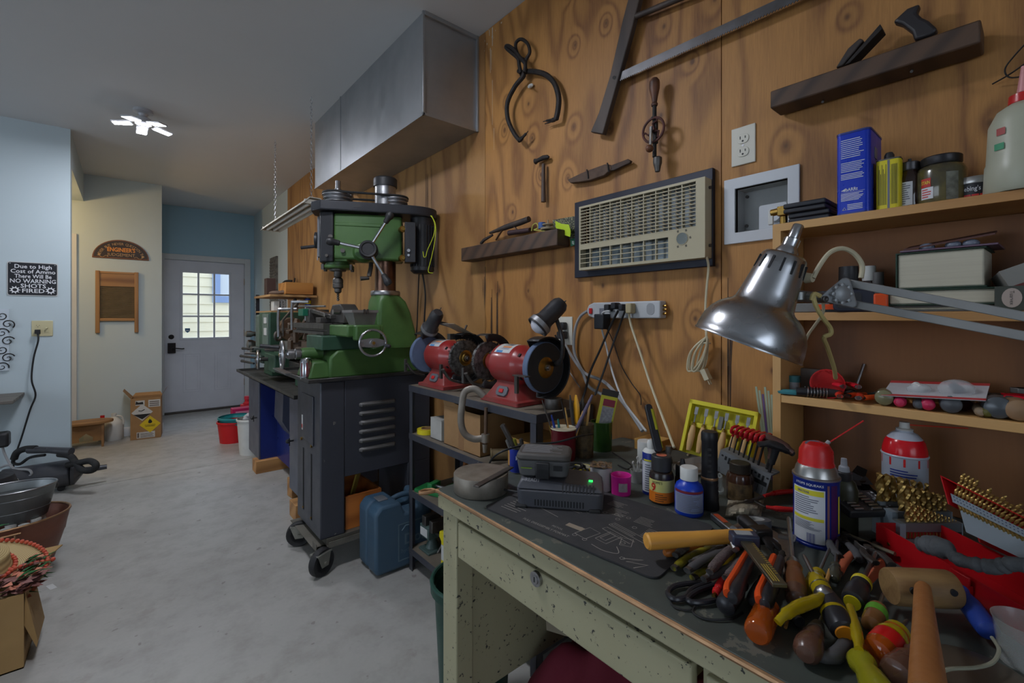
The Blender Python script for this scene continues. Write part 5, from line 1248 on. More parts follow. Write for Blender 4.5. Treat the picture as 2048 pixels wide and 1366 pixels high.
# long wooden plane body on nails used as a shelf, left of the heater
px0,px1,pz0,pz1,pd=W(1140,470).y,onx(922,510,1.333).y,1.563,1.632,.077
t=thing('wooden_plane','long dark wooden plane lying flat on nails left of the heater','plane',(1.37,1.6,pz0))
G().box((WX-pd,px0,pz0),(WX-.004,px1,pz1)).out('body',planew,t,world=True,bev=.004)
def at_x(px,py,d=.045):return W(px,py,d)
old=mat('black_old_tool',(48,42,40),.55,var=.5,vs=20,col2=(80,62,50),bump=.2)
G().tube([at_x(962,487),at_x(968,480),at_x(985,470)],[.008,.008,.006],8).out('rear_horn',old,t,world=True)
o=G().tube([at_x(980,466),at_x(1010,455),at_x(1040,445),at_x(1058,438)],[.006,.013,.014,.013],10).out('turned_rod',old);tag(o,'dark turned tool handle lying on the left wooden plane','tool handle')
o=G().tube(sm([at_x(992,480),at_x(1002,464),at_x(1012,453),at_x(1026,452),at_x(1036,462)],4),.006,8,flat=.5).out('leather_strap',mat('brown_strap',(96,70,50),.6));tag(o,'brown leather strap on the left wooden plane','strap')
o=G().cyl(at_x(1018,466),at_x(1060,460),.012,.010,14).out('dark_rod',mat('dark_maroon_wood',(60,40,42),.5));tag(o,'short dark maroon rod lying on the left wooden plane','rod')
t=thing('wooden_spool','pale wooden spool with blue rim lying on the left wooden plane','spool',at_x(1095,455,.05))
M=T(*at_x(1096,456,.05));G().at(M).lathe([(.0,-.008),(.03,-.008),(.032,-.004),(.032,0),(.01,.002),(.01,.010),(.024,.012),(.024,.016),(0,.016)],24).cyl((0,0,.015),(0,0,.034),.003).out('body',mat('grey_spool',(150,136,110),.6),t,world=True)
G().at(T(*at_x(1084,452,.05))).lathe([(0,-.012),(.016,-.012),(.016,.014),(0,.014)],20).out('blue_cap',mat('dull_blue',(62,92,150),.5),t,world=True)
o=G().tube(sm([at_x(1063,462,.06),at_x(1066,450,.06),at_x(1073,447,.06),at_x(1076,456,.06),at_x(1068,460,.06),at_x(1090,462,.07)],5),.0022,6).out('wire_coil',mat('yellow_green_wire',(180,180,80),.5));tag(o,'loop of yellow and white wire on the left wooden plane','wire')
o=G().prism(wpoly([(1111,442),(1124,448),(1138,449),(1142,462),(1141,474),(1128,470),(1112,455)],.03),WX-.032,WX-.030,'x').out('lime_tag',mat('lime_green_plastic',(180,206,40),.45,var=.05));tag(o,'lime green plastic tag behind the right end of the left wooden plane','tag')
def dots():
 m,g,b=newmat('dotted_card');vo=g.n('TexVoronoi');vo.inputs['Scale'].default_value=160;g.l(g.coord(),vo.inputs['Vector'])
 g.l(g.mix(g.ramp(vo.outputs['Distance'],[(.35,(0,0,0)),(.4,(1,1,1))]),lin((150,150,110)),lin((60,62,50))),b.inputs['Base Color']);return m
o=G().prism(wpoly([(1106,440),(1152,432),(1153,462),(1149,480),(1106,470)],.004),WX-.006,WX-.002,'x').out('patterned_card',dots());tag(o,'speckled green-grey card tucked between the left wooden plane and the heater','card')
o=G().prism(wpoly([(1141,478),(1150,476),(1150,490),(1142,493)],.012),WX-.014,WX-.010,'x').out('green_label',mat('dark_green_card',(24,84,56),.5));tag(o,'small green card with white letters left of the heater','card')
G().text('EJ',.016,WM(W(1146,485,.0146))).out('letters',paper,o)
# large jointer plane, upper right
y0_,y1_=W(1540,200,.08).y,W(1962,60,.08).y
t=thing('jointer_plane','long dark wooden jointer plane with tote hanging above the paint thinner can','plane',(1.37,.3,1.835))
G().hex8([(WX-.08,y1_,1.832),(WX-.006,y1_,1.832),(WX-.006,y0_,1.836),(WX-.08,y0_,1.836),(WX-.08,y1_,1.880),(WX-.006,y1_,1.880),(WX-.006,y0_,1.883),(WX-.08,y0_,1.883)]).out('body',planew,t,world=True,bev=.004)
tp=[(1432,112),(1500,50),(1562,25),(1545,68),(1570,92),(1600,105),(1645,146),(1620,175),(1535,200),(1522,160),(1475,125)]
G().prism(wpoly([c6(x,y)for x,y in tp],.045),WX-.058,WX-.032,'x').out('tote',mat('black_tote',(44,40,42),.4,var=.3),t,world=True,bev=.006,seg=3)
G().prism(wpoly([c6(x,y)for x,y in[(1210,320),(1235,310),(1388,150),(1378,128)]],.045),WX-.064,WX-.026,'x').out('plane_iron',ironb,t,world=True,bev=.001)
G().prism(wpoly([c6(x,y)for x,y in[(1168,330),(1200,322),(1300,200),(1280,192),(1225,240)]],.045),WX-.062,WX-.028,'x').out('wedge',old,t,world=True,bev=.003)
for k,(x,y)in enumerate(((1647,201),(1825,140))):o=G().cyl(W(x,y,0),W(x-2,y+3,.085),.0028).out('nail',dsteel);tag(o,['left','right'][k]+' nail carrying the large jointer plane','nail')
# heater
y0_,y1_=(W(1153,408).y+W(1157,560).y)/2,W(1431,430).y
z0_,z1_=(W(1157,560).z+W(1432,528).z)/2,(W(1153,408).z+W(1430,337).z)/2
t=thing('wall_heater','beige grilled wall heater on a black frame in the middle of the plywood','heater',(WX,(y0_+y1_)/2,z0_))
navy=mat('blue_black_steel',(38,40,52),.4,.3,var=.2)
G().box((WX-.018,y1_,z0_),(WX,y0_,z1_)).out('mounting_frame',navy,t,world=True,bev=.002)
D_=.062
fy0,fy1=onx(1158,480,WX-D_).y,onx(1410,430,WX-D_).y
fz0,fz1=(onx(1159,543,WX-D_).z+onx(1409,512,WX-D_).z)/2,(onx(1158,416,WX-D_).z+onx(1411,350,WX-D_).z)/2
def fp(px,py):p=onx(px,py,WX-D_);return p
gz1=(fp(*c2(890,405)).z+fp(*c2(1695,200)).z)/2;gz0=(fp(*c2(870,655)).z+fp(*c2(1665,520)).z)/2
lz1=(fp(*c2(870,690)).z+fp(*c2(1480,592)).z)/2;lz0=(fp(*c2(885,808)).z+fp(*c2(1495,735)).z)/2
ga,gb=fp(*c2(885,500)).y-.004,fp(*c2(1680,400)).y;lb_=fp(*c2(1490,660)).y
hb=mat('heater_beige',(176,166,138),.38,.1,var=.2,vs=6)
g=G();xa,xb=WX-D_,WX-D_+.006
g.box((xa,gb,gz1),(xb,ga,fz1));g.box((xa,fy1,fz0),(xb,gb,fz1));g.box((xa,ga,fz0),(xb,fy0,fz1));g.box((xa,gb,lz1),(xb,ga,gz0));g.box((xa,gb,fz0),(xb,ga,lz0));g.box((xa,gb,lz0),(xb,lb_,lz1))
g.out('front_bezel',hb,t,world=True)
G().pwall([(fy1,fz0),(fy0,fz0),(fy0,fz1),(fy1,fz1)],[(fy1+.004,fz0+.004),(fy0-.004,fz0+.004),(fy0-.004,fz1-.004),(fy1+.004,fz1-.004)],xb-.002,WX-.018,'x').out('casing',hb,t,world=True,bev=.003)
G().box((WX-.026,fy1+.004,fz0+.004),(WX-.024,fy0-.004,fz1-.004)).out('reflector',mat('foil_reflector',(150,156,158),.22,.95,var=.2),t,world=True)
G().box((WX-.05,ga-.012,gz0),(WX-.03,ga,gz1)).out('inner_shade_block',mat('inner_shade_brown',(70,56,40),.6),t,world=True)  # brown block added as painted shade behind the left end of the grille
for k in range(13):
 z=gz0+(gz1-gz0)*k/12.;G().box((xa-.001,gb,z-.0014),(xa+.003,ga,z+.0014)).out('grille_bar',hb,t,world=True)
for k in range(11):
 y=gb+(ga-gb)*k/10.;G().box((xa+.001,y-.0016,gz0),(xa+.016,y+.0016,gz1)).out('grille_upright',hb,t,world=True)
g=G()
for i in range(10):
 for j in range(12):
  y=gb+(ga-gb)*(i+.5)/10.;z=gz0+(gz1-gz0)*(j+.5)/12.
  g.M=T(xa+.018,y,z)@RX(38);g.box((-.006,-.008,-.001),(.006,.008,.001))
g.out('grille_fins',mat('fin_brown',(150,128,92),.45,.2),t,world=True,kind='stuff')
for k in range(1,4):
 z=lz0+(lz1-lz0)*k/4.;G().box((xa,lb_,z-.0014),(xa+.003,ga,z+.0014)).out('lower_bar',hb,t,world=True)
for k in range(1,8):
 y=lb_+(ga-lb_)*k/8.;G().box((xa+.002,y-.002,lz0),(xa+.012,y+.002,lz1)).out('lower_upright',hb,t,world=True)
kp=fp(*c2(1585,605));M=WM(Vector((xa-.0004,kp.y,kp.z)))
k_=G().at(M).lathe([(.0195,.0002),(.0205,.0008),(.0195,.0012),(.018,.0)],28).out('dial_ring',hb,t,world=True);G().at(M).lathe([(0,.0003),(.0185,.0004)],28).out('thermostat_dial',mat('dull_mirror',(120,124,120),.2,.8,var=.2),t,world=True)
g=G()
for k in range(6):a=R(-60+60*k);g.at(M@T(.028*cos(a),.028*sin(a),.0002)@RZ(20)).box((-.003,-.0035,0),(.003,.0035,.0003))if k!=4 else None
g.out('dial_marks',mat('faded_print',(96,90,76),.6,var=0),t,world=True,kind='stuff')
p=fp(*c2(1238,452));g=G();g.ring(.0065,.0013,(xa-.0025,p.y,p.z),'x',14,6,ry=.017);g.out('badge',hb,t,world=True)
for(x,y)in((1762,262),(1762,655)):a=W(*c2(x,y),.03);G().cyl((WX-.035,fy1-.006,a.z),(WX-.035,fy1+.002,a.z),.005,seg=10).out('side_screw',dsteel,t,world=True)
# heater cord down to a tied bundle
pts=[W(1413,513,.05),W(1417,535,.03),W(1413,580,.015),W(1411,620,.015),W(1413,680,.02)]
o=G().tube(sm(pts,6),.0038,8,flat=.6).out('heater_cord',cordw);tag(o,'ivory cord running from the heater down behind the aluminium lamp','cord')
t=thing('cord_bundle','tied ivory cord bundle with plug hanging under the aluminium lamp','cord',W(1412,680,.04))
def c5(x,y):return(1100+x/3.415,560+y/3.415)
for k,(w_,h_)in enumerate(((95,205),(70,215),(45,200),(110,190),(80,180))):
 p0=(1072,395);q=[(1072,385),(1072-w_,470+6*k),(1072-w_-25,590+4*k),(1072-w_+5,620),(1072-w_*.35,540),(1070,440),(1072,385)]
 G().tube(sm([W(*c5(x,y),.03+.004*k)for x,y in q],6),.003,6).out('loop',cordw,t,world=True)
G().tube(sm([W(*c5(x,y),.03)for x,y in((1080,400),(1075,500),(1060,580),(1030,620),(1050,650),(1085,665))],6),.0034,6).out('tail',cordw,t,world=True)
a=W(*c5(1050,610),.035);b=W(*c5(1078,672),.035);G().at(frame(a,b)).box((0,-.012,-.008),(.035,.012,.008)).cyl((.035,-.006,0),(.05,-.006,0),.002,seg=6).cyl((.035,.006,0),(.05,.006,0),.002,seg=6).out('plug',cordw,t,world=True,bev=.003)
g=G();g.ring(.010,.003,tuple(W(*c5(1070,430),.035)),'z',14,6);g.out('tie',cordw,t,world=True)
# outlets and boxes
wh=mat('ivory_white_plate',(206,202,188),.35,var=.08)
def outlet(p,w_,h_,label,plugs=True):
 M=WM(p);t=thing('wall_outlet',label,'outlet',M)
 G().box((-w_/2,-h_/2,0),(w_/2,h_/2,.005)).out('cover_plate',wh,t,bev=.002)
 for s_ in(-1,1):
  o=G().prism(rrect(.034,.028,.012,4,0,s_*.0195),.005,.0075).out('receptacle',wh,t,bev=.0005)
  G().box((-.0085,s_*.0195-.001,.0075),(-.006,s_*.0195+.008,.0079)).box((.006,s_*.0195-.0,.0075),(.0085,s_*.0195+.007,.0079)).cyl((0,s_*.0195-.007,.0075),(0,s_*.0195-.007,.0079),.003,seg=8).out('slots',ink,o,kind='stuff')
 G().cyl((0,0,.005),(0,0,.0062),.0035,seg=8).out('screw',steel,t);return t
a,b=W(1464,297),W(1512,285);outlet(Vector((WX,(a.y+b.y)/2,(W(1464,262).z+W(1464,331).z+W(1512,249).z+W(1512,323).z)/4)),a.y-b.y,.114,'clean white duplex outlet on the plywood above the recessed valve box')
a,b=W(1116,660),W(1148,660)
t=outlet(Vector((WX,(a.y+b.y)/2,(W(1130,633).z+W(1130,690).z)/2)),.080,.118,'greyed outlet plate with dark plug behind the right grinder lamp')
I=MW[t.name];G().at(I).box((-.018,-.034,.0075),(.02,-.002,.04)).box((-.014,.004,.0075),(.016,.036,.032)).out('plug',black,t,world=True,bev=.005)
y0_,y1_=W(1450,425).y,W(1601,400).y;z0_=(W(1452,490).z+W(1602,478).z)/2;z1_=(W(1450,360).z+W(1600,330).z)/2
z0_=(W(1453,490).z);z1_=(W(1450,361).z+W(1600,330).z)/2
iy0,iy1=W(1472,420).y,W(1577,400).y;iz0,iz1=W(1473,466).z,(W(1472,380).z+W(1575,356).z)/2
vb=mat('white_box_plastic',(205,208,212),.45,var=.1);vi=mat('box_interior',(168,170,168),.6,var=.2)
t=thing('valve_box','white recessed laundry valve box in the plywood beside the shelf','valve box',(WX,(y0_+y1_)/2,z0_))
G().pwall([(y1_,z0_),(y0_,z0_),(y0_,z1_),(y1_,z1_)],[(iy1,iz0),(iy0,iz0),(iy0,iz1),(iy1,iz1)],WX-.008,WX,'x').out('flange',vb,t,world=True,bev=.002)
g=G();g.box((WX+.06,iy1,iz0),(WX+.063,iy0,iz1));g.out('recess_back',vi,t,world=True)
G().pwall([(iy1-.002,iz0-.002),(iy0+.002,iz0-.002),(iy0+.002,iz1+.002),(iy1-.002,iz1+.002)],[(iy1,iz0),(iy0,iz0),(iy0,iz1),(iy1,iz1)],WX-.007,WX+.063,'x').out('recess_wall',vi,t,world=True)
for(x,y)in((1495,394),(1494,452)):a=onx(x,y,WX+.06);G().cyl((WX+.056,a.y,a.z),(WX+.06,a.y,a.z),.005,seg=10).out('screw',dsteel,t,world=True)
a=W(1530,442,.02);G().at(WM(Vector((WX+.055,a.y,iz0+.04)))).prism(rrect(.075,.075,.006),.0,.02).cyl((.01,0,.02),(.01,0,.04),.02,.018,20).out('drain_fitting',vb,t,world=True)
p=onx(1552,425,1.27);v=thing('brass_valve','brass shut-off valve with white lever at the left end of the top shelf','valve',p)
G().cyl((0,.012,0),(0,-.03,.004),.009,seg=12).box((-.012,-.032,-.012),(.012,-.006,.012)).cyl((0,-.018,-.012),(0,-.018,-.04),.009,seg=12).out('body',brass,v,bev=.002);G().box((-.004,.006,-.03),(.004,.018,.01)).out('lever',white,v,bev=.002);G().cyl((0,-.018,-.033),(0,-.018,-.048),.011,seg=8).out('nut',dsteel,v)
# power strip
y0_,y1_=W(1172,620,.04).y,W(1320,618,.04).y;zc=W(1250,620,.04).z
t=thing('power_strip','grey-white power strip on the plywood with several plugs','power strip',(WX,(y0_+y1_)/2,zc))
hs=.030
pl_=[(y1_,zc-hs),(y0_-.035,zc-hs),(y0_-.012,zc-hs*.72),(y0_,zc),(y0_-.012,zc+hs*.72),(y0_-.035,zc+hs),(y1_,zc+hs)]
G().prism(pl_,WX-.04,WX,'x').out('body',mat('grey_white_plastic',(184,186,188),.45,var=.25,vs=12),t,world=True,bev=.005,seg=3)
a=onx(1182,622,WX-.041);G().box((WX-.046,a.y-.007,a.z-.011),(WX-.04,a.y+.007,a.z+.011)).out('rocker_switch',mat('red_switch',(190,20,24),.3,var=0),t,world=True,bev=.002)
a=onx(1301,618,WX-.04);G().at(WM(Vector((WX-.04,a.y,a.z)))).prism(rrect(.03,.04,.013),0,.001).box((-.008,.006,.001),(-.002,.012,.0013)).box((.002,.006,.001),(.008,.012,.0013)).cyl((0,-.004,.001),(0,-.004,.0013),.0035,seg=8).out('socket',mat('socket_grey',(150,152,154),.5,var=.2),t,world=True)
G().box((WX-.0415,onx(1200,625,1.37).y-.022,zc-.016),(WX-.04,onx(1200,625,1.37).y+.002,zc+.008)).out('print',mat('faded_grey_label',(120,122,130),.6,var=.4,vs=80),t,world=True)
for dz in(-.014,0,.012):G().cyl((WX-.02,y1_,zc+dz),(WX-.02,y1_-.013,zc+dz),.0045,seg=8).out('coax_socket',brass,t,world=True)
def plug(px,py,sx,sy,sz,m,lab):
 a=onx(px,py,WX-.04);o=G().box((WX-.04-sz,a.y-sy,a.z-sx),(WX-.04,a.y+sy,a.z+sx)).out('plug',m,bev=.004);tag(o,lab,'plug');return a
bbx=mat('adapter_black',(32,33,38),.4,var=.2)
plug(1212,643,.028,.022,.045,bbx,'black power adapter hanging below the left end of the power strip')
plug(1222,616,.013,.011,.03,bbx,'black plug left of centre on the power strip');plug(1237,612,.012,.010,.035,bbx,'black plug in the middle of the power strip')
plug(1250,615,.012,.009,.03,bbx,'black plug right of the middle one on the power strip');plug(1266,617,.018,.012,.03,mat('beige_plug',(170,156,120),.5),'beige plug at the right of the plugs on the power strip')
def cord(pts,r,m,lab,n=6):
 P_=[p if isinstance(p,Vector)else(W(p[0],p[1],p[2])if len(p)==3 else at(p[0],p[1],p[2]))for p in pts]
 return tag(G().tube(sm(P_,n),r,7).out('cord',m),lab,'cord')
cord([(1175,622,.02),(1160,634,.02),(1150,660,.02),(1148,700,.02),(1158,730,.03),(1172,748,.05),(1210,765,.08),(1250,810,.12),(1285,862,.16)],.0062,cordg,'thick grey cord looping from the left end of the power strip down to the workbench')
cord([(1118,650,.05),(1126,680,.05),(1145,715,.05),(1165,745,.05),(1180,775,.08),(1230,800,.10)],.0058,cordg,'thick grey cord running right from the greyed outlet')
cord([(1220,622,.07),(1205,626,.07),(1202,650,.06),(1212,690,.05),(1225,745,.07),(1246,800,.12),(1275,840,.17),(1292,862,.2)],.0036,mat('white_cord',(190,190,190),.5),'thin white cord dropping from the black plug to the utility knife')
cord([(1236,622,.075),(1222,650,.06),(1200,700,.07),(1180,745,.10),(1168,790,.15),(1150,830,.2)],.0042,cordb,'black cord slanting from the middle plug down to the mug of pens')
cord([(1250,622,.07),(1240,650,.05),(1222,700,.06),(1205,750,.10),(1190,790,.14)],.0038,cordb,'black cord slanting beside the other one from the power strip')
cord([(1257,620,.06),(1262,650,.05),(1282,710,.06),(1298,760,.08),(1318,815,.14),(1335,860,.19),(1348,895,.23)],.0040,cordw,'ivory cord falling from the beige plug to the yellow chisel box')
cord([(1212,655,.02),(1225,680,.01),(1242,730,.01),(1262,765,.01),(1280,790,.03),(1282,810,.04)],.0018,cordb,'very thin black wire curling down the plywood under the power strip')
cord([(1115,680,.03),(1128,715,.03),(1140,745,.03),(1160,775,.05)],.0022,cordg,'thin grey wire below the greyed outlet')
cord([(1110,670,.10),(1125,705,.08),(1118,735,.06),(1100,770,.06)],.0035,cordb,'black cord of the right grinder lamp')
cord([(2060,78,.06),(2030,110,.05),(2010,138,.04),(2020,155,.04),(2060,150,.06)],.0015,ironb,'thin wire loop at the top right of the plywood');cord([(2060,120,.05),(2020,148,.03),(1985,168,.01)],.0016,ironb,'thin wire stapled above the glue bottle')
cord([(838,545,.02),(836,600,.012),(834,650,.012),(830,700,.02)],.0035,cordb,'black cord fixed down the plywood behind the farther grinder')
# ================================================================== WOODEN SHELF UNIT
SX,SXB,SY,SYE=1.232,1.398,.447,-.75
pine=woodmat('shelf_pine',(206,160,98),(168,118,64),'y',40,.5,contour=20)
birch=woodmat('birch_plywood_back',(150,98,54),(92,54,28),'z',20,.6,contour=34,fine=.25,contrast=.9)
su=thing('shelf_unit','pale pine shelf unit with plywood back standing at the right of the workbench','shelf',(SX,SY,.832))
pz=woodmat('shelf_pine_upright',(206,160,98),(168,118,64),'z',40,.5,contour=20)
G().box((SX,SY-.019,.832),(SXB,SY,1.484)).out('side_panel',pz,su,world=True,bev=.001);G().box((SX,SYE,.832),(SXB,SYE+.019,1.484)).out('side_panel',pz,su,world=True,bev=.001)
for z in(1.483,1.263,1.0605):G().box((SX,SYE+(.019 if z<1.4 else 0),z),(SXB-.006,SY-(.0195 if z<1.4 else 0),z+.019)).out('shelf_board',pine,su,world=True,bev=.001)
G().box((SXB-.006,SYE+.02,.832),(SXB,SY-.02,1.482)).out('back_panel',birch,su,world=True)
# ================================================================== STEEL DESK
TZ=.83;FX,LY,RY_=.608,1.02,-.52
putty=mat('chipped_putty_green_paint',(168,163,132),.45,var=.25,vs=5,col2=(150,140,104),chips=((52,54,50),.675,70),bump=.03)
lino=mat('worn_green_linoleum',(78,84,78),.5,var=.7,vs=6,col2=(50,52,50),chips=((104,102,92),.66,20))
cop=mat('worn_copper_edge',(172,134,98),.38,.7,var=.5,vs=30,col2=(110,84,62))
dk=thing('steel_desk','old putty-green steel desk with chipped paint used as workbench','desk',(FX,LY,0))
G().prism(rrect(1.395-FX,LY-RY_,.02,4,(FX+1.395)/2,(LY+RY_)/2),TZ-.006,TZ-.0005).out('linoleum_top',lino,dk,world=True,bev=.001)
G().box((FX+.003,RY_,TZ-.048),(1.39,LY-.003,TZ-.006)).out('top_apron',putty,dk,world=True,bev=.003)
G().tube(sm([(1.39,LY-.001,TZ-.006),(FX+.02,LY-.001,TZ-.006),(FX+.002,LY-.012,TZ-.006),(FX-.001,.6,TZ-.006),(FX-.001,0,TZ-.006),(FX-.001,RY_,TZ-.006)],6),.0048,8).out('copper_edge',cop,dk,world=True)
fx=FX+.012
G().box((fx,.943,0),(fx+.05,1.006,TZ-.048)).out('leg',putty,dk,world=True,bev=.003);G().box((1.33,.943,0),(1.38,1.006,TZ-.048)).out('leg',putty,dk,world=True,bev=.003)
G().box((fx+.05,.965,.285),(1.33,.985,TZ-.048)).out('end_panel',putty,dk,world=True,bev=.002)
dw=G().box((fx,.333,.681),(fx+.02,.938,.768)).box((fx+.02,.36,.70),(1.1,.91,.75)).out('centre_drawer',putty,dk,world=True,bev=.003)
a=onx(1075,1156,fx);G().cyl((fx-.007,a.y,a.z),(fx,a.y,a.z),.0145,seg=24).cyl((fx-.009,a.y,a.z),(fx-.006,a.y,a.z),.009,seg=18).out('lock',steel,dw,world=True);G().box((fx-.0095,a.y-.0012,a.z-.005),(fx-.0088,a.y+.0012,a.z+.005)).out('keyhole',ink,dw,world=True)
ped=G().box((fx+.012,RY_+.01,.06),(1.36,.322,TZ-.05)).out('pedestal',putty,dk,world=True,bev=.003)
for(z0_,z1_)in((.62,.768),(.43,.612),(.10,.422)):
 d=G().box((fx,RY_+.03,z0_),(fx+.012,.312,z1_)).out('drawer',putty,dk,world=True,bev=.003);G().tube([(fx,-.05,z1_-.06),(fx-.02,-.05,z1_-.06),(fx-.02,-.16,z1_-.06),(fx,-.16,z1_-.06)],.006,8).out('handle',steel,d,world=True)
# floor things below the desk
gb=mat('dark_green_plastic',(24,66,54),.45,var=.4,vs=8,col2=(40,58,52))
t=thing('waste_bin','dark green plastic waste bin between desk and rack','bin',(.83,1.165,0));G().shell([(.10,0),(.122,.43),(.134,.432),(.134,.455),(.128,.46)],32,th=.004).out('body',gb,t);G().ring(.130,.006,(0,0,.458),'z',36,6).out('rim',gb,t)
bur=mat('burgundy_cloth',(120,34,52),.8,var=.35,vs=5,bump=.3,bs=60)
g=G()
def bc(u,v):return(.70+.62*u,.34+.60*v,.01+.40*(sin(pi*(u*.98+.01))**.3)*(sin(pi*(v*.98+.01))**.14)+.02*sin(u*21+v*9)+.015*sin(v*31))
g.grid(30,30,bc);o=g.out('burgundy_bedding',bur);tag(o,'burgundy cloth bundle stuffed under the desk','cloth')
o=G().at(frame((.90,.90,.41),(1.0,.62,.43))).box((0,-.02,0),(.30,.02,.035)).out('pale_board',mat('pale_dirty_board',(150,140,120),.6));tag(o,'pale board end lying on the burgundy cloth under the desk','board')
# ================================================================== HELPERS FOR SMALL THINGS
def stand(px,py,r=0,z=TZ):
 p=onz(px,py,z);d=Vector((p.x,p.y,0)).normalized();return p+d*r
def pw(wpx,py,z=TZ):return wpx*(H-z)/(py-635) # real width of wpx pixels standing at pixel row py
def face(base,rz=0):
 """matrix at base with local -Y looking at the camera"""
 return T(*base)@RZ(-math.degrees(math.atan2(base[0],base[1]))+rz)
def multi(name,lab,cat,base,parts,seg=28,rz=0,sx=1,sy=1,group=None):
 M=face(base,rz);t=thing(name,lab,cat,M,group)
 for(nm,pr,m)in parts:G().lathe(pr,seg,sx=sx,sy=sy).out(nm,m,t)
 return t
FLAB=Matrix(((1,0,0,0),(0,0,-1,0),(0,1,0,0),(0,0,0,1)))
def wrapq(t,r,z0,z1,wd,m,nm='label',dz=.0004,off=0,par=None):
 g=G();g.quad(RZ(off)@T(0,0,(z0+z1)/2)@FLAB,wd,z1-z0,wrap=r+dz);return g.out(nm,m,par or t,flip=False)
def wraplines(t,r,z0,z1,n,wd,m,nm='print',dz=.0008,off=0,par=None,seed=1):
 g=G();rnd=random.Random(seed);h=(z1-z0)/n
 for k in range(n):
  w_=wd*rnd.uniform(.55,1);x0=-(wd-w_)/2
  g.M=RZ(off)@T(0,0,z1-(k+.5)*h)@FLAB;
  vs=[];q=6
  for i in range(q+1):
   a=(x0-w_/2+w_*i/q)/(r+dz);vs+=[((r+dz)*sin(a),-h*.22,(r+dz)*cos(a)),((r+dz)*sin(a),h*.22,(r+dz)*cos(a))]
  g.add(vs,[(2*i,2*i+2,2*i+3,2*i+1)for i in range(q)])
 return g.out(nm,m,par or t,flip=False,kind='stuff')
def wraptext(t,r,z,st,size,m,nm='lettering',dz=.0009,off=0,par=None,width=None,bold=.01):
 g=G();g.text(st,size,RZ(off)@T(0,0,z)@FLAB,wrap=r+dz,width=width,bold=bold);return g.out(nm,m,par or t,flip=False)
lblue=mat('print_blue',(24,44,130),.4,var=0);lred=mat('print_red',(186,36,30),.4,var=0);lwhite=mat('print_white',(206,208,212),.4,var=0);lyel=mat('print_yellow',(208,198,50),.45,var=0);lgrey=mat('print_grey',(110,112,124),.5,var=0)
tins=mat('tin_plate',(170,168,164),.3,.9,var=.2)
# ================================================================== TOP SHELF
Z=1.5028
for k,(x,y0_,y1_,z0,lab)in enumerate(((1.252,.419,.332,Z,'lower black instrument case on the top shelf'),(1.246,.428,.338,Z+.0245,'upper black instrument case stacked on the top shelf'))):
 t=thing('instrument_case',lab,'case',(x,y1_,z0));c=mat('case_black',(34,35,42),.45,var=.25)
 G().box((x,y1_,z0),(x+.11,y0_,z0+.011)).out('base',c,t,world=True,bev=.003);G().box((x,y1_,z0+.012),(x+.11,y0_,z0+.024)).out('lid',c,t,world=True,bev=.003)
# solvent can
cx0,cx1,cy0,cy1=1.242,1.352,.253,.316
t=thing('solvent_can','tall blue rectangular solvent can on the top shelf','can',((cx0+cx1)/2,(cy0+cy1)/2,Z));sb=mat('can_blue',(14,50,176),.28,.1,var=.08)
ctr=((cx0+cx1)/2,(cy0+cy1)/2);
G().prism(rrect(cx1-cx0,cy1-cy0,.010,5,*ctr),Z+.003,Z+.183).out('body',sb,t,world=True)
for q in(0,.182):G().prism(rrect(cx1-cx0+.002,cy1-cy0+.002,.011,5,*ctr),Z+q,Z+q+.004).out('rim',mat('can_rim_blue',(60,70,130),.3,.5,var=.1),t,world=True)
G().lathe([(.016,.184),(.016,.196),(0,.197)],16,(cx1-.02,ctr[1],Z)).out('cap',black,t,world=True)
g=G();rnd=random.Random(3)
Mf=T(cx0-.0004,ctr[1],Z)@WMr
g.M=Mf
for(za,zb,n)in((.126,.170,10),(.095,.118,6),(.078,.092,4),(.030,.048,6)):
 for k in range(n):
  w_=.044*rnd.uniform(.75,1);z=zb-(k+.5)*(zb-za)/n;g.box((-.022,z-.0007,0),(-.022+w_,z+.0007,.0001))
for k in range(4):g.box((-.010,.010+k*.0035,0),(.018,.0115+k*.0035,.0001))
g.tube([(-.019,.010,0),(-.012,.010,0),(-.0155,.016,0),(-.019,.010,0)],.0007,4)
g.M=Matrix();g.text('bARRt',.010,Mf@T(-.002,.055,.0002),bold=.02,width=.022);g.M=Mf;g.add([(-.022,.054,.0002),(-.013,.059,.0002),(-.014,.052,.0002)],[(0,1,2)])
g.box((-.022,.0495,0),(.022,.050,.0001));g.out('lettering',lwhite,t,world=True)
g=G();g.box((cx0+.03,cy0-.0005,Z+.02),(cx1-.02,cy0-.0001,Z+.11));g.out('side_panel_print',mat('print_navy',(22,24,70),.35,var=0),t,world=True);G().box((cx0+.035,cy0-.0009,Z+.125),(cx0+.06,cy0-.0001,Z+.15)).out('side_print',lgrey,t,world=True)
# yellow fluid can
t=thing('lighter_fluid_can','small yellow flat can with black cap on the top shelf','can',(1.275,.226,Z));c=(1.275,.2263)
G().prism(rrect(.034,.042,.009,5,*c),Z+.002,Z+.110).out('body',yellow,t,world=True);[G().prism(rrect(.035,.043,.0095,5,*c),Z+q,Z+q+.003).out('rim',dsteel,t,world=True)for q in(0,.109)];G().lathe([(.009,.110),(.009,.122),(.006,.128),(0,.128)],14,(*c,Z)).out('cap',black,t,world=True)
G().box((1.2575,.2225,Z+.004),(1.2585,.2265,Z+.108)).out('seam',lgrey,t,world=True)
g=G();g.M=T(1.2578,.2263,Z)@WMr
for k in range(7):g.box((-.0165+k*.0022,.012,0),(-.0155+k*.0022,.10-.01*(k%3),.0002));g.box((.006+k*.0016,.012,0),(.0067+k*.0016,.098,.0002))
g.out('print',mat('olive_print',(86,84,30),.5,var=0),t,world=True,kind='stuff')
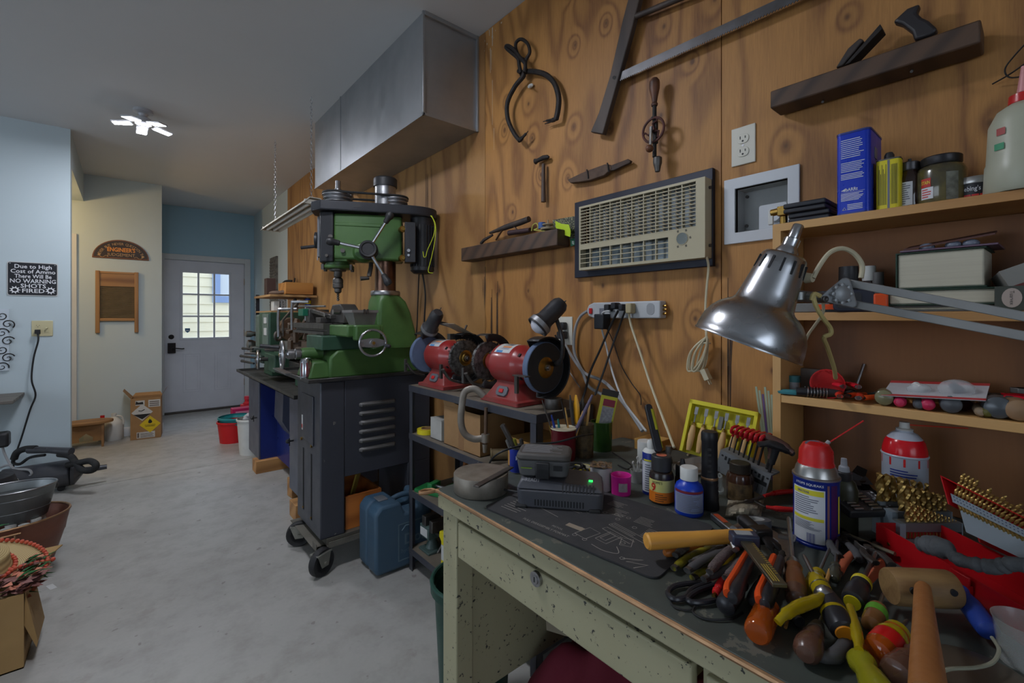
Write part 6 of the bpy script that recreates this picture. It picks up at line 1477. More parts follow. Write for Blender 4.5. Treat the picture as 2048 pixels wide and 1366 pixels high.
brn=mat('brown_glass_full',(46,28,22),.12,var=.3,vs=10,coat=.5)
t=multi('brown_bottle','brown glass bottle with metal cap and upright white label on the top shelf','bottle',(1.30,.196,Z),[('body',[(0,0),(.022,0),(.0235,.004),(.0235,.066),(.020,.076),(.0155,.082),(.0155,.088)],brn),('cap',[(.0165,.085),(.0175,.087),(.0175,.102),(.015,.104),(0,.104)],mat('dark_metal_cap',(84,82,84),.35,.8,var=.2))])
wrapq(t,.0235,.008,.058,.026,lwhite,off=-20);wraplines(t,.0235,.010,.056,10,.022,lgrey,off=-20);G().cyl((0,0,.104),(0,0,.112),.003,seg=8).out('tip',black,t)
t=multi('finish_jar','squat jar with black lid and red and white label on the top shelf','jar',(1.30,.146,Z),[('body',[(0,0),(.037,0),(.039,.004),(.0395,.070),(.036,.080),(.030,.084),(.030,.087)],mat('smoky_glass',(58,54,42),.15,var=.8,vs=14,col2=(120,108,60),coat=.5)),('lid',[(.0315,.084),(.033,.086),(.033,.100),(.031,.102),(0,.1015)],mat('black_screw_lid',(54,52,54),.35,.6,var=.3))])
wrapq(t,.0395,.006,.062,.020,mat('faded_label',(120,120,108),.6,var=.8,vs=60,col2=(60,58,46)),off=25);wrapq(t,.0395,.012,.036,.022,lwhite,'white_label',off=-33);wrapq(t,.0395,.037,.055,.018,lred,'red_label',off=-36);wraptext(t,.0395,.046,'STAIN',.010,lyel,off=-36,width=.016);wraplines(t,.0395,.014,.034,4,.018,lred,off=-33)
t=multi('polish_tin','flat black and red tin with script lettering on the top shelf','tin',(1.315,.097,Z),[('body',[(0,0),(.034,0),(.034,.036)],mat('tin_black',(30,30,34),.35,var=.1)),('lid',[(.0348,.034),(.0352,.035),(.0352,.046),(.034,.048),(0,.047)],tins)],36)
wrapq(t,.034,.002,.012,.09,lred,'red_band');wraptext(t,.034,.023,"Fiebing's",.013,lwhite,off=-12,width=.030)
t=multi('glue_bottle','large translucent squeeze bottle with red nozzle at the right end of the top shelf','bottle',(1.275,.030,Z),[('body',[(0,0),(.050,0),(.054,.006),(.052,.055),(.050,.06),(.047,.13),(.036,.155),(.018,.168)],mat('milky_plastic',(176,176,156),.35,var=.3,vs=5,col2=(150,150,128))),('collar',[(.019,.165),(.021,.167),(.020,.182),(.012,.186)],redg),('nozzle',[(.010,.185),(.004,.235),(0,.236)],mat('pink_nozzle',(206,140,140),.4,var=0))])
wrapq(t,.0505,.078,.09,.016,mat('faded_green_print',(70,150,110),.5,var=.2),'green_print',off=-38);wrapq(t,.049,.105,.118,.014,mat('faded_red_print',(170,80,76),.5,var=.2),'red_print',off=-36)
g=G();[g.box((-.052,-.002,.01+.0),(-.0505,.002,.05))for _ in(0,)]
# ================================================================== MIDDLE SHELF
Z=1.2825
pages=mat('book_pages',(196,190,170),.8,var=.3,vs=3,st=(1,1,60),col2=(160,152,132),bump=.2,bs=120)
def book(lab,x0,x1,y0_,y1_,z0,z1,cm,rz=0,spine_back=True):
 c=Vector(((x0+x1)/2,(y0_+y1_)/2,z0));t=thing('book',lab,'book',T(*c)@RZ(rz));hx,hy=(x1-x0)/2,(y1_-y0_)/2;h=z1-z0
 G().box((-hx,-hy,0),(hx,hy,.003)).out('cover',cm,t,bev=.0008);G().box((-hx,-hy,h-.003),(hx,hy,h)).out('cover',cm,t,bev=.0008)
 G().box((-hx,hy-.003,0),(hx,hy,h)).out('spine',cm,t,bev=.001);G().box((-hx+.004,-hy+.004,.003),(hx-.004,hy-.003,h-.003)).out('pages',pages,t,bev=.003);return t
gcov=mat('dark_green_cover',(40,62,48),.6,var=.2)
book('thin grey-covered book at the bottom of the pile on the middle shelf',1.262,1.385,.045,.235,Z,Z+.012,mat('grey_cover',(92,92,90),.6))
book('pale book under the thick one on the middle shelf',1.258,1.385,.062,.228,Z+.0125,Z+.046,gcov,1)
book('thick green-covered book with page edges showing on the middle shelf',1.262,1.385,.075,.212,Z+.0465,Z+.125,gcov,-2)
t=thing('blister_pack','purple blister pack lying on top of the thick book','package',(1.31,.135,Z+.1258));pk=mat('purple_blister_card',(96,72,92),.35,var=.3)
G().at(RZ(-2)).box((-.05,-.075,0),(.06,.070,.004)).out('tray',pk,t,bev=.001);G().at(T(-.045,0,.006)@RX(-7)@RY(-10)).box((0,-.07,.006),(.09,.065,.009)).out('card',mat('brown_back_card',(92,60,56),.6),t)
for y in(.03,-.01,-.035):G().sph((-.035,y,.008),.011,12,(1,1.2,.8)).out('blister',mat('blister_grey',(110,116,130),.2,var=0),t)
t=thing('tape_measure','orange and black tape measure on the middle shelf behind the lamp arm','tape measure',face((1.25,.285,Z)));G().prism(rrect(.075,.05,.012,4,0,.025),-.018,.018,'y').out('case',mat('navy_case',(42,44,56),.4,var=.2),t,bev=.004);G().prism(rrect(.045,.034,.006,3,-.008,.025),-.0195,-.017,'y').out('grip',black,t);G().box((.034,-.019,.002),(.060,.019,.040)).out('orange_end',orange,t,bev=.004)
t=thing('small_upright_box','small worn box with oval label standing right of the books on the middle shelf','box',face((1.262,.045,Z),0));G().box((-.022,-.012,0),(.022,.05,.046)).out('body',mat('worn_black_green_box',(66,70,62),.6,var=.4),t,bev=.001);G().prism(circ(.013,20,0,.024,.018),-.0128,-.0122,'y').out('oval_label',mat('label_pinkish',(176,160,150),.6,var=.1),t)
G().text('Tuarvex',.008,T(0,-.0131,.024)@FLAB@RZ(-90),width=.026).out('lettering',ink,t)
t=thing('grey_carton','tilted grey and dark red box at the right end of the middle shelf','box',T(1.30,.0,Z+.052)@RX(-24)@RZ(10));G().box((-.04,-.06,-.012),(.06,.055,.045)).out('body',mat('grey_box_card',(132,130,124),.5),t,bev=.001);G().box((-.041,-.06,-.012),(-.0402,.0555,.012)).out('red_band',mat('dark_red_card',(96,36,32),.5),t)
o=G().box((1.27,-.14,Z),(1.37,-.02,Z+.035)).out('dark_box',fasc if 'fasc' in globals()else black,bev=.002);tag(o,'dark box under the tilted grey carton on the middle shelf','box')
for k,(px,r,h,bm,cm,lab)in enumerate(((1697,.021,.11,mat('dark_bottle_glass',(44,44,48),.2,var=.1),black,'dark bottle with wide black cap on the middle shelf behind the lamp joint'),(1738,.014,.108,brn,white,'small brown bottle with ribbed white cap on the middle shelf'),(1755,.013,.092,mat('grey_bottle',(92,92,90),.3),mat('grey_cap',(96,94,92),.4),'small grey bottle right of the white-capped bottle on the middle shelf'),(1653,.022,.05,mat('grey_glass_jar',(96,98,98),.15,var=.2),black,'short jar with black lid at the left of the middle shelf'))):
 p=onx(px,600,1.33 if k<3 else 1.28);multi('bottle',lab,'bottle',(p.x,p.y,Z),[('body',[(0,0),(r,0),(r,h*.6),(r*.8,h*.7)],bm),('cap',[(r*.9,h*.68),(r*.95,h*.7),(r*.92,h),(0,h)],cm)],20)
o=G().box((1.25,.33,Z),(1.30,.42,Z+.022)).out('grey_tray',mat('grey_tray',(110,110,106),.5),bev=.002);tag(o,'small grey tray at the left end of the middle shelf','tray')
t=thing('orange_pack','small orange package on the middle shelf under the lamp joint','package',face((1.245,.335,Z)));G().box((-.02,-.01,0),(.022,.02,.018)).out('body',orange,t,bev=.002);G().box((-.02,-.0108,0),(.022,-.0102,.006)).out('print',ink,t)
# ================================================================== BOTTOM SHELF
Z=1.080
def bs(px,x=1.26):p=onx(px,790,x);return Vector((p.x,p.y,Z))
teal=mat('teal_lid',(60,128,134),.4,var=.1)
multi('bottle','little clear bottle with teal lid at the left end of the bottom shelf','bottle',bs(1588,1.30),[('body',[(0,0),(.013,0),(.013,.026),(.011,.028)],mat('cloudy_clear',(170,174,180),.25,var=.2)),('cap',[(.0145,.026),(.0145,.042),(0,.042)],teal)],20)
b=bs(1585,1.242);tag(G().at(face(b)).lathe([(0,.002),(.03,.003),(.032,.008),(.02,.013),(0,.014)],24,sy=.4).out('teal_case',teal,bev=0),'flat teal oval case at the left front of the bottom shelf','case')
t=thing('wire_coil_tool','dark hand tool wrapped in a steel wire coil on the bottom shelf','tool',face(bs(1632,1.25)+Vector((0,0,.012)),8));G().cyl((-.04,0,0),(.05,0,.002),.009,.011,12).out('handle',black,t)
g=G();g.tube([(-.022+.045*q/90,.012*sin(q*.5),.012*cos(q*.5))for q in range(91)],.0012,5);g.out('wire_coil',steel,t)
t=thing('red_funnel','red plastic funnel lying on its side on the bottom shelf','funnel',frame(bs(1655,1.262)+Vector((0,0,.034)),bs(1668,1.40)+Vector((0,0,.045))))
G().lathe([(.033,-.006),(.035,-.006),(.035,.0),(.016,.035),(.008,.045),(.006,.09),(.0045,.09),(.0065,.045),(.014,.034),(.033,.002),(.033,-.006)],32,ax='x').out('cone',redg,t,flip=False)
o=G().box((1.37,.36,Z),(1.385,.43,Z+.055)).out('grey_card',mat('grey_card',(110,106,100),.6));tag(o,'grey card leaning at the back of the bottom shelf behind the funnel','card')
def stick(name,lab,cat,A,B,parts,up=(0,0,1)):
 """tool built along local +X from A; parts: (name, profile [(r, x)], mat, flat)"""
 M=frame(A,B,up);t=thing(name,lab,cat,M)
 for(nm,pr,m,fl)in parts:G().lathe(pr,20 if fl!=6 else 6,sx=1 if fl in(1,6)else 1,sy=1 if fl in(1,6)else fl,ax='x').out(nm,m,t)
 return t
def hprof(r,L):return[(0,0),(r*.6,.001),(r*.93,.005),(r,.012),(r,L*.6),(r*.82,L*.78),(r*.72,L*.86),(r*.85,L*.95),(r*.6,L),(0,L)]
def sdriver(lab,A,B,r,L,m,shaft=.003,total=None,extra=(),tip=True,name='screwdriver',fl=1):
 A,B=Vector(A),Vector(B);tot=total or(B-A).length
 ps=[('handle',hprof(r,L),m,fl)]
 if tot>L:ps.append(('shaft',[(shaft,L-.002),(shaft,tot-.008),(shaft*1.3,tot-.004),(shaft*.5,tot),(0,tot)],steel,1))
 return stick(name,lab,'screwdriver' if name=='screwdriver' else 'tool',A,B,ps+list(extra))
clearh=mat('clear_smoky_handle',(150,146,110),.15,var=.2,trans=.35);magh=mat('magenta_handle',(196,44,84),.35,var=.1);greyh=mat('grey_handle',(80,82,86),.4,var=.3)
for(px,r,m,lab)in((1768,.017,clearh,'screwdriver with clear smoky butt on the bottom shelf'),(1800,.011,magh,'screwdriver with magenta handle just right of the clear one on the bottom shelf'),(1838,.010,greyh,'slim grey-handled tool between the magenta handles on the bottom shelf'),(1856,.012,magh,'second magenta handle, under the middle of the blister card'),(1903,.017,greyh,'tool with thick dark grey butt on the bottom shelf'),(1962,.009,mat('wood_knob',(150,130,106),.5),'thin pale wooden handle right of the blister card'),(1976,.010,mat('olive_knob',(96,92,40),.3),'small olive handle beside the thin pale one'),(1998,.021,mat('grey_ball_knob',(90,94,98),.3,.3),'round grey knob handle at the right of the bottom shelf'),(2040,.020,mat('wood_knob2',(148,116,84),.5),'wooden knob handle at the far right of the bottom shelf'),(1930,.013,mat('dark_red_handle',(78,26,30),.4),'dark red handle deep under the blister card')):
 A=bs(px,1.238 if m is not MATS['dark_red_handle']else 1.29);A=A+Vector((0,0,r+.0006));B=Vector((1.37,A.y+.02,Z+r*.6+.004));sdriver(lab,A,B,r,.085,m,.003)
def pliers(lab,M,Lh,Lj,spread,hm,jm,hr=.007,curve=.3,name='pliers',z2=.0):
 """lying flat in local XY, pivot at the origin, jaws to +X, handles to -X"""
 t=thing(name,lab,'pliers',M)
 for s_ in(-1,1):
  pts=[(0,s_*.004,s_*.001),(-Lh*.22,s_*(spread*.75+.006),0),(-Lh*.6,s_*(spread+.006),0),(-Lh,s_*(spread*.7+.006),z2)]
  G().tube(sm(pts,6),[.0055,.006,.0065],8,flat=.7).out('arm',jm,t)
  G().tube(sm(pts[1:],6),[hr*.8,hr,hr*1.05,hr,hr*.7],10,flat=.8).out('handle',hm,t)
  G().prism([(-.01,-s_*.007),(.008,-s_*.011),(.02,s_*.003-s_*.012),(Lj,s_*.001),(Lj,s_*.004),(.02,s_*.012),(0,s_*.010)],-.005,.005).out('jaw',jm,t,bev=.001)
 G().cyl((0,0,-.0065),(0,0,.0065),.006,seg=12).out('pivot',dsteel,t);return t
oh=mat('red_orange_grip',(222,56,30),.25,var=.2);rh=mat('crimson_grip',(206,24,44),.28,var=.15)
def layp(px,py,rz,z=TZ,h=.01):p=onz(px,py,z+h);return T(*p)@RZ(rz)
b=bs(1700,1.29);pliers('pliers with shiny red-orange grips hanging over the edge of the bottom shelf',T(b.x,b.y-.0,Z+.014)@RZ(12),.075,.03,.014,oh,dsteel,z2=-.0)
pliers('second pair of pliers with crimson grips lying across the red-orange ones',T(b.x+.01,b.y+.03,Z+.034)@RZ(38),.07,.035,.012,rh,dsteel)
pliers('dark pliers with orange grip left of the blister card on the bottom shelf',T(b.x+.03,b.y-.045,Z+.012)@RZ(-20),.08,.035,.012,orange,ironb)
pliers('pliers with long red grips at the right of the bottom shelf',T(1.335,.085,Z+.033)@RZ(100),.11,.03,.012,rh,dsteel)
pliers('pliers with black grips at the far right of the bottom shelf',T(1.33,.02,Z+.048)@RZ(96),.08,.03,.014,black,dsteel)
tag(G().cyl(bs(1712,1.36)+Vector((0,0,.02)),bs(1728,1.385)+Vector((0,0,.075)),.0035).out('steel_rod',steel),'thin steel rod leaning against the back of the bottom shelf','rod')
t=thing('blister_card','red and white carded blister pack lying on the tool handles of the bottom shelf','package',T(1.275,.155,Z+.036)@RY(-13)@RX(-4));g=G()
G().box((-.04,-.078,0),(.06,.078,.0016)).out('card',mat('card_white',(196,194,196),.5,var=.15,vs=40),t);G().box((-.0405,-.0785,.0017),(-.030,.0785,.0019)).box((.045,-.0785,.0017),(.0605,.0785,.0019)).out('red_band',mat('card_red',(196,66,66),.5,var=.1),t,kind='stuff')
pf=mat('clear_film',(220,224,226),.08,var=0,alpha=.35);G().sph((-.002,.022,.006),.016,16,(1,1.3,.7)).out('bubble',pf,t);G().sph((.0,-.035,.008),.024,16,(1,1.2,.8)).out('bubble',pf,t)
G().cyl((-.008,.018,.008),(.004,.028,.012),.008,.008,16).out('white_part',white,t);G().cyl((-.01,-.04,.008),(.006,-.03,.012),.010,.008,16).out('navy_part',mat('navy_part',(30,34,60),.3,var=0),t)
# ================================================================== ALUMINIUM DESK LAMP
alu=mat('brushed_aluminium',(176,177,180),.26,1,var=.35,vs=7,col2=(128,126,124),bump=.02,bs=30)
RTV=Vector((cos(YAW),-sin(YAW),0));FWV=Vector((sin(YAW),cos(YAW),0));UPV=Vector((0,0,1))
rc=at(1492,690,.765);ax=(RTV*.34+UPV*.92-FWV*.12).normalized()
LM=axmat(rc,ax)@Matrix.Scale(.92,4)
lp=thing('desk_lamp','brushed aluminium swing-arm lamp hanging over the workbench','lamp',LM)
prf=[(.0935,0),(.0935,.003),(.0922,.004),(.0915,.015),(.0885,.032),(.082,.048),(.072,.061),(.061,.070),(.0535,.075),(.050,.080),(.0465,.10),(.043,.125),(.0395,.15),(.037,.168),(.033,.173),(.020,.174)]
sh=G().lathe(prf+[(r-.0012,z-.0006)for r,z in prf[::-1]],64).out('shade',alu,lp,flip=True)
sh.data.set_sharp_from_angle(angle=R(60))
sl_=G()
for k in range(14):
 sl_.M=RZ(k*360/14)@T(.0388,0,.150)@RY(-5);sl_.box((-.0012,-.0018,-.012),(.0022,.0018,.012))
sl_.out('vent_slots',ink,sh,kind='stuff')
G().lathe([(.020,.170),(.019,.180),(.014,.188),(.0135,.190),(.0135,.203),(.0095,.205),(.009,.228),(.0075,.230),(0,.230)],28).out('socket_cap',mat('polished_socket',(190,190,192),.18,1,var=.1),lp)
G().lathe([(0,.02),(.02,.025),(.03,.045),(.024,.075),(.013,.10),(.013,.12)],24).out('bulb',mat('lamp_bulb_off',(210,210,205),.2,var=0),lp)
def px_t(x,y,t):return at(x,y,t)
tk=.745
G().cyl(px_t(1590,592,tk+.01),px_t(1665,597,tk),.010,.008,12).cyl(px_t(1596,585,tk+.01),px_t(1596,600,tk+.01),.013).out('swivel_joint',mat('joint_steel',(140,142,140),.35,.8,var=.3),lp,world=True)
G().cyl(px_t(1612,556,tk+.01),px_t(1626,556,tk),.009,.007,12).out('cord_grommet',cordw,lp,world=True)
def plate(pts,t0,t1):return[at(x,y,t0)for x,y in pts],[at(x,y,t1)for x,y in pts]
tri=[(1640,598),(1641,592),(1684,557),(1692,555),(1700,558),(1714,606),(1713,613),(1706,616),(1650,604)]
A_,B_=plate(tri,tk-.012,tk-.003);g=G();n=len(tri);g.add(A_+B_,[tuple(range(n))[::-1],tuple(range(n,2*n))]+[(i,(i+1)%n,n+(i+1)%n,n+i)for i in range(n)])
plm=mat('plate_grey',(150,152,154),.38,.35,var=.25);pt_=g.out('joint_plate',plm,lp,world=True,bev=.002)
c=at(1682,588,tk-.0135);g=G().at(axmat(c,-FWV));g.lathe([(0,-.002),(.0135,-.002),(.0135,.004),(.009,.007),(0,.007)],24)
for k in range(8):g.M=axmat(c,-FWV)@RZ(45*k)@T(.0145,0,0);g.lathe([(.0035,-.001),(.0035,.005),(0,.006)],10)
g.out('star_knob',plm,pt_,world=True)
c=at(1650,598,tk-.0135);G().at(axmat(c,-FWV)).lathe([(.005,0),(.005,.002),(.003,.003),(0,.0015)],14).out('rivet',dsteel,pt_,world=True)
armm=mat('grey_flat_bar',(128,128,126),.45,.1,var=.2,vs=8)
el=(at(2420,700,.50),at(2420,748,.50))
def flatbar(p,q,hh,th,nm):
 d=(q-p).normalized();n_=d.cross(UPV).normalized();u=n_.cross(d).normalized();vs=[]
 for e in(p,q):vs+=[e-u*hh-n_*th,e+u*hh-n_*th,e+u*hh+n_*th,e-u*hh+n_*th]
 return G().add(vs,[(0,1,2,3),(7,6,5,4),(0,4,5,1),(1,5,6,2),(2,6,7,3),(3,7,4,0)]).out(nm,armm,lp,world=True,bev=.0012)
p1,p2=at(1697,566,tk),at(2048,633,.585);flatbar(p1,p1+(p2-p1)*1.5,.0062,.003,'upper_arm')
p3,p4=at(1706,608,tk),at(2048,672,.585);flatbar(p3,p3+(p4-p3)*1.5,.0062,.003,'lower_arm')
e1,e3=p1+(p2-p1)*1.5,p3+(p4-p3)*1.5
G().tube([e1+Vector((0,0,.02)),e3+Vector((0,0,-.02))],.014,12).out('elbow',plm,lp,world=True)
bs_=Vector((1.10,-.36,TZ));flatbar(e1,bs_+Vector((-.01,0,.12)),.0062,.003,'rear_arm');flatbar(e3,bs_+Vector((.02,0,.10)),.0062,.003,'rear_arm')
G().box(bs_+Vector((-.04,-.03,.0)),bs_+Vector((.04,.03,.012))).cyl(bs_+Vector((0,0,.01)),bs_+Vector((0,0,.14)),.012).out('clamp_base',plm,lp,world=True,bev=.002)
G().tube(sm([px_t(1626,556,tk),px_t(1640,530,tk),px_t(1660,505,tk),px_t(1685,497,tk),px_t(1708,507,tk),px_t(1724,530,tk),px_t(1722,556,tk)],6),.0038,8).out('cord',cordw,lp,world=True)
G().tube(sm([px_t(1626,592,tk-.015),px_t(1632,612,tk-.015),px_t(1645,635,tk-.01),px_t(1660,655,tk),px_t(1661,668,tk),px_t(1648,675,tk),px_t(1655,695,tk+.02),px_t(1668,735,tk+.06),px_t(1671,756,tk+.1)],6),.0036,8).out('cord',mat('yellowed_cord',(190,172,112),.5,var=.2),lp,world=True)
G().tube(sm([px_t(1640,592,tk-.014),px_t(1628,588,tk-.016),px_t(1624,600,tk-.014)],4),.0038,8).out('cord',MATS['yellowed_cord'],lp,world=True)
G().tube(sm([px_t(1645,600,tk+.01),px_t(1646,625,tk+.02),px_t(1630,650,tk+.04),px_t(1615,672,tk+.06),px_t(1608,695,tk+.08),px_t(1602,730,tk+.1)],6),.0024,8).out('cord',cordw,lp,world=True)
# ================================================================== ON THE DESK
def Q(px,py,h=0.):return onz(px,py,TZ+h)
def wd(px,py):return px*(H-TZ)/(py-635)
# billet, mat
c=stand(962,1001,.069);t=thing('steel_disc_block','thick round steel disc at the far left corner of the desk','steel disc',c)
G().lathe([(0,0),(.068,0),(.0695,.002),(.0695,.044),(.068,.046),(0,.046)],48).out('disc',mat('brown_grey_steel',(150,142,130),.42,.55,var=.7,vs=14,col2=(84,76,68)),t)
a=Q(952,975,.047);b=Q(1018,938,.047);tag(G().at(frame(a,b)).box((0,-.008,0),(.16,.008,.004)).out('flat_file',dsteel,bev=.001),'flat dark steel bar lying on the round steel disc','bar')
M0=frame(Q(966,1016),Q(1312,1163));L=(Q(1312,1163)-Q(966,1016)).length;mm=mat('black_neoprene_mat',(52,52,54),.75,var=.4,vs=9,col2=(72,70,68),bump=.2,bs=300)
t=thing('bench_mat','black bench mat printed with an exploded-parts drawing on the desk','mat',M0@T(0,0,.0006));G().prism(rrect(L,.27,.018,5,L/2,.135),0,.003).out('mat',mm,t)
g=G().at(T(0,0,.0033));rnd=random.Random(11)
def ln(pts,r=.0007):g.tube([(x,y,0)for x,y in pts],r,4,flat=.15)
def bx_(x,y,w_,h_,a=0,r=.0007):
 ca,sa=cos(R(a)),sin(R(a));ln([(x+u*ca-v*sa,y+u*sa+v*ca)for u,v in((0,0),(w_,0),(w_,h_),(0,h_),(0,0))],r)
for k in range(13):ln([(.03+.0*k,.03+k*.010),(.07+.02*rnd.random(),.03+k*.010)],.0009)
for(x,y,n_)in((.22,.20,6),(.20,.235,5),(.29,.20,6),(.33,.16,7),(.14,.13,2)):
 for k in range(n_):ln([(x,y-k*.006),(x+.03+.015*rnd.random(),y-k*.006)],.0007)
ox,oy=.26,.05
bx_(ox,oy+.07,.10,.016,-14);bx_(ox+.004,oy+.074,.06,.006,-14);bx_(ox+.0,oy+.045,.075,.013,-14);bx_(ox+.012,oy+.0,.028,.045,-10);bx_(ox+.018,oy+.008,.014,.03,-10);bx_(ox-.03,oy-.01,.03,.042,-12);bx_(ox+.06,oy+.01,.022,.03,20)
g.M=T(0,0,.0033)
for k in range(12):x,y=ox+rnd.uniform(-.08,.12),oy+rnd.uniform(-.03,.13);ln([(x+.005*cos(q),y+.005*sin(q))for q in(0,1.2,2.4,3.6,4.8,6.0)],.0006)
ln(sm([(ox+.06,oy-.0),(ox+.075,oy-.02),(ox+.05,oy-.03),(ox+.02,oy-.025)],5),.0008);ln([(.03,.10),(.16,.075)]);ln([(ox+.09,oy-.03),(ox+.12,oy-.01),(ox+.10,oy-.035),(ox+.135,oy-.02),(ox+.12,oy-.045)],.0012)
g.text('FULL DISASSEMBLY FORMAT',.011,T(.17,.018,0),width=.12);g.text('PISTOL',.009,T(.19,.034,0))
g.M=T(0,0,.0036);g.out('drawing',mat('mat_print',(150,146,136),.7,var=.4,vs=30),t,kind='stuff')
G().at(T(.195,.055,.0031)).box((0,0,0),(.04,.014,.0006)).out('tan_patch',mat('tan_label',(150,136,118),.6),t);G().at(T(.345,.105,.0031)@RZ(-14)).box((0,0,0),(.028,.009,.0006)).out('tan_patch',MATS['tan_label'],t)
# charger and battery
chm=mat('charger_grey',(74,75,82),.36,var=.35,vs=12,col2=(100,98,94))
c=stand(1122,1022,.05)+Vector((0,0,.004));M=face(c,-4)@Matrix.Scale(1.13,4);t=thing('battery_charger','black battery charger with green light standing on the bench mat','charger',M)
G().prism(rrect(.172,.095,.014),0,.036,poly2=rrect(.176,.098,.014)).out('body',chm,t,bev=.003);G().hex8([(-.088,-.049,.037),(.088,-.049,.037),(.088,.049,.037),(-.088,.049,.037),(-.078,-.038,.056),(.076,-.038,.044),(.076,.045,.050),(-.078,.045,.062)]).out('top_shell',chm,t,bev=.004)
for k in range(10):G().at(T(.005+k*.0068,-.047,.035)@RX(-35)@RZ(4)).box((0,-.002,.0),(.0028,.001,.017)).out('cooling_fin',black,t)
g=G();[g.box((-.05+k*.006,-.0488,.006),(-.0475+k*.006,-.0475,.018))for k in range(17)];g.out('base_vents',ink,t,kind='stuff')
for x in(-.078,.07):G().box((x-.012,-.052,-.004),(x+.012,-.03,.006)).out('foot',rubber,t,bev=.003)
G().text('READY',.011,T(-.055,-.0405,.054)@RX(40),width=.03).out('lettering',mat('fade_print',(130,130,134),.5,var=0),t);led=mat('green_led',(40,230,90),.3,var=0,emit=2.5);G().box((.058,-.012,.047),(.066,-.007,.0495)).out('indicator',led,t)
M=M@T(-.035,.006,.055);t=thing('battery_pack','dark grey slide battery pack sitting on the charger','battery',M)
G().prism(rrect(.100,.072,.012),.003,.036,poly2=rrect(.112,.080,.014)).out('lower_shell',mat('battery_grey',(90,90,90),.5,var=.3,vs=14),t,bev=.003);G().prism(rrect(.116,.086,.016),.037,.050,poly2=rrect(.108,.080,.018)).out('upper_shell',mat('dusty_dark_cap',(82,78,74),.6,var=.4),t,bev=.004)
G().box((-.014,-.046,.001),(.014,-.036,.034)).out('latch',black,t,bev=.002);g=G();[g.box((-.011,-.0468,.004+k*.003),(.011,-.0458,.0055+k*.003))for k in range(6)];g.out('latch_ribs',ink,t,kind='stuff')
g=G().at(T(0,0,.0506));[g.box((-.045+.0*k,-.028+k*.0048,0),(-.045+.09*rnd.uniform(.6,1),-.026+k*.0048,.0003))for k in range(12)];g.out('warning_print',mat('warning_print_grey',(150,148,150),.6,var=.5,vs=90),t,kind='stuff')
G().box((.022,-.0415,.018),(.040,-.0405,.028)).out('rating_plate',ink,t);G().box((-.045,-.0415,.020),(-.022,-.0405,.022)).out('green_stripe',mat('lime_stripe',(120,150,40),.5,var=0),t)
cord([Q(1040,985,.02),Q(985,970,.01),Q(978,930,.03),Q(1000,905,.07),Q(1050,890,.085),Q(1110,885,.09),Q(1160,872,.1),Q(1185,868,.08)],.0028,cordb,'dark charger cord looping over the battery to the mug')
# containers
def cyl_item(name,lab,cat,px,py,wpx,hpx,m,extra=(),top=None,open_=False,seg=28):
 r=wd(wpx,py)/2;tt=(H-TZ)*910/(py-635);h=hpx*tt/910;c=stand(px,py,r);t=thing(name,lab,cat,face(c))
 if open_:G().shell([(r*.94,0),(r,h*.98),(r*1.02,h)],seg,th=.002).out('body',m,t)
 else:G().lathe([(0,0),(r*.97,0),(r,.002),(r,h-.002),(r*.97,h),(0,h)],seg).out('body',m,t)
 return t,r,h,c
t,r,h,c=cyl_item('tin_can','blue printed tin can holding socket extensions behind the battery','can',1036,948,34,52,tins,open_=True)
wrapq(t,r*1.01,.003,h*.92,r*2.6,mat('can_print_blue',(30,50,150),.35,var=0),dz=.0006);wraptext(t,r*1.01,h*.6,'MX',.016,lwhite,dz=.0012,off=10);wrapq(t,r*1.01,.006,h*.35,.014,orange,'orange_print',dz=.001,off=25)
for k,(x,y,x2,y2,m,rr,lab)in enumerate(((1005,850,1040,905,dsteel,.008,'long steel socket extension leaning out of the blue can'),(1028,878,1036,900,mat('olive_plastic',(150,146,50),.4),.006,'yellow-green screwdriver in the blue can'),(1014,880,1028,902,steel,.006,'short steel socket at the left in the blue can'),(1042,878,1048,905,dsteel,.006,'steel socket bar at the right in the blue can'),(1058,890,1044,905,steel,.005,'thin steel bit in the blue can'))):
 tt=c.length and(c-CAM).dot(FWV);a,b=at(x,y,tt),at(x2,y2+12,tt);tag(G().cyl(a,b,rr).cyl(a-(b-a).normalized()*.002,a,rr*.6,seg=8).out('tool_in_can',m),lab,'tool')
t,r,h,c=cyl_item('mug','burgundy mug holding pens and brushes','mug',1127,925,52,62,mat('burgundy_glaze',(100,22,32),.2,var=.2),open_=True)
G().lathe([(r*.98,h-.001),(r*1.04,h),(r*1.02,h+.003),(r*.97,h+.002)],28).out('rim',cream,t)
tt=(c-CAM).dot(FWV)
for k,(x,y,x2,y2,m,rr,lab)in enumerate(((1103,830,1118,872,mat('pen_blue',(40,60,140),.3,var=0),.004,'blue and silver pen at the left of the burgundy mug'),(1116,838,1122,868,mat('pen_teal',(40,110,110),.3,var=0),.004,'teal pen in the burgundy mug'),(1185,790,1140,866,mat('purple_grey_pen',(96,88,110),.4),.006,'long purple-grey brush leaning right in the burgundy mug'),(1166,822,1148,864,palew,.004,'pencil with yellow end in the burgundy mug'),(1130,815,1140,862,palew,.0035,'wooden paintbrush handle in the burgundy mug'),(1122,800,1142,860,ironb,.003,'dark awl leaning back in the burgundy mug'),(1098,850,1110,870,brass,.0035,'brass-coloured pen at the left edge of the burgundy mug'),(1084,800,1112,866,dsteel,.0025,'spiral wire tool leaning left from the burgundy mug'))):
 a,b=at(x,y,tt),at(x2,y2+20,tt);tag(G().tube([a,a.lerp(b,.3),b],[rr*.6,rr,rr],8).out('pen',m),lab,'pen')
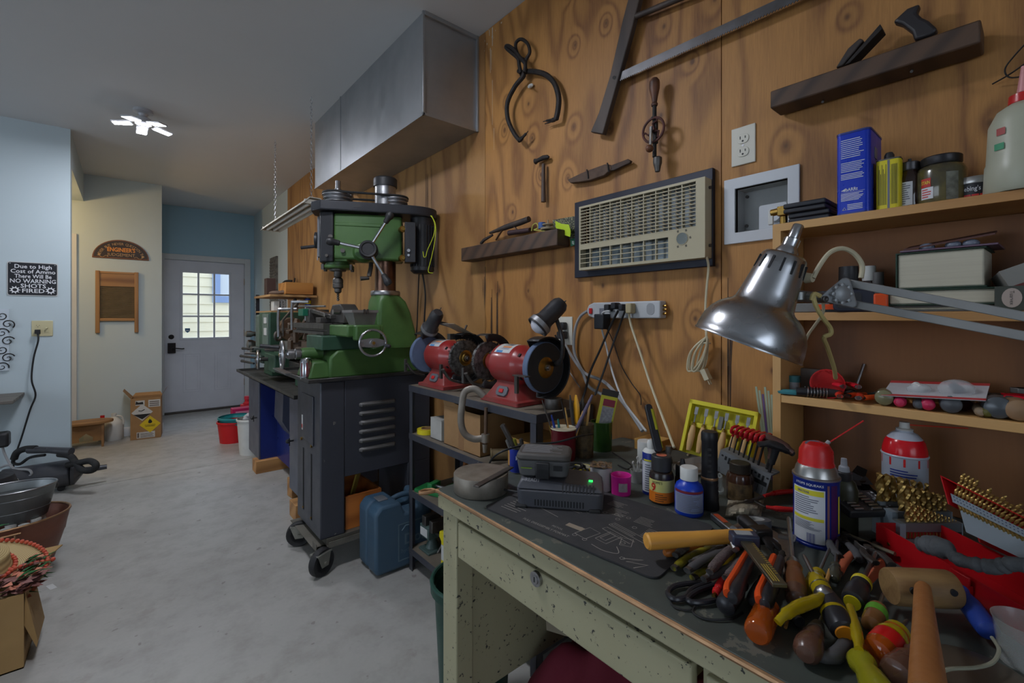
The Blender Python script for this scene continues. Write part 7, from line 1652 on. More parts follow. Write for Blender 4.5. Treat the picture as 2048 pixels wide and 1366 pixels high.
t,r,h,c=cyl_item('patterned_tin','brown patterned tin of brushes behind the burgundy mug','tin',1168,918,40,66,mat('brown_patterned',(96,78,52),.4,var=1,vs=60,col2=(40,34,28)),open_=True);tt=(c-CAM).dot(FWV)
for k,(x,y,w_,m,lab)in enumerate(((1152,790,.012,mat('amber_yellow',(222,160,30),.35),'amber yellow scraper standing in the patterned tin'),(1140,790,.007,mat('bottle_brush',(60,56,50),.8,var=.8,vs=90),'dark bottle brush at the left in the patterned tin'),(1166,795,.007,MATS['bottle_brush'],'dark bottle brush in the middle of the patterned tin'),(1180,800,.005,palew,'pale wooden stick in the patterned tin'))):
 a,b=at(x,y,tt),at(1160+(x-1160)*.6,865,tt);tag(G().tube([a,a.lerp(b,.25),a.lerp(b,.6),b],[w_*.3,w_,w_,w_*.5],8,flat=.6).out('brush',m),lab,'brush')
t,r,h,c=cyl_item('glass_mug','green glass mug holding a carded package','mug',1203,905,44,58,mat('green_glass',(70,110,50),.1,var=.3,trans=.6),open_=True);G().tube(sm([(-r*.9,-.01,h*.85),(-r-.02,-.02,h*.7),(-r-.022,-.02,h*.3),(-r*.9,-.01,h*.1)],5),.0045).out('handle',mat('greenish_glass',(150,156,140),.15,var=0),t);tt=(c-CAM).dot(FWV)
MM=axmat(at(1203,880,tt),(at(1222,780,tt)-at(1200,885,tt)));L=(at(1222,780,tt)-at(1200,885,tt)).length;MM=frame(at(1200,885,tt),at(1222,780,tt),up=-FWV)
t=thing('carded_package','yellow-edged carded package with maroon header standing in the green glass mug','package',MM);w2=wd(34,905)/2
G().box((0,-w2,-.001),(L*.88,w2,.001)).out('card',mat('card_yellow_green',(196,190,50),.45,var=.1),t);G().box((L*.88,-w2,-.001),(L,w2,.001)).out('hanger',mat('card_black',(44,42,38),.5,var=.2),t);G().box((.04,-w2*.8,.0011),(L*.68,w2*.62,.0016)).out('printed_text',mat('card_grey_text',(160,160,164),.4,var=.9,vs=120,col2=(120,118,124)),t);G().box((L*.69,-w2*.8,.0011),(L*.82,w2*.62,.0016)).out('maroon_header',mat('card_maroon',(140,40,62),.45,var=.1),t)
t,r,h,c=cyl_item('grey_mug_handle','grey round knob with ribbed edge on the rack by the nearer grinder','knob',1115,800,26,14,dsteel);t.matrix_world=T(1.22,1.20,.931);MW[t.name]=t.matrix_world.copy()
t,r,h,c=cyl_item('yellow_tub','yellow tub with grey lid behind the charger','tub',1165,962,40,22,yellow);G().lathe([(0,h),(r*.8,h+.0008),(r*.82,h)],28).out('lid',mat('grey_lid',(150,148,130),.5),t)
t,r,h,c=cyl_item('white_jar','white jar with crumpled foil lid right of the charger','jar',1202,985,44,46,mat('dirty_white_plastic',(172,168,166),.5,var=.4));g=G();rnd=random.Random(5)
g.grid(10,10,lambda u,v:((u-.5)*2.0*r,(v-.5)*2.0*r,h+.001+.004*rnd.random()));g.out('foil_lid',mat('aluminium_foil',(200,200,200),.2,1,var=.2),t,flip=False,ang=5)
t,r,h,c=cyl_item('pink_ring','bright pink plastic cup with barcode label','cup',1242,994,41,38,mat('hot_pink',(216,40,150),.35,var=.1),open_=True);wrapq(t,r,h*.25,h*.7,.022,mat('barcode_grey',(170,156,160),.6,var=.5,vs=120),off=12,dz=.001)
t,r,h,c=cyl_item('white_container','tall white plastic cylinder behind the small spray can','container',1292,930,34,44,white)
t,r,h,c=cyl_item('swab_cup','small clear cup of cotton swabs','cup',1273,968,26,24,mat('clear_cup',(180,184,180),.1,var=0,alpha=.5),open_=True)
for k in range(5):a=c+Vector((.006*cos(k*1.3),.006*sin(k*1.3),.004));b=a+Vector((.012*cos(k*1.3+2),.012*sin(k*1.3+2),.045+.003*k));o=G().cyl(a,b,.0012,seg=6).sph(b,.003,8,(1,1,1.5)).out('cotton_swab',white);tag(o,'cotton swab standing in the small clear cup','swab','cotton swabs in the clear cup')
t,r,h,c=cyl_item('spray_can','small blue and white aerosol oil can with white nozzle beside the black-capped bottle','spray can',1303,992,36,84,lblue);G().lathe([(r,h),(r*.8,h+.006),(r*.5,h+.008),(r*.5,h+.022),(r*.35,h+.030),(0,h+.030)],20).out('nozzle',white,t);wrapq(t,r,.008,h*.80,r*2,lwhite,off=-15);wrapq(t,r,h*.81,h*.85,r*2,lyel,'stripe');wraplines(t,r,.01,h*.75,12,.022,lgrey,off=-15)
# solvent bottle (number nine)
def bottle_px(name,lab,px,py,wpx,hb,hc,bm,cm,shoulder=.72,cr=.7,seg=28):
 r=wd(wpx,py)/2;k=(H-TZ)/(py-635);hb*=k;hc*=k;c=stand(px,py,r);t=thing(name,lab,'bottle',face(c))
 G().lathe([(0,0),(r*.95,0),(r,.003),(r,hb*shoulder),(r*.9,hb*(shoulder+.12)),(r*cr*.9,hb*.96),(r*cr*.9,hb)],seg).out('body',bm,t)
 G().lathe([(r*cr,hb-.001),(r*cr,hb+hc-.002),(r*cr*.92,hb+hc),(0,hb+hc)],seg).out('cap',cm,t);return t,r,hb,hc,c
t,r,hb,hc,c=bottle_px('solvent_bottle','dark round bottle with yellow and orange label and number nine',1323,1011,49,66,28,mat('dark_brown_bottle',(44,36,34),.25,var=.2),mat('black_child_cap',(46,46,48),.5,var=.2),.8,.82)
wrapq(t,r,hb*.06,hb*.38,r*2.6,mat('label_orange_deep',(222,120,24),.5,var=0),'orange_label');wrapq(t,r,hb*.38,hb*.74,r*2.6,mat('label_pale_yellow',(206,200,120),.5,var=.1),'yellow_label');wraptext(t,r,hb*.50,'9',.026,lred,off=-38,bold=.02);wraptext(t,r,hb*.66,"HOPPE'S",.008,ink,off=-20,width=.024);wraplines(t,r,hb*.09,hb*.34,4,.03,mat('brown_ink',(120,70,30),.5,var=0));G().lathe([(0,hb+hc+.0005),(r*.42,hb+hc+.0006),(r*.42,hb+hc)],20).out('orange_patch',mat('salmon_patch',(206,110,80),.5),t)
t,r,hb,hc,c=bottle_px('dropper_bottle','small dark bottle with pointed black nozzle behind the blue bottle',1365,1003,30,48,22,mat('maroon_bottle',(84,50,46),.4,var=.2),black,.85,.9);G().lathe([(r*.4,hb+hc),(r*.25,hb+hc+.014),(0,hb+hc+.015)],14).out('nozzle',black,t);wrapq(t,r,hb*.55,hb*.85,r*2,mat('label_olive',(150,140,50),.5,var=0))
t,r,hb,hc,c=bottle_px('blue_bottle','blue plastic bottle with ribbed white cap and blue and red label',1378,1036,56,70,24,bluep,white,.72,.62);wrapq(t,r,hb*.12,hb*.66,r*2.4,mat('label_silver_blue',(130,140,170),.45,var=.1));wrapq(t,r,hb*.67,hb*.74,r*2.4,mat('label_dark_red',(120,36,44),.5,var=0),'red_stripe');wraplines(t,r,hb*.14,hb*.64,11,r*1.9,lgrey)
t,r,hb,hc,c=bottle_px('brown_jar','brown glass jar with tarnished lid behind the tape roll',1480,1008,52,58,18,mat('amber_brown_glass',(70,44,30),.15,var=.4,vs=16,coat=.5),mat('tarnished_black_lid',(64,58,50),.5,.5,var=.6,vs=20),.82,.76);wrapq(t,r,hb*.08,hb*.66,r*2,mat('stained_label',(120,96,60),.6,var=1,vs=50,col2=(50,38,26)))
# flashlight
c=stand(1419,1022,wd(30,1022)/2);r=wd(36,1022)/2;k=(H-TZ)/(1022-635);t=thing('flashlight','black aluminium flashlight standing on its head behind the blue bottle','flashlight',face(c));fl=mat('anodised_black',(44,44,47),.35,.4,var=.2)
G().lathe([(0,0),(r*.98,0),(r*1.02,.003),(r*.96,20*k),(r,24*k),(r*.94,28*k),(r*.97,34*k),(r*.90,38*k),(r*.95,44*k),(r*.88,48*k),(r*.93,54*k),(r*.88,60*k)],32).out('head',fl,t);G().lathe([(r*.9,60*k),(r*.92,61*k),(r*.92,64*k),(r*.9,65*k)],32).out('copper_ring',cop,t)
G().lathe([(r*.88,65*k),(r*.85,72*k),(r*.84,135*k),(r*.9,138*k),(r*.9,152*k),(r*.8,156*k),(0,156*k)],32).out('barrel',fl,t);[G().box((-.004,-r*.89,(76+q*11)*k),(.004,-r*.8,(81+q*11)*k)).out('grip_rib',black,t)for q in range(5)]
# box cutter standing
a,b=Q(1312,905,.0),at(1296,812,1.17);a=at(1318,905,1.10);tag(G().at(frame(a,b,up=-FWV)).prism(rrect(.125,.018,.008,4,.0625,0),-.006,.006).out('knife_body',bbx,bev=.002),'black box cutter with yellow edge standing behind the white cylinder','box cutter');kb=bpy.data.objects['knife_body'];kb.name='box_cutter';MW['box_cutter']=Matrix()
G().at(frame(a,b,up=-FWV)).box((.01,-.011,-.004),(.11,-.0095,.004)).box((.055,-.0085,.006),(.11,-.003,.0066)).out('yellow_inlay',mat('olive_yellow',(150,146,30),.4),kb,world=True)
# wooden block against the wall, yellow chisel box
o=G().box((1.30,.92,TZ),(1.39,1.0-.0,TZ+.035)).out('wood_block',palew,bev=.002);tag(o,'small pine block against the wall behind the white cylinder','wood block');o.location.y=-.10
MC=frame(at(1362,902,1.30),at(1500,940,1.18),up=(at(1378,795,1.34)-at(1362,902,1.30)));Lc=(at(1500,940,1.18)-at(1362,902,1.30)).length;Hc=.150
t=thing('chisel_box','yellow plastic tray of wood carving chisels leaning against the plywood','tool tray',MC);yb=mat('yellow_tray_plastic',(214,202,40),.42,var=.2)
G().box((0,.012,0),(Lc,.016,Hc)).out('back',yb,t,bev=.001);G().box((0,-.016,Hc-.012),(Lc,.012,Hc)).out('top_wall',yb,t,bev=.001);G().box((0,-.016,0),(.009,.012,Hc)).out('side_wall',yb,t,bev=.001);G().box((Lc-.009,-.016,0),(Lc,.012,Hc)).out('side_wall',yb,t,bev=.001);G().box((.009,-.004,Hc*.50),(Lc-.009,.012,Hc*.60)).out('clip_rail',yb,t,bev=.003)
for k in range(6):
 x=.022+k*(Lc-.044)/5.;M=MC@T(x,-.008,.006);u=thing('carving_chisel','pale-handled carving chisel, %s from the left in the yellow tray'%ORD[k],'chisel',M,'carving chisels in the yellow tray')
 G().lathe([(0,0),(.006,.001),(.0085,.02),(.0095,.045),(.007,.066),(.0055,.072),(0,.072)],14).out('handle',mat('chisel_beech',(206,166,110),.5,var=.2,st=(4,4,.4)),u);G().lathe([(.0055,.071),(.0055,.078),(.003,.081)],12).out('ferrule',brass,u);G().cyl((0,0,.08),(0,0,.105),.0022,seg=8).box((-.0045,-.001,.104),(.0045,.001,.126)).out('blade',steel,u)
G().at(MC).box((Lc*.5-.006,-.006,Hc*.55),(Lc*.5+.006,.002,Hc*.8)).out('whetstone',mat('grey_stone',(120,120,112),.8),t,world=True,bev=.002)
# hex key stand
A,B=stand(1448,955,.02,TZ+.0),Q(1545,985);hm=frame(at(1447,897,1.18),at(1548,948,1.08));Lh=(at(1548,948,1.08)-at(1447,897,1.18)).length
hb_=hm.translation.z-TZ
def gmat():
 m=mat('index_grey_print',(126,128,130),.5,.2,var=.3,vs=30);return m
t=thing('hex_key_stand','grey metal stand holding T-handle hex keys','tool stand',hm);G().box((0,-.012,-.004),(Lh,.030,.0)).box((0,-.014,-.058),(Lh,-.012,0)).out('stand_body',gmat(),t)
g=G();[g.box((.006+k*.0095,-.0146,-.014-.006*(k%3)),(.011+k*.0095,-.0141,-.010))for k in range(int(Lh/.0098))];g.box((Lh*.35,-.0146,-.034),(Lh*.97,-.0141,-.024));[g.box((Lh*.45+k*.012,-.0146,-.054),(Lh*.45+k*.012+.0008,-.0141,-.036))for k in range(6)];g.out('size_chart',ink,t,kind='stuff')
redt=mat('red_vinyl_loop',(186,30,40),.25,var=.2)
for k in range(7):
 x=.012+k*.0125;hh=.052+k*.002;r=.0016+k*.00022;M=hm@T(x,.006,0);u=thing('hex_key','red loop-handled hex key, %s from the left in the grey stand'%ORD[k],'hex key',M,'red hex keys in the grey stand');G().cyl((0,0,-.05),(0,0,hh),r,seg=6).out('shaft',ironb,u)
 w_=.016+k*.0012;G().tube(sm([(0,0,hh-.012),(0,0,hh),(.0,w_*.9,hh+.001),(0,w_,hh+.008),(0,w_*.8,hh+.014),(0,-w_*.8,hh+.014),(0,-w_,hh+.007),(0,-w_*.8,hh),(0,-.003,hh)],4),.0036+k*.0002,8).out('loop_handle',redt,u)
for k,(x,hh,m,lab)in enumerate(((.118,.052,black,'black T-handle hex key with long grip at the right of the grey stand'),(.108,.058,mat('brown_grip',(92,64,56),.4),'brown-gripped T-handle hex key behind the black one'))):
 M=hm@T(x,.008-.01*(k==0),0)@RZ(50-32*k);u=thing('t_handle_key',lab,'hex key',M);G().cyl((0,0,-.05),(0,0,hh),.0042,seg=6).out('shaft',ironb,u);G().tube(sm([(-.042,0,hh+.012),(-.02,0,hh+.018),(0,0,hh+.016),(.02,0,hh+.012),(.04,0,hh+.004)],4),[.008,.011,.012,.011,.008],10,flat=.85).cyl((0,0,hh-.03),(0,0,hh+.012),.0065,.009).out('handle',m,u)
pz_=at(1508,820,1.26)
for k in range(7):a=Vector((1.33,.492-k*.004,TZ));tag(G().at(frame(a,a+Vector((.03,.045-.004*k,.25)),up=(-1,0,0))).box((0,-.0028,-.0006),(.25-.01*(k%3),.0028,.0006)).out('paint_stick',[mat('pale_green_strip',(150,164,140),.5),mat('purple_strip',(90,70,120),.5)][k==2]),'thin pale green strip beside the shelf unit, %s from the left'%ORD[k]if k!=2 else 'purple-topped thin strip among the pale green ones','strip',None if k==2 else 'pale strips beside the shelf unit')
# ---- aerosols on the right
def aerosol(lab,px,py,r,h,z=TZ,c=None):
 c=c or stand(px,py,r,z);t=thing('aerosol_can',lab,'spray can',face(c));G().lathe([(0,0),(r-.001,0),(r,.002),(r,.005),(r-.001,.006),(r-.001,h-.006),(r,h-.004),(r+.001,h-.002),(r,h),(r*.9,h+.001)],40).out('body',lblue if h<.15 else mat('can_white',(178,184,196),.3,.1,var=.05),t);return t
t=aerosol('large blue and white multi-use oil spray can with red straw cap',1632,1099,.0395,.130);r=.0386
G().lathe([(.038,.129),(.037,.134),(.034,.146),(.029,.156),(.027,.158)],36).out('dome',tins,t);G().lathe([(.0385,.128),(.0405,.129),(.0405,.132),(.0385,.133)],40).out('top_seam',tins,t)
cp_=G().lathe([(.031,.148),(.031,.155),(.0295,.157),(.0285,.18),(.022,.192),(.010,.196),(0,.196)],32).out('spray_cap',redg,t);G().at(T(-.002,-.008,.189)@RX(18)).prism(circ(.016,20,ry=.012),0,.005).out('trigger_pad',mat('cap_grey',(96,98,110),.4,var=0),cp_)
cp2=G().at(RZ(35)).hex8([(.0,-.007,.165),(.028,-.006,.170),(.028,.006,.170),(0,.007,.165),(.004,-.006,.198),(.024,-.004,.190),(.024,.004,.190),(.004,.006,.198)]).out('straw_mount',redg,t,bev=.002)
G().at(RZ(35)).cyl((.018,0,.188),(.026,0,.196),.004,seg=10).out('straw_holder',mat('cap_light_grey',(150,150,150),.4,var=0),cp2);G().at(RZ(35)).cyl((.022,0,.191),(.095,0,.236),.0014,seg=8).out('straw',redg,cp2)
wrapq(t,r,.010,.112,.060,lwhite,off=-22,dz=.0006)
for(za,zb,w_,o_)in((.100,.110,.056,-22),(.030,.037,.0,0),(.052,.058,.056,-22)):
 if w_:wrapq(t,r,za,zb,w_,lyel,'yellow_band',off=o_,dz=.001)
wraplines(t,r,.062,.098,9,.048,lgrey,off=-24,dz=.001);wraplines(t,r,.034,.050,8,.052,lgrey,off=-22,dz=.001,seed=4);wraptext(t,r,.105,'DIRECTIONS',.006,lblue,off=-32,dz=.0014,width=.022);wraptext(t,r,.120,'STOPS SQUEAKS',.006,lwhite,off=-18,dz=.0012,width=.05)
g=G();rnd=random.Random(8);x=-12
while x<8:w_=rnd.choice((.5,.8,1.2));g.quad(RZ(x-10)@T(0,0,.019)@FLAB,w_*.0007,.018,wrap=r+.0012,n=1);x+=w_+1.1
g.out('barcode',lblue,t,flip=False,kind='stuff');wrapq(t,r,.004,.122,.004,mat('silver_red_stripe',(150,110,110),.3,.4,var=0),'stripe',off=30,dz=.0008);wrapq(t,r,.004,.122,.014,mat('stripe_purple',(66,30,84),.4,var=0),'purple_field',off=48,dz=.0006);wrapq(t,r,.03,.1,.006,lyel,'yellow_field',off=66,dz=.001)
c=Vector((1.13,.19,TZ));t=aerosol('red and white aerosol can with white spray button behind the drill bits',0,0,.0395,.150,c=at(1809,1010,.86)*Vector((1,1,0))if 0 else Vector((at(1809,700,.975).x,at(1809,700,.975).y,TZ)))
G().lathe([(.0385,.150),(.038,.160),(.034,.176),(.030,.182)],36).out('red_shoulder',mat('gloss_red_tin',(206,24,34),.2,var=0),t);G().lathe([(.030,.182),(.022,.192),(.015,.196),(.015,.199),(.0,.199)],36).out('white_dome',mat('can_white',(178,184,196),.3),t);G().lathe([(.014,.199),(.015,.202),(.009,.204),(.0085,.216),(0,.217)],20).out('spray_button',white,t);G().cyl((.008,0,.211),(.10,.05,.209),.0013,seg=8).out('straw',mat('orange_straw',(206,60,40),.4,var=0),t);wrapq(t,.0385,.128,.149,.2,redg,'red_band',dz=.0005);wraplines(t,.0385,.10,.122,4,.05,lblue,dz=.0006)
p=at(1688,1058,.93);c=Vector((p.x,p.y,TZ));r=.024;t=thing('oil_bottle','flat dark olive oil bottle with grey twist nozzle behind the large spray can','bottle',face(c));G().lathe([(0,0),(r,0),(r,.09),(r*.8,.106),(r*.55,.112)],28,sy=.7).out('body',mat('dark_olive_plastic',(46,46,32),.3,var=.2),t);G().lathe([(.013,.108),(.014,.110),(.014,.124),(.012,.126)],20).out('cap',black,t);G().lathe([(.010,.125),(.009,.135),(.006,.138),(.005,.152),(0,.153)],18).out('nozzle',mat('nozzle_grey',(150,154,160),.4),t)
# black bit set
M=frame(at(1700,990,.96),at(1752,1030,.90),up=(at(1690,955,1.02)-at(1700,1000,.94)));t=thing('bit_set','black case of driver bits lying open behind the drill bits','bit set',M);G().box((0,-.012,-.06),(.066,.004,.045)).out('case',black,t,bev=.003)
g=G();[g.cyl((.006+k*.009,-.014,-.05+q*.04),(.006+k*.009,-.014,-.03+q*.04),.0024,seg=6)for k in range(7)for q in range(2)];g.out('bits',steel,t,kind='stuff');g=G();g.text('SOCKET BITS',.008,T(.033,-.0126,.028)@FLAB);[g.box((.008+k*.01,-.0128,.036),(.012+k*.01,-.0122,.04))for k in range(5)];g.out('print',lwhite,t)
# ---- drill indexes
idr=mat('index_red',(176,18,26),.3,var=.12);idg=mat('index_blue_grey',(134,146,154),.4,.15,var=.15);gold=mat('titanium_gold',(178,146,84),.36,.85,var=.3,vs=60,col2=(120,94,52))
def twist(g,M,r,L,n=16):
 M0=g.M;g.M=M;secs=[];pt_=max(r*8.5,L/2.2);n=max(n,18)
 for i in range(n+1):
  z=L*i/n;a=z/pt_*2*pi;s_=1 if i<n else .15
  secs.append([((r*cos(q))*s_*cos(a)-(r*.6*sin(q))*s_*sin(a),(r*cos(q))*s_*sin(a)+(r*.6*sin(q))*s_*cos(a),z)for q in(0,1.05,2.09,3.14,4.19,5.24)])
 loft(g,secs);g.M=M0
A=Q(1752,1100);B=Q(2062,1302);u=(B-A).normalized();v=Vector((-u.y,u.x,0));v=v if v.x>0 else-v;Lx=(B-A).length
MI=Matrix((u,v,UPV)).transposed().to_4x4();MI.translation=A
t=thing('drill_index','open red metal drill index with tiers of gold drill bits','drill index',MI)
G().box((0,0,0),(Lx,.002,.052)).out('front_wall',idr,t);G().box((0,.002,0),(Lx,.115,.002)).out('bottom',idr,t);G().box((0,.113,.002),(Lx,.115,.052)).out('rear_wall',idr,t);G().box((.0,.002,.002),(.002,.113,.052)).out('end_wall',idr,t)
G().at(T(.03,-.0006,.026)@RX(90)).lathe([(.0015,-.0005),(.003,0),(.0028,.0008),(.0015,.001)],14).out('rivet',brass,t);G().box((.155,-.006,.025),(.185,0,.04)).box((.155,-.007,.037),(.185,-.004,.052)).out('latch',idr,t,bev=.0008)
dk_=0
for(pxa,pxb,ytop,tt,xs,tops,r0,r1,n_)in((1811,1924,1047,.85,(1814,1912),(1002,1040),.0048,.0011,15),(1795,1903,1024,.882,(1802,1888),(966,990),.0072,.0042,9),(1771,1880,1004,.912,(1759,1853),(944,966),.0078,.0052,8)):
 a,b=at(pxa,ytop,tt),at(pxb,ytop,tt);hgt=a.z-TZ-.003;M=frame(a,b);Lw=(b-a).length
 o=G().at(M).box((0,0,-.016),(Lw,.02,0)).out('drill_tier',mat('tier_steel',(112,114,116),.4,.4,var=.3),t,world=True);G().at(M).box((-.011,-.001,-hgt),(0,.02,.0)).out('tier_side',idg,t,world=True);G().at(M).box((Lw,.0,-hgt),(Lw+.002,.02,0)).out('tier_side',idg,t,world=True)
 if tt==.85:G().at(M).box((0,.001,-hgt),(Lw,.004,-.03)).out('tier_lower_plate',MATS['tier_steel'],t,world=True);gg_=G();[gg_.cyl(M@Vector((.004+k*.0063,.002,-.028)),M@Vector((.004+k*.0063,.002,-.018)),.0015,seg=5)for k in range(14)];gg_.out('shank_ends',gold,t,world=True,kind='stuff')
 for k in range(n_):
  f=k/(n_-1);px=xs[0]+(xs[1]-xs[0])*f;top=at(px,tops[0]+(tops[1]-tops[0])*f,tt+.008);bz=a.z-.01;bit=G();twist(bit,T(top.x,top.y,bz)@RZ(k*77+31*n_),r0+(r1-r0)*f,top.z-bz)
  ob=bit.out('drill_bit',gold);tag(ob,'gold twist drill, %s from the left in the %s tier of the red index'%(ORD[k],{.85:'front',.882:'middle',.912:'rear'}[tt]),'drill bit','gold drill bits standing in the red index')
A,B,C,D=at(1932,1064,.78),at(2130,1158,.62),at(1912,992,.83),at(2130,1100,.66)
def bl(u,v,d=0):p=A.lerp(B,u).lerp(C.lerp(D,u),v);n_=(B-A).cross(C-A).normalized();n_=n_ if n_.dot(p-CAM)<0 else-n_;return p+n_*d
t=thing('drill_index','red drill index tilted open with blue-grey tray at the right edge','drill index',bl(.5,.5))
def slab(g,u0,u1,v0,v1,d0,d1):g.hex8([bl(u0,v0,d0),bl(u1,v0,d0),bl(u1,v1,d0),bl(u0,v1,d0),bl(u0,v0,d1),bl(u1,v0,d1),bl(u1,v1,d1),bl(u0,v1,d1)]);return g
slab(G(),0,1,0,.62,-.002,0).out('tray',idg,t,world=True);slab(G(),-.02,1,.74,1,.004,.007).out('size_strip',idg,t,world=True);slab(G(),-.02,1,.62,.74,-.006,-.004).out('drill_slot',ink,t,world=True)
slab(G(),-.05,1,-.10,1.45,-.03,-.026).out('lid_bottom',idr,t,world=True);g=G();slab(g,-.06,1,1.42,1.46,-.03,.012);slab(g,-.06,-.045,.6,1.46,-.03,.012);g.out('lid_rim',idr,t,world=True)
G().tube([bl(-.02,.76,.0075),bl(1,.76,.0075)],.0006,4).out('edge',idg,t,world=True)if 0 else None
g=G();[slab(g,.01+k*.036,.022+k*.036,.92-.10*q,.95-.10*q,.007,.0074)for k in range(26)for q in range(2)];g.out('size_numbers',mat('navy_numbers',(40,50,90),.5,var=0),t,world=True,kind='stuff')
for k in range(22):
 uu=.03+k*.0425;p0,p1=bl(uu,.63,.001),bl(uu-.01,.73,.001);ob=G().cyl(p0,p1,.0030+.0001*(k%3),seg=10).out('drill_shank',gold);tag(ob,'gold drill shank, %s from the left in the slot of the second index'%ORD[k],'drill bit','gold drill shanks in the second index')
 L_=(.050 if k<4 else .036+.010*(k%3==0));p0=bl(uu,1.0,.006);d_=(bl(uu+.10,1.5,.006)-p0).normalized();bit=G();twist(bit,axmat(p0,d_),.0036-.00004*k,L_,10);tag(bit.out('drill_bit',gold),'gold twist drill lying in the second index, %s from the left'%ORD[k],'drill bit','gold drill bits lying in the second index')
rag=mat('grey_wool_rag',(92,94,96),.95,var=.6,vs=40,col2=(60,62,64),bump=1,bs=90)
pts=sm([at(x,y,t_)for x,y,t_ in((1838,1088,.77),(1868,1092,.75),(1892,1100,.73),(1915,1118,.71),(1950,1128,.68),(1990,1134,.66),(2030,1128,.64),(2080,1140,.62))],8);rnd=random.Random(2)
tag(G().tube(pts,[.008+.007*sin(pi*min(1,i/20.))+.003*rnd.random()for i in range(len(pts))],14).out('grey_rag',rag),'twisted grey wool rag draped along the red drill index','rag')
# ================================================================== HAND TOOLS HEAPED ON THE DESK
amber=mat('amber_handle',(206,96,24),.12,var=.3,vs=12,col2=(140,56,18),trans=.45,coat=.4)
yelt=mat('yellow_translucent',(204,178,24),.12,var=.25,vs=12,trans=.4,coat=.4)
chw=woodmat('chisel_wood',(150,96,54),(92,56,36),'x',120,.35);dwood=mat('dark_varnished_wood',(96,66,52),.25,var=.5,vs=12,col2=(58,40,36),coat=.4)
blk=mat('black_grip',(42,42,46),.3,var=.3,vs=14)
def tool(lab,a,b,ha,hb,r,L,m,shaft=.003,extra=(),fl=1,prof=None,total=None):
 """handle butt at pixel a (height ha above the desk), tip at pixel b (height hb)"""
 A,B=Q(a[0],a[1],ha),Q(b[0],b[1],hb);tot=total or max((B-A).length,L+.001)
 ps=[('handle',prof or hprof(r,L),m,fl)]
 if tot>L+.005:ps.append(('shaft',[(shaft,L-.002),(shaft,tot-.006),(shaft*.6,tot),(0,tot)],steel,1))
 return stick('screwdriver',lab,'screwdriver',A,B,[(n_,[(q*.84,z_)for q,z_ in p_],m_,f_)for n_,p_,m_,f_ in ps+list(extra)])
# claw hammer with yellow handle
A,B=Q(1292,1083,.040),Q(1508,1070,.040);M=frame(A,B);L=(B-A).length
t=thing('hammer','claw hammer with yellow wooden handle lying across the tools','hammer',M);G().lathe([(0,0),(.0135,.0),(.0165,.003),(.0165,.03),(.0145,L*.45),(.014,L*.75),(.0125,L)],20,ax='x',sy=.85).out('handle',mat('yellow_hickory',(222,162,72),.35,var=.35,vs=6,st=(1,5,5),col2=(170,104,40),chips=((60,40,30),.80,30)),t)
G().at(T(L,0,0)).box((-.005,-.013,-.014),(.03,.013,.014)).cyl((.014,0,.0),(.014,.055,.004),.0115,.0125).out('head',mat('black_hammer_head',(52,50,50),.35,.7,var=.5,vs=20),t,bev=.004);g=G().at(T(L+.014,0,0));[g.tube(sm([(0,-.01,0),(s_*.006,-.03,-.003),(s_*.009,-.05,-.014)],4),[.008,.007,.003],8,flat=.7)for s_ in(-1,1)];g.out('claw',MATS['black_hammer_head'],t)
tool('amber-brown wooden file handle under the yellow hammer',(1328,1106),(1420,1090),.014,.012,.010,.085,mat('amber_wood',(176,104,44),.3,var=.3),total=.086)
# pliers fan on the left
def plr(lab,a,b,h,Lh,Lj,sp,hm,jm=dsteel,hr=.0075,name='pliers'):
 A,B=Q(a[0],a[1],h),Q(b[0],b[1],h);return pliers(lab,frame(B,B+(B-A)),(B-A).length,Lj,sp,hm,jm,hr,name=name)
knur=mat('grey_knurled_grip',(112,110,106),.5,var=.9,vs=160,col2=(64,62,62),bump=.8,bs=500)
plr('pliers with grey knurled grips left of the ruler',(1366,1118),(1440,1078),.016,0,.05,.014,knur)
plr('pliers with black and yellow grips left of the ruler',(1365,1146),(1458,1092),.010,0,.04,.016,mat('yellow_black_grip',(166,156,30),.35,var=1,vs=22,col2=(40,40,40)))
plr('pliers with plain dark grey grips in front of the yellow ones',(1390,1150),(1492,1096),.024,0,.03,.013,mat('slate_grip',(84,84,86),.5,var=.3))
plr('pliers with brown-grey knurled grip nearest the ruler',(1435,1150),(1500,1082),.036,0,.03,.009,mat('brown_knurled_grip',(104,92,92),.5,var=.9,vs=200,col2=(60,54,56),bump=.6,bs=500),hr=.008)
tool('yellow-handled needle tool behind the grey grips',(1442,1128),(1480,1095),.03,.02,.0085,.06,yellow)
# black-handled scissors
t=thing('scissors','black-looped scissors at the left front of the heap','scissors',Q(1380,1190));I=lambda x,y,h=.006:Q(x,y,h)
for pts in([(1420,1165),(1385,1166),(1350,1172),(1336,1186),(1348,1198),(1370,1195),(1385,1178),(1420,1165)],[(1430,1170),(1395,1182),(1375,1198),(1392,1205),(1430,1200),(1452,1188)]):G().tube(sm([I(x,y)for x,y in pts],5),.0042,8).out('loop',blk,t,world=True)
G().tube([I(1425,1166,.008),I(1470,1130,.012),I(1520,1100,.014)],[.004,.005,.002],8,flat=.4).out('blade',steel,t,world=True)
tag(G().tube(sm([I(1338,1196,.002),I(1350,1215,.002),I(1380,1220,.002),I(1395,1205,.003)],5),.0014,6).out('wire_loop',cordb),'thin black wire loop under the scissors','wire');tag(G().tube(sm([I(1400,1205,.002),I(1385,1222,.002),I(1410,1238,.002),I(1460,1238,.003),I(1485,1225,.004)],5),.0016,6).out('wire_loop',cordb),'second black wire loop in front of the scissors','wire')
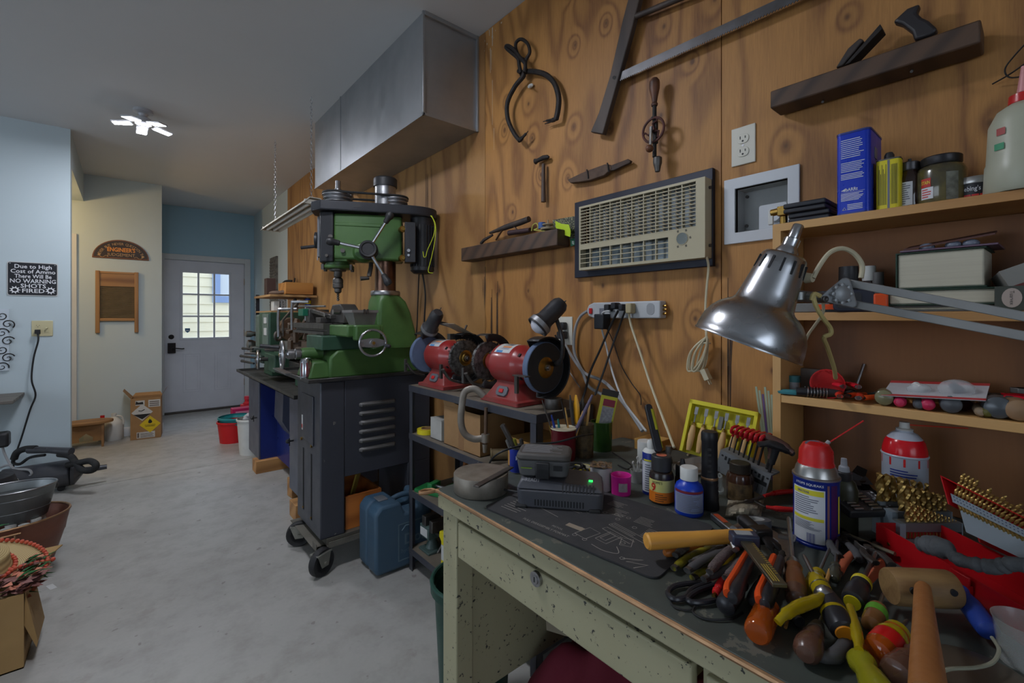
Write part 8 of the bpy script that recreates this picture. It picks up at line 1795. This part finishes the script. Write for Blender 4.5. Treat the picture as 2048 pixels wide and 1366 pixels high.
t=thing('red_tester','small red and brass plug tool among the dark grips','tool',frame(Q(1430,1188,.012),Q(1455,1150,.018)));G().lathe([(0,0),(.005,.001),(.007,.008),(.005,.012),(.007,.016),(.008,.04),(0,.042)],12,ax='x').out('body',redg,t)
G().cyl((-.006,0,0),(.002,0,0),.003,seg=8).out('brass_tip',brass,t)
# aviation snips with orange and black grips
for(a,b,lab)in(((1465,1198),(1510,1105),'left grip of orange and black snips'),((1530,1212),(1560,1120),'right grip of orange and black snips')):
 A,B=Q(*a,.038),Q(*b,.040);M=frame(A,B);L=(B-A).length
 t=thing('snips_grip','orange and black snips, '+lab.split(' grip')[0]+' one under the ruler','snips',M);pr=[(0,0),(.008,.001),(.012,.008),(.0125,.03),(.010,.06),(.009,L),(0,L)]
 G().lathe(pr,18,ax='x',sy=1,sx=.8).out('grip',blk,t);G().tube(sm([(.004,.008,.003),(.02,.011,.005),(.05,.010,.005),(L-.005,.008,.004)],5),.0055,10,flat=1.3).out('orange_inlay',orange,t);G().cyl((L-.004,0,0),(L+.03,0,0),.006,.004).out('jaw_arm',ironb,t)
# steel ruler knife with printed scale
A,B=Q(1488,1078,.064),Q(1560,1172,.060);M=frame(A,B);L=(B-A).length;t=thing('folding_ruler','steel depth gauge with gold scale lying slanted on top of the heap','gauge',M)
G().box((.0,-.010,-.003),(L,.010,.003)).out('blade',mat('dark_gold_steel',(112,108,92),.35,.8,var=.3),t,bev=.001);g=G();[g.box((.02+k*.0055,.0045,.0031),(.0212+k*.0055,.0085,.0034))for k in range(int((L-.04)/.0055))];[g.box((L*.62,-.006+k*.0035,.0031),(L*.95,-.0045+k*.0035,.0034))for k in range(3)];g.out('scale',mat('gold_print',(176,150,60),.5,var=.2),t,kind='stuff')
G().box((-.012,-.022,-.009),(.012,.022,.010)).out('slider',mat('navy_slider',(46,52,72),.35,var=.2),t,bev=.003);G().box((-.008,-.014,.0101),(.006,.012,.0106)).out('display',mat('display_grey',(150,156,158),.2,var=0),t);G().cyl((.002,-.018,-.008),(.014,-.018,-.012),.006).out('thumb_wheel',steel,t)
# wooden and plastic handled drivers
tool('black ball-butt screwdriver at the front of the heap',(1448,1216),(1520,1110),.017,.03,.017,.075,blk)
tool('dark grey screwdriver between the two orange snips grips',(1505,1205),(1545,1130),.016,.025,.0125,.07,mat('dull_black_handle',(60,62,64),.5))
tool('big amber translucent screwdriver with square butt',(1513,1268),(1565,1160),.019,.024,.0205,.075,amber,prof=[(0,0),(.016,0),(.0195,.003),(.0205,.01),(.0205,.055),(.013,.064),(.015,.073),(0,.075)])
tool('wood-handled chisel with dark worn butt standing out at the centre of the heap',(1594,1205),(1577,1035),.022,.055,.018,.088,chw,.0045,extra=[('ferrule',[(.012,.084),(.0105,.10),(.006,.108)],steel,1),('worn_butt',[(0,-.0005),(.0115,.0005),(.0172,.005),(.0184,.012),(.0184,.026),(.0182,.027)],dwood,1)])
t=tool('big black screwdriver with yellow collar and yellow-orange butt',(1690,1268),(1607,1110),.026,.055,.0195,.085,blk,.0035,extra=[('yellow_collar',[(.0155,.070),(.0165,.085),(.013,.096),(.009,.104),(0,.105)],yelt,1),('butt_cap',[(0,-.0008),(.0125,-.0006),(.0135,.001),(.0125,.002)],mat('orange_butt',(214,136,24),.4,var=.1),1),('yellow_rib',[(.0198,.03),(.0200,.031),(.0200,.034),(.0198,.035)],yelt,1)])
tool('black and yellow screwdriver with round yellow butt left of the mallet',(1704,1206),(1752,1105),.018,.03,.0185,.062,blk,.004,extra=[('yellow_ring',[(.0135,.058),(.0165,.061),(.0165,.067),(.012,.07)],yellow,1),('butt_cap',[(0,-.0008),(.0125,-.0006),(.0130,.001)],yellow,1)])
tool('yellow translucent screwdriver behind the black and yellow one',(1622,1180),(1660,1095),.014,.02,.0155,.06,yelt)
tool('small clear and black screwdriver left of the mallet head',(1668,1160),(1675,1080),.016,.022,.011,.05,mat('clear_black_handle',(76,76,64),.15,var=.5,vs=30))
tool('smoky clear screwdriver with green label',(1742,1255),(1768,1185),.016,.02,.0155,.058,mat('smoky_amber',(150,104,62),.12,var=.4,vs=14,trans=.3),extra=[('green_label',[(.0158,.030),(.0160,.031),(.0160,.045),(.0158,.046)],mat('green_label_print',(96,160,50),.4,var=.2),1)])
tool('large orange and yellow screwdriver with red label',(1752,1312),(1815,1240),.021,.024,.0215,.068,amber,extra=[('red_label',[(.0216,.020),(.0219,.021),(.0219,.044),(.0216,.045)],mat('red_label_print',(196,24,26),.3,var=.1),1),('yellow_end',[(.020,.050),(.021,.054),(.016,.066),(.017,.074),(0,.076)],yelt,1)])
tool('yellow-green fluted screwdriver at the bottom edge',(1716,1312),(1768,1400),.02,.02,.0155,.09,mat('yellow_green_trans',(176,170,40),.12,var=.4,vs=20,trans=.4),prof=[(0,0),(.013,.001),(.0175,.006),(.018,.014),(.0135,.024),(.018,.038),(.022,.07),(.018,.089),(0,.09)])
tool('brown domed handle beside the mallet handle at the bottom edge',(1788,1352),(1850,1300),.02,.02,.021,.06,dwood,total=.061)
tool('round wooden awl handle with brass ferrule near the front edge',(1610,1310),(1652,1215),.019,.022,.0195,.062,dwood,.0025,extra=[('ferrule',[(.0125,.058),(.0105,.068),(.0085,.075),(0,.076)],mat('dull_ferrule',(120,112,100),.4,.8),1)],prof=[(0,0),(.012,.001),(.018,.007),(.0195,.018),(.0175,.032),(.0155,.036),(.0158,.040),(.012,.055),(.010,.062),(0,.062)])
yp=[(1555,1245),(1572,1228),(1600,1212),(1628,1202),(1645,1192)];t=thing('pliers','pliers with bent yellow grip reaching over the amber screwdriver','pliers',Q(1645,1192,.05));G().tube(sm([Q(x,y,.045 if k else .038)for k,(x,y)in enumerate(yp)],5),[.0055,.0075,.0085,.008,.0065],10).out('grip',yelt,t,world=True);G().tube(sm([Q(x,y,.035)for x,y in((1700,1215),(1712,1260),(1718,1300))],5),[.006,.007,.005],10).out('grip',yelt,t,world=True);G().sph(Q(1648,1188,.045),.012,12).out('joint',steel,t,world=True)
for k,(pts,lab)in enumerate((([(1600,1245),(1588,1228),(1600,1210),(1630,1202),(1660,1212)],'black rubber-gripped pliers curled in front of the awl'),([(1608,1300),(1660,1315),(1690,1290),(1684,1262)],'dark grey curved grip beside the big black screwdriver'))):tag(G().tube(sm([Q(x,y,.012)for x,y in pts],5),[.0075,.009,.0085],10).out('curved_grip',blk if k==0 else MATS['slate_grip']),lab,'tool')
plr('pliers with faded orange grips left of the mallet head',(1700,1160),(1752,1092),.012,0,.03,.016,mat('faded_orange_grip',(196,104,72),.5,var=.2),hr=.007)
tag(G().cyl(Q(1571,1255,.004),Q(1582,1215,.004),.0022,seg=8).out('wood_dowel',palew),'short pale wooden dowel near the amber screwdriver','dowel');tag(G().cyl(Q(1650,1172,.02),Q(1660,1140,.02),.003,seg=8).out('wood_dowel',palew),'pale pencil-like stick between the yellow and black handles','dowel')
# adjustable wrench, long tongs, cutters
t=thing('adjustable_wrench','worn adjustable wrench under the wooden-handled chisel','wrench',frame(Q(1582,1180,.008),Q(1565,1078,.012)));L=(Q(1582,1180)-Q(1565,1078)).length;G().prism([(0,-.008),(L*.8,-.010),(L*.88,-.020),(L,-.024),(L+.012,-.014),(L,-.006),(L-.004,.006),(L+.008,.014),(L+.004,.022),(L*.86,.018),(L*.8,.010),(0,.008)],-.004,.006).out('body',steel,t,bev=.002);G().cyl((L*.9,-.012,.004),(L*.9,.008,.004),.007,seg=14).out('worm',dsteel,t)
for k,(a,b,lab)in enumerate((((1775,1140),(1690,1072),'long dark channel-lock pliers slanting from the red index to the spray can'),((1700,1118),(1672,1078),'short curved dark pliers handle in front of the spray can'))):plr(lab,a,b,.012+.006*k,0,.04,.008+.004*k,MATS['slate_grip'],ironb,hr=.0075)
tag(G().cyl(Q(1672,1060,.012),Q(1790,1108,.02),.0035,seg=8).out('steel_rod',mat('brass_grey_rod',(140,132,110),.4,.7)),'thin grey rod lying behind the spray can','rod');plr('small side cutters lying in front of the red index',(1768,1128),(1735,1098),.03,0,.02,.008,MATS['slate_grip'],dsteel,hr=.005)
# long-nose pliers with red grips, tape, torch, knife, bag
t=thing('pliers','long-nose pliers with red grips left of the large spray can','pliers',Q(1500,1000,.02))
for pts in([(1528,992),(1555,985),(1592,982)],[(1532,1014),(1560,1018),(1592,1020)]):G().tube(sm([Q(x,y,.022)for x,y in pts],4),[.004,.006,.0055],10).out('grip',redg,t,world=True)
G().tube([Q(1530,992,.02),Q(1500,1003,.018),Q(1462,1012,.015)],[.004,.006,.0015],8,flat=.6).tube([Q(1532,1014,.02),Q(1512,1003,.018),Q(1490,1000,.016)],[.003,.005,.003],8,flat=.6).out('long_jaws',dsteel,t,world=True,kind='stuff')
t=thing('tape_roll','roll of grey electrical tape standing tilted behind the hammer head','tape',T(*Q(1508,1046,.012))@RY(8)@RX(-8));G().pwall(circ(.032,32),circ(.021,32),-.009,.009).out('tape',mat('grey_vinyl_tape',(92,92,94),.35,var=.15),t);G().pwall(circ(.021,32),circ(.0185,32),-.0092,.0092).out('core',mat('white_core',(180,178,172),.6,var=.2),t)
tag(G().cyl(Q(1468,1062,.012),Q(1492,1052,.012),.010,.011,20).out('metal_cylinder',steel),'small bare steel cylinder left of the tape roll','cylinder')
t=thing('pocket_knife','folding knife with red and silver handle behind the yellow hammer','knife',frame(Q(1426,1030,.01),Q(1466,1062,.01)));G().prism(rrect(.09,.018,.008,4,.045,0),-.006,.006).out('handle',steel,t,bev=.002);G().box((.01,-.005,.0061),(.05,.005,.0068)).out('red_inlay',mat('orange_red_inlay',(176,70,40),.35,var=.3),t)
rnd=random.Random(4);fm=mat('crinkled_clear_bag',(196,184,160),.15,var=.5,vs=40,alpha=.75,bump=.6,bs=80);tag(G().grid(14,10,lambda u,v:Q(1450+72*u+6*v,1034-34*v,.002+.028*sin(pi*u)*sin(pi*v)+.006*rnd.random())).out('plastic_bag',fm,flip=False,ang=10),'crumpled clear plastic bag with tan contents left of the red pliers','bag')
tag(G().tube(sm([Q(x,y,.004)for x,y in((1500,1040),(1530,1050),(1570,1058),(1600,1062))],4),.0022,6).out('black_wire',cordb),'black wire running behind the tape roll','wire');t=thing('syringe','clear plastic syringe lying beside the flashlight','syringe',frame(Q(1440,978,.02),at(1438,905,1.02)));G().cyl((0,0,0),(.06,0,0),.006).cyl((-.01,0,0),(0,0,0),.009).cyl((.06,0,0),(.07,0,0),.0025).out('barrel',mat('clear_cup',(180,184,180),.1,alpha=.5),t);G().cyl((.07,0,0),(.10,0,0),.0006,seg=6).out('needle',steel,t)
t=thing('clear_dish','shallow clear plastic lid on the desk behind the dark bottle','lid',Q(1400,935));G().shell([(.055,0),(.066,.006),(.072,.008)],36,sx=1.5,sy=.8,th=.001).out('dish',mat('hazy_plastic',(150,152,150),.15,var=.2,alpha=.6),t);t=thing('hose_fitting','small steel hose fitting standing behind the small spray can','fitting',Q(1337,925));G().lathe([(0,0),(.012,0),(.012,.012),(.007,.016),(.007,.03),(.009,.032),(.009,.05),(0,.05)],14).out('body',steel,t)
tag(G().tube(sm([Q(x,y,.005)for x,y in((1375,910),(1390,898),(1420,892),(1450,900),(1445,915))],5),.0028,6).out('ivory_wire',cordw),'ivory wire curled in front of the yellow chisel tray','wire');tag(G().tube(sm([Q(x,y,.003)for x,y in((1225,905),(1245,918),(1262,930),(1255,938),(1236,930))],5),.0018,6).out('black_wire',cordb),'thin dark wire lying behind the cotton swabs','wire')
# raw-hide mallet
A,B=Q(1778,1172,.042),Q(1905,1178,.044);M=frame(A,B);L=(B-A).length;t=thing('mallet','brown rawhide mallet with wooden handle on top of the heap','mallet',M)
G().lathe([(0,0),(.0235,0),(.025,.003),(.0255,.02),(.0255,L-.02),(.025,L-.003),(.0235,L),(0,L)],36,ax='x').out('head',mat('rawhide',(150,118,76),.5,var=.7,vs=9,st=(1,4,4),col2=(96,66,38),bump=.2),t)
for s_ in(-.026,.026):G().at(T(L*.5+s_,-.0235,.008)).cyl((0,-.0025,0),(0,.004,0),.0045,seg=14).out('plug',ink,t)
h0,h1=Q(1846,1186,.055),at(1858,1400,.425);G().tube([h0+(h0-h1).normalized()*.02,h0,h0.lerp(h1,.4),h0.lerp(h1,.8),h1],[.0095,.010,.012,.0145,.0155],20).out('handle',mat('orange_ash',(166,110,62),.35,var=.35,vs=9,st=(4,4,1),col2=(130,74,38)),t,world=True)
# blue-handled tool with cable, steel plate, clear jar at right
t=tool('blue plastic handle right of the mallet',(1982,1268),(1928,1195),.02,.03,.016,.085,mat('blue_handle',(40,66,150),.35,var=.2),total=.086);tag(G().tube(sm([Q(x,y,.018)for x,y in((1984,1275),(1998,1300),(1985,1325),(1950,1335),(1900,1338),(1872,1350))],6),.0022,8).out('grey_cable',mat('pale_grey_cable',(150,150,130),.4)),'pale cable curving from the blue handle across the steel plate','cable')
c=Q(1950,1370,.004);t=thing('steel_plate','dusty oval steel plate at the right end of the desk front','plate',T(c.x,c.y,TZ));G().lathe([(0,.004),(.05,.004),(.062,.006),(.064,.005),(.05,.0),(0,0)],40,sx=1.15,sy=1).out('plate',mat('dusty_steel_plate',(136,128,116),.35,.8,var=.6,vs=5,col2=(104,92,76)),t)
c=Q(2052,1330,0);t=thing('clear_tumbler','clear plastic tumbler at the bottom right corner of the picture','cup',T(c.x,c.y,TZ));G().shell([(.024,0),(.030,.05),(.032,.055)],28,th=.0015).out('body',mat('clear_tumbler',(190,194,190),.06,var=0,alpha=.28),t)
# ================================================================== LEFT FLOOR
# canister vacuum
vb_=mat('dusty_vacuum_black',(60,62,68),.3,.1,var=.4,vs=8,col2=(96,92,88));c=at(85,938,3.30);Yv=c.y
t=thing('vacuum_cleaner','black canister vacuum cleaner lying against the left wall','vacuum',(c.x,Yv,.02));a,b=Vector((c.x-.20,Yv,.115)),Vector((c.x+.15,Yv-.02,.12))
G().cyl(a,b,.093,.095,32).out('body',vb_,t,world=True,bev=.01);G().lathe([(.095,0),(.092,.02),(.05,.05),(.022,.07),(.018,.20),(0,.20)],28,(b.x,b.y,b.z),ax='x').out('nozzle_cone',vb_,t,world=True);G().cyl((c.x+.1,Yv-.05,0.022),(c.x+.1,Yv+.05,.022),.022).cyl((c.x-.15,Yv-.05,.022),(c.x-.15,Yv+.05,.022),.022).out('wheels',rubber,t,world=True,kind='stuff')
V=lambda x,y,t_=3.30:at(x,y,t_)
G().tube(sm([V(28,918),V(34,905),V(50,898),V(72,897)],5),.022,10).tube(sm([V(30,912),V(26,925),V(40,928),V(60,915),V(90,910)],5),.010,8).out('hose',rubber,t,world=True,kind='stuff');G().cyl(V(58,900),V(98,900),.026,.022).cyl(V(98,900),V(143,903),.022,.028).out('wand',vb_,t,world=True,bev=.002)
G().tube(sm([V(118,908),V(140,912),V(152,926),V(165,940,3.28),V(185,940,3.28),V(192,930,3.28),V(180,922,3.30),V(160,925,3.30),V(135,930)],6),.022,12).out('hose',rubber,t,world=True)
tag(G().box((c.x-.22,Yv-.16,.0),(c.x-.10,Yv-.115,.17)).out('white_appliance',white,bev=.02),'grey-white appliance body in front of the vacuum cleaner','appliance')
cord([V(0,935,3.2),V(18,930,3.2),V(30,938,3.2),V(58,940,3.2),V(62,950,3.2),V(45,952,3.2)],.008,cordg,'grey cord bunched in front of the vacuum cleaner');cord([V(2,880,3.1),V(8,905,3.1),V(20,930,3.1)],.007,cordg,'grey cord hanging at the left edge above the tubs');tag(G().at(T(*at(-6,880,3.1))).box((-.05,-.05,-.05),(.06,.05,.05)).out('black_attachment',black,bev=.015),'black plastic attachment at the left edge above the tubs','attachment')
tag(G().lathe([(0,0),(.13,0),(.14,.02),(.14,.24),(.12,.30),(.0,.31)],32).at(Matrix()).out('black_drum',black),'rounded black drum behind the galvanised tub at the left edge','drum').location=(at(-30,960,2.75).x,at(-30,960,2.75).y,0)
# copper tub with bottles, galvanised tub on top
c=onz(60,1130,0);c=Vector((-.505,3.36,0));cm_=mat('copper_brown_enamel',(132,84,66),.4,.3,var=.4,vs=6,col2=(96,58,46));t=thing('copper_tub','brown copper-coloured oval tub full of water bottles on the floor at the left','tub',c)
G().shell([(.165,0),(.17,.004),(.205,.16),(.208,.165),(.212,.20),(.222,.262),(.226,.266),(.222,.27)],44,sx=1.25,sy=.9,th=.002).out('body',cm_,t);G().ring(.222*1.25,.005,(0,0,.268),'z',48,6,ry=.222*.9).out('rim',cop,t)
G().tube(sm([(-.03,-.20,.235),(-.03,-.215,.18),(.09,-.212,.18),(.10,-.185,.235)],4),.004,6).tube([(-.05,-.205,.238),(.12,-.185,.24)],.005,6).out('handle',cop,t)
rnd=random.Random(6);k=0
for(x,y)in[(.06,-.11),(.12,-.095),(.155,-.04),(.165,.02),(.10,-.02),(.15,.075),(-.01,-.12),(-.085,-.11),(-.15,-.07),(-.04,-.08),(.07,-.06),(-.12,-.07)]:
 u=thing('water_bottle','clear water bottle with white cap standing in the copper tub','bottle',T(c.x+x,c.y+y,.006)@RX(rnd.uniform(-2,2)),'water bottles in the copper tub');G().lathe([(0,0),(.028,0),(.030,.004),(.030,.18),(.022,.22),(.013,.23)],16).out('body',mat('clear_pet',(190,196,200),.08,var=0,alpha=.45),u);G().lathe([(.020,.225),(.020,.245),(0,.246)],16).out('cap',white,u)
gz=mat('galvanised_tub',(134,138,138),.45,.7,var=.5,vs=7,col2=(96,98,98));t=thing('galvanised_tub','small oval galvanised tub resting on the bottles in the copper tub','tub',T(c.x+.06,c.y+.02,.254));G().shell([(.098,0),(.10,.003),(.125,.15),(.127,.154),(.125,.158)],44,sx=1.32,sy=.9,th=.0015).out('body',gz,t);G().ring(.126*1.32,.004,(0,0,.157),'z',44,6,ry=.126*.9).out('rim',steel,t)
g=G();[g.ring(r_*1.32,.0022,(0,0,z_),'z',44,5,ry=r_*.9)for r_,z_ in((.107,.05),(.118,.115))];g.out('bead',gz,t,kind='stuff');G().tube(sm([(.165,0,.15),(.15,.08,.10),(-.0,.12,.07),(-.15,.08,.10),(-.165,0,.15)],5),.0025,6).out('bail_handle',dsteel,t)
# cardboard box with straw hat and flowers
bx0,bx1,by0,by1,bz=-.95,-.284,2.40,2.60,.27;t=thing('cardboard_box','large open cardboard box with straw hat on it at the left edge','box',(-.6,2.6,0));kf=mat('amber_cardboard',(168,134,86),.8,var=.25,vs=7)
G().pwall([(bx0,by0),(bx1,by0),(bx1,by1),(bx0,by1)],[(bx0+.005,by0+.005),(bx1-.005,by0+.005),(bx1-.005,by1-.005),(bx0+.005,by1-.005)],0,bz).box((bx0,by0,0),(bx1,by1,.005)).out('body',kf,t,world=True)
G().hex8([(bx0,by1,bz-.004),(bx1,by1,bz-.004),(bx1,by1+.001,bz),(bx0,by1,bz),(bx0,by1+.2,bz+.01),(bx1+.07,by1+.2,bz+.0),(bx1+.07,by1+.2,bz+.004),(bx0,by1+.2,bz+.014)]).out('flap',kf,t,world=True);G().hex8([(bx1,by0+.01,bz-.12),(bx1+.03,by0+.02,bz-.22),(bx1+.03,by1,bz-.22),(bx1,by1,bz-.12),(bx1+.002,by0+.01,bz),(bx1+.034,by0+.02,bz-.2),(bx1+.034,by1,bz-.2),(bx1+.002,by1,bz)]).out('flap',kf,t,world=True)
G().at(T(bx1-.14,by0-.0006,.215)@FLAB).prism(circ(.045,20,ry=.028),0,.0006).out('mark',mat('lilac_print',(150,140,150),.7,var=.3),t,world=True);G().at(T(bx1-.165,by0-.0006,.11)@FLAB).prism(circ(.03,20,ry=.045),0,.0006).out('mark',ink,t,world=True)
def straw():
 m,g,b=newmat('woven_straw');tc=g.n('TexCoord');ln_=g.n('VectorMath',operation='LENGTH');mp=g.n('Mapping');mp.inputs['Scale'].default_value=(1,1,0);g.l(tc.outputs['Object'],mp.inputs[0]);g.l(mp.outputs[0],ln_.inputs[0]);s_=g.math('SINE',g.math('MULTIPLY',ln_.outputs['Value'],1100));g.l(g.mix(g.math('MULTIPLY_ADD',s_,.5,.5),lin((206,184,130)),lin((160,136,90))),b.inputs['Base Color']);b.inputs['Roughness'].default_value=.7;return m
hc=Vector((-.43,2.58,.318));t=thing('straw_hat','wide woven straw hat with red bead band lying on the cardboard box','hat',T(*hc)@RY(10)@RX(14));stm=straw()
G().lathe([(.20,-.008),(.198,-.004),(.12,.004),(.095,.012),(.088,.03),(.078,.075),(.05,.092),(0,.095)],48).out('hat',stm,t,flip=False)
g=G();[g.sph((.101*cos(R(a)),.101*sin(R(a)),.018),.008,8)for a in range(0,360,9)];[g.sph((.19*cos(R(a))+.0,.19*sin(R(a)),.006),.008,8)for a in range(-20,100,5)];[g.sph((-.10+k*.0145,-.075+k*.004,.016),.0085,8)for k in range(22)];g.out('bead_band',mat('coral_red_beads',(196,76,58),.4,var=.6,vs=60,col2=(206,120,80)),t,kind='stuff')
rnd=random.Random(9)
for(nm,m,lab,n_,rg_)in(('dried_flowers',mat('dusty_pink_petals',(150,104,98),.8,var=.6,vs=30,col2=(96,56,50)),'dusty pink silk flowers stuffed in the box under the straw hat',260,(.05,.018)),('green_leaves',mat('artificial_green',(34,96,44),.6,var=.4),'green artificial leaves poking out of the right side of the box',60,(.07,.006)),('coral_flowers',mat('coral_petals',(206,130,104),.7,var=.3),'coral silk petals at the right of the straw hat',60,(.03,.02))):
 g=G()
 for k in range(n_):
  x=rnd.uniform(-.62,-.262)if nm[0]=='d' else rnd.uniform(-.34,-.265);y=rnd.uniform(2.405,2.66)if nm[0]!='g' else rnd.uniform(2.45,2.66);z=(.265+rnd.uniform(0,.04)if nm[0]=='d' else rnd.uniform(.23,.31));g.M=T(x,y,z)@RZ(rnd.uniform(-60,60)-10)@RY(rnd.uniform(-30,20));l_,w_=rg_;g.add([(0,0,0),(l_*.5,-w_,.006),(l_,0,0),(l_*.5,w_,.006)],[(0,1,2,3)])
 tag(g.out(nm,m,flip=False),lab,'flowers' if nm[0]!='g' else 'leaves',kind='stuff')
for(x,y)in((16,1040),(38,1085)):pass
g=G();[g.tube(sm([(-.50+k*.015,3.0,.28),(-.50+k*.02,3.01,.34),(-.49+k*.03,3.0,.38-.01*k)],3),[.004,.010,.002],6,flat=.2)for k in range(4)];tag(g.out('green_sprig',MATS['artificial_green']),'small green leaf sprig between hat and copper tub','leaves',kind='stuff')
p=onz(103,1174,0);tag(G().at(T(p.x,p.y,.0005)@RZ(20)).box((-.012,-.03,0),(.012,.03,.0006)).out('paper_scrap',paper),'small pale paper scrap lying on the concrete floor','paper');p=onz(137,971,0);tag(G().at(T(p.x,p.y,.001)@RZ(30)).box((-.02,-.005,0),(.02,.004,.003)).out('dark_crumb',ink),'small dark crumb on the floor by the vacuum','debris')
# tangle of cables between battery and mugs, socket adapters, crumpled dark rag at the back of the shelf bay
rnd=random.Random(21);g=G()
for k in range(7):g.tube(sm([Q(rnd.uniform(1105,1180),rnd.uniform(925,955),rnd.uniform(.004,.045))for q in range(6)],6),rnd.choice((.002,.003,.0035)),6)
tag(g.out('cable_tangle',cordb),'tangle of black cables between the battery and the burgundy mug','cables',kind='stuff')
for k,(x,y,r_,m,lab)in enumerate(((1158,950,.013,dsteel,'dull steel socket lying beside the cable tangle'),(1174,946,.015,mat('dusty_brown_knob',(92,80,70),.6),'dusty brown round knob right of the cable tangle'),(1078,925,.012,rustst,'rusty ring fitting behind the battery'))):
 p=Q(x,y,r_);tag(G().at(frame(p,p+RTV)).lathe([(r_*.5,-.015),(r_,-.013),(r_,.013),(r_*.6,.015),(r_*.55,-.012),(r_*.5,-.015)],20,ax='x').out('socket_fitting',m),lab,'fitting')
g=G();c=Vector((1.30,.30,TZ+.035))
for k in range(60):a=c+Vector((rnd.uniform(-.04,.03),rnd.uniform(-.035,.035),rnd.uniform(-.03,.035)));g.M=T(*a)@RZ(rnd.uniform(0,360))@RX(rnd.uniform(-80,80));g.add([(0,0,0),(.03,-.012,.004),(.045,.004,0),(.015,.016,.006)],[(0,1,2,3)])
tag(g.out('crumpled_film',mat('crumpled_black_film',(34,34,36),.25,var=.3),flip=False),'crumpled black plastic behind the olive oil bottle','plastic',kind='stuff')
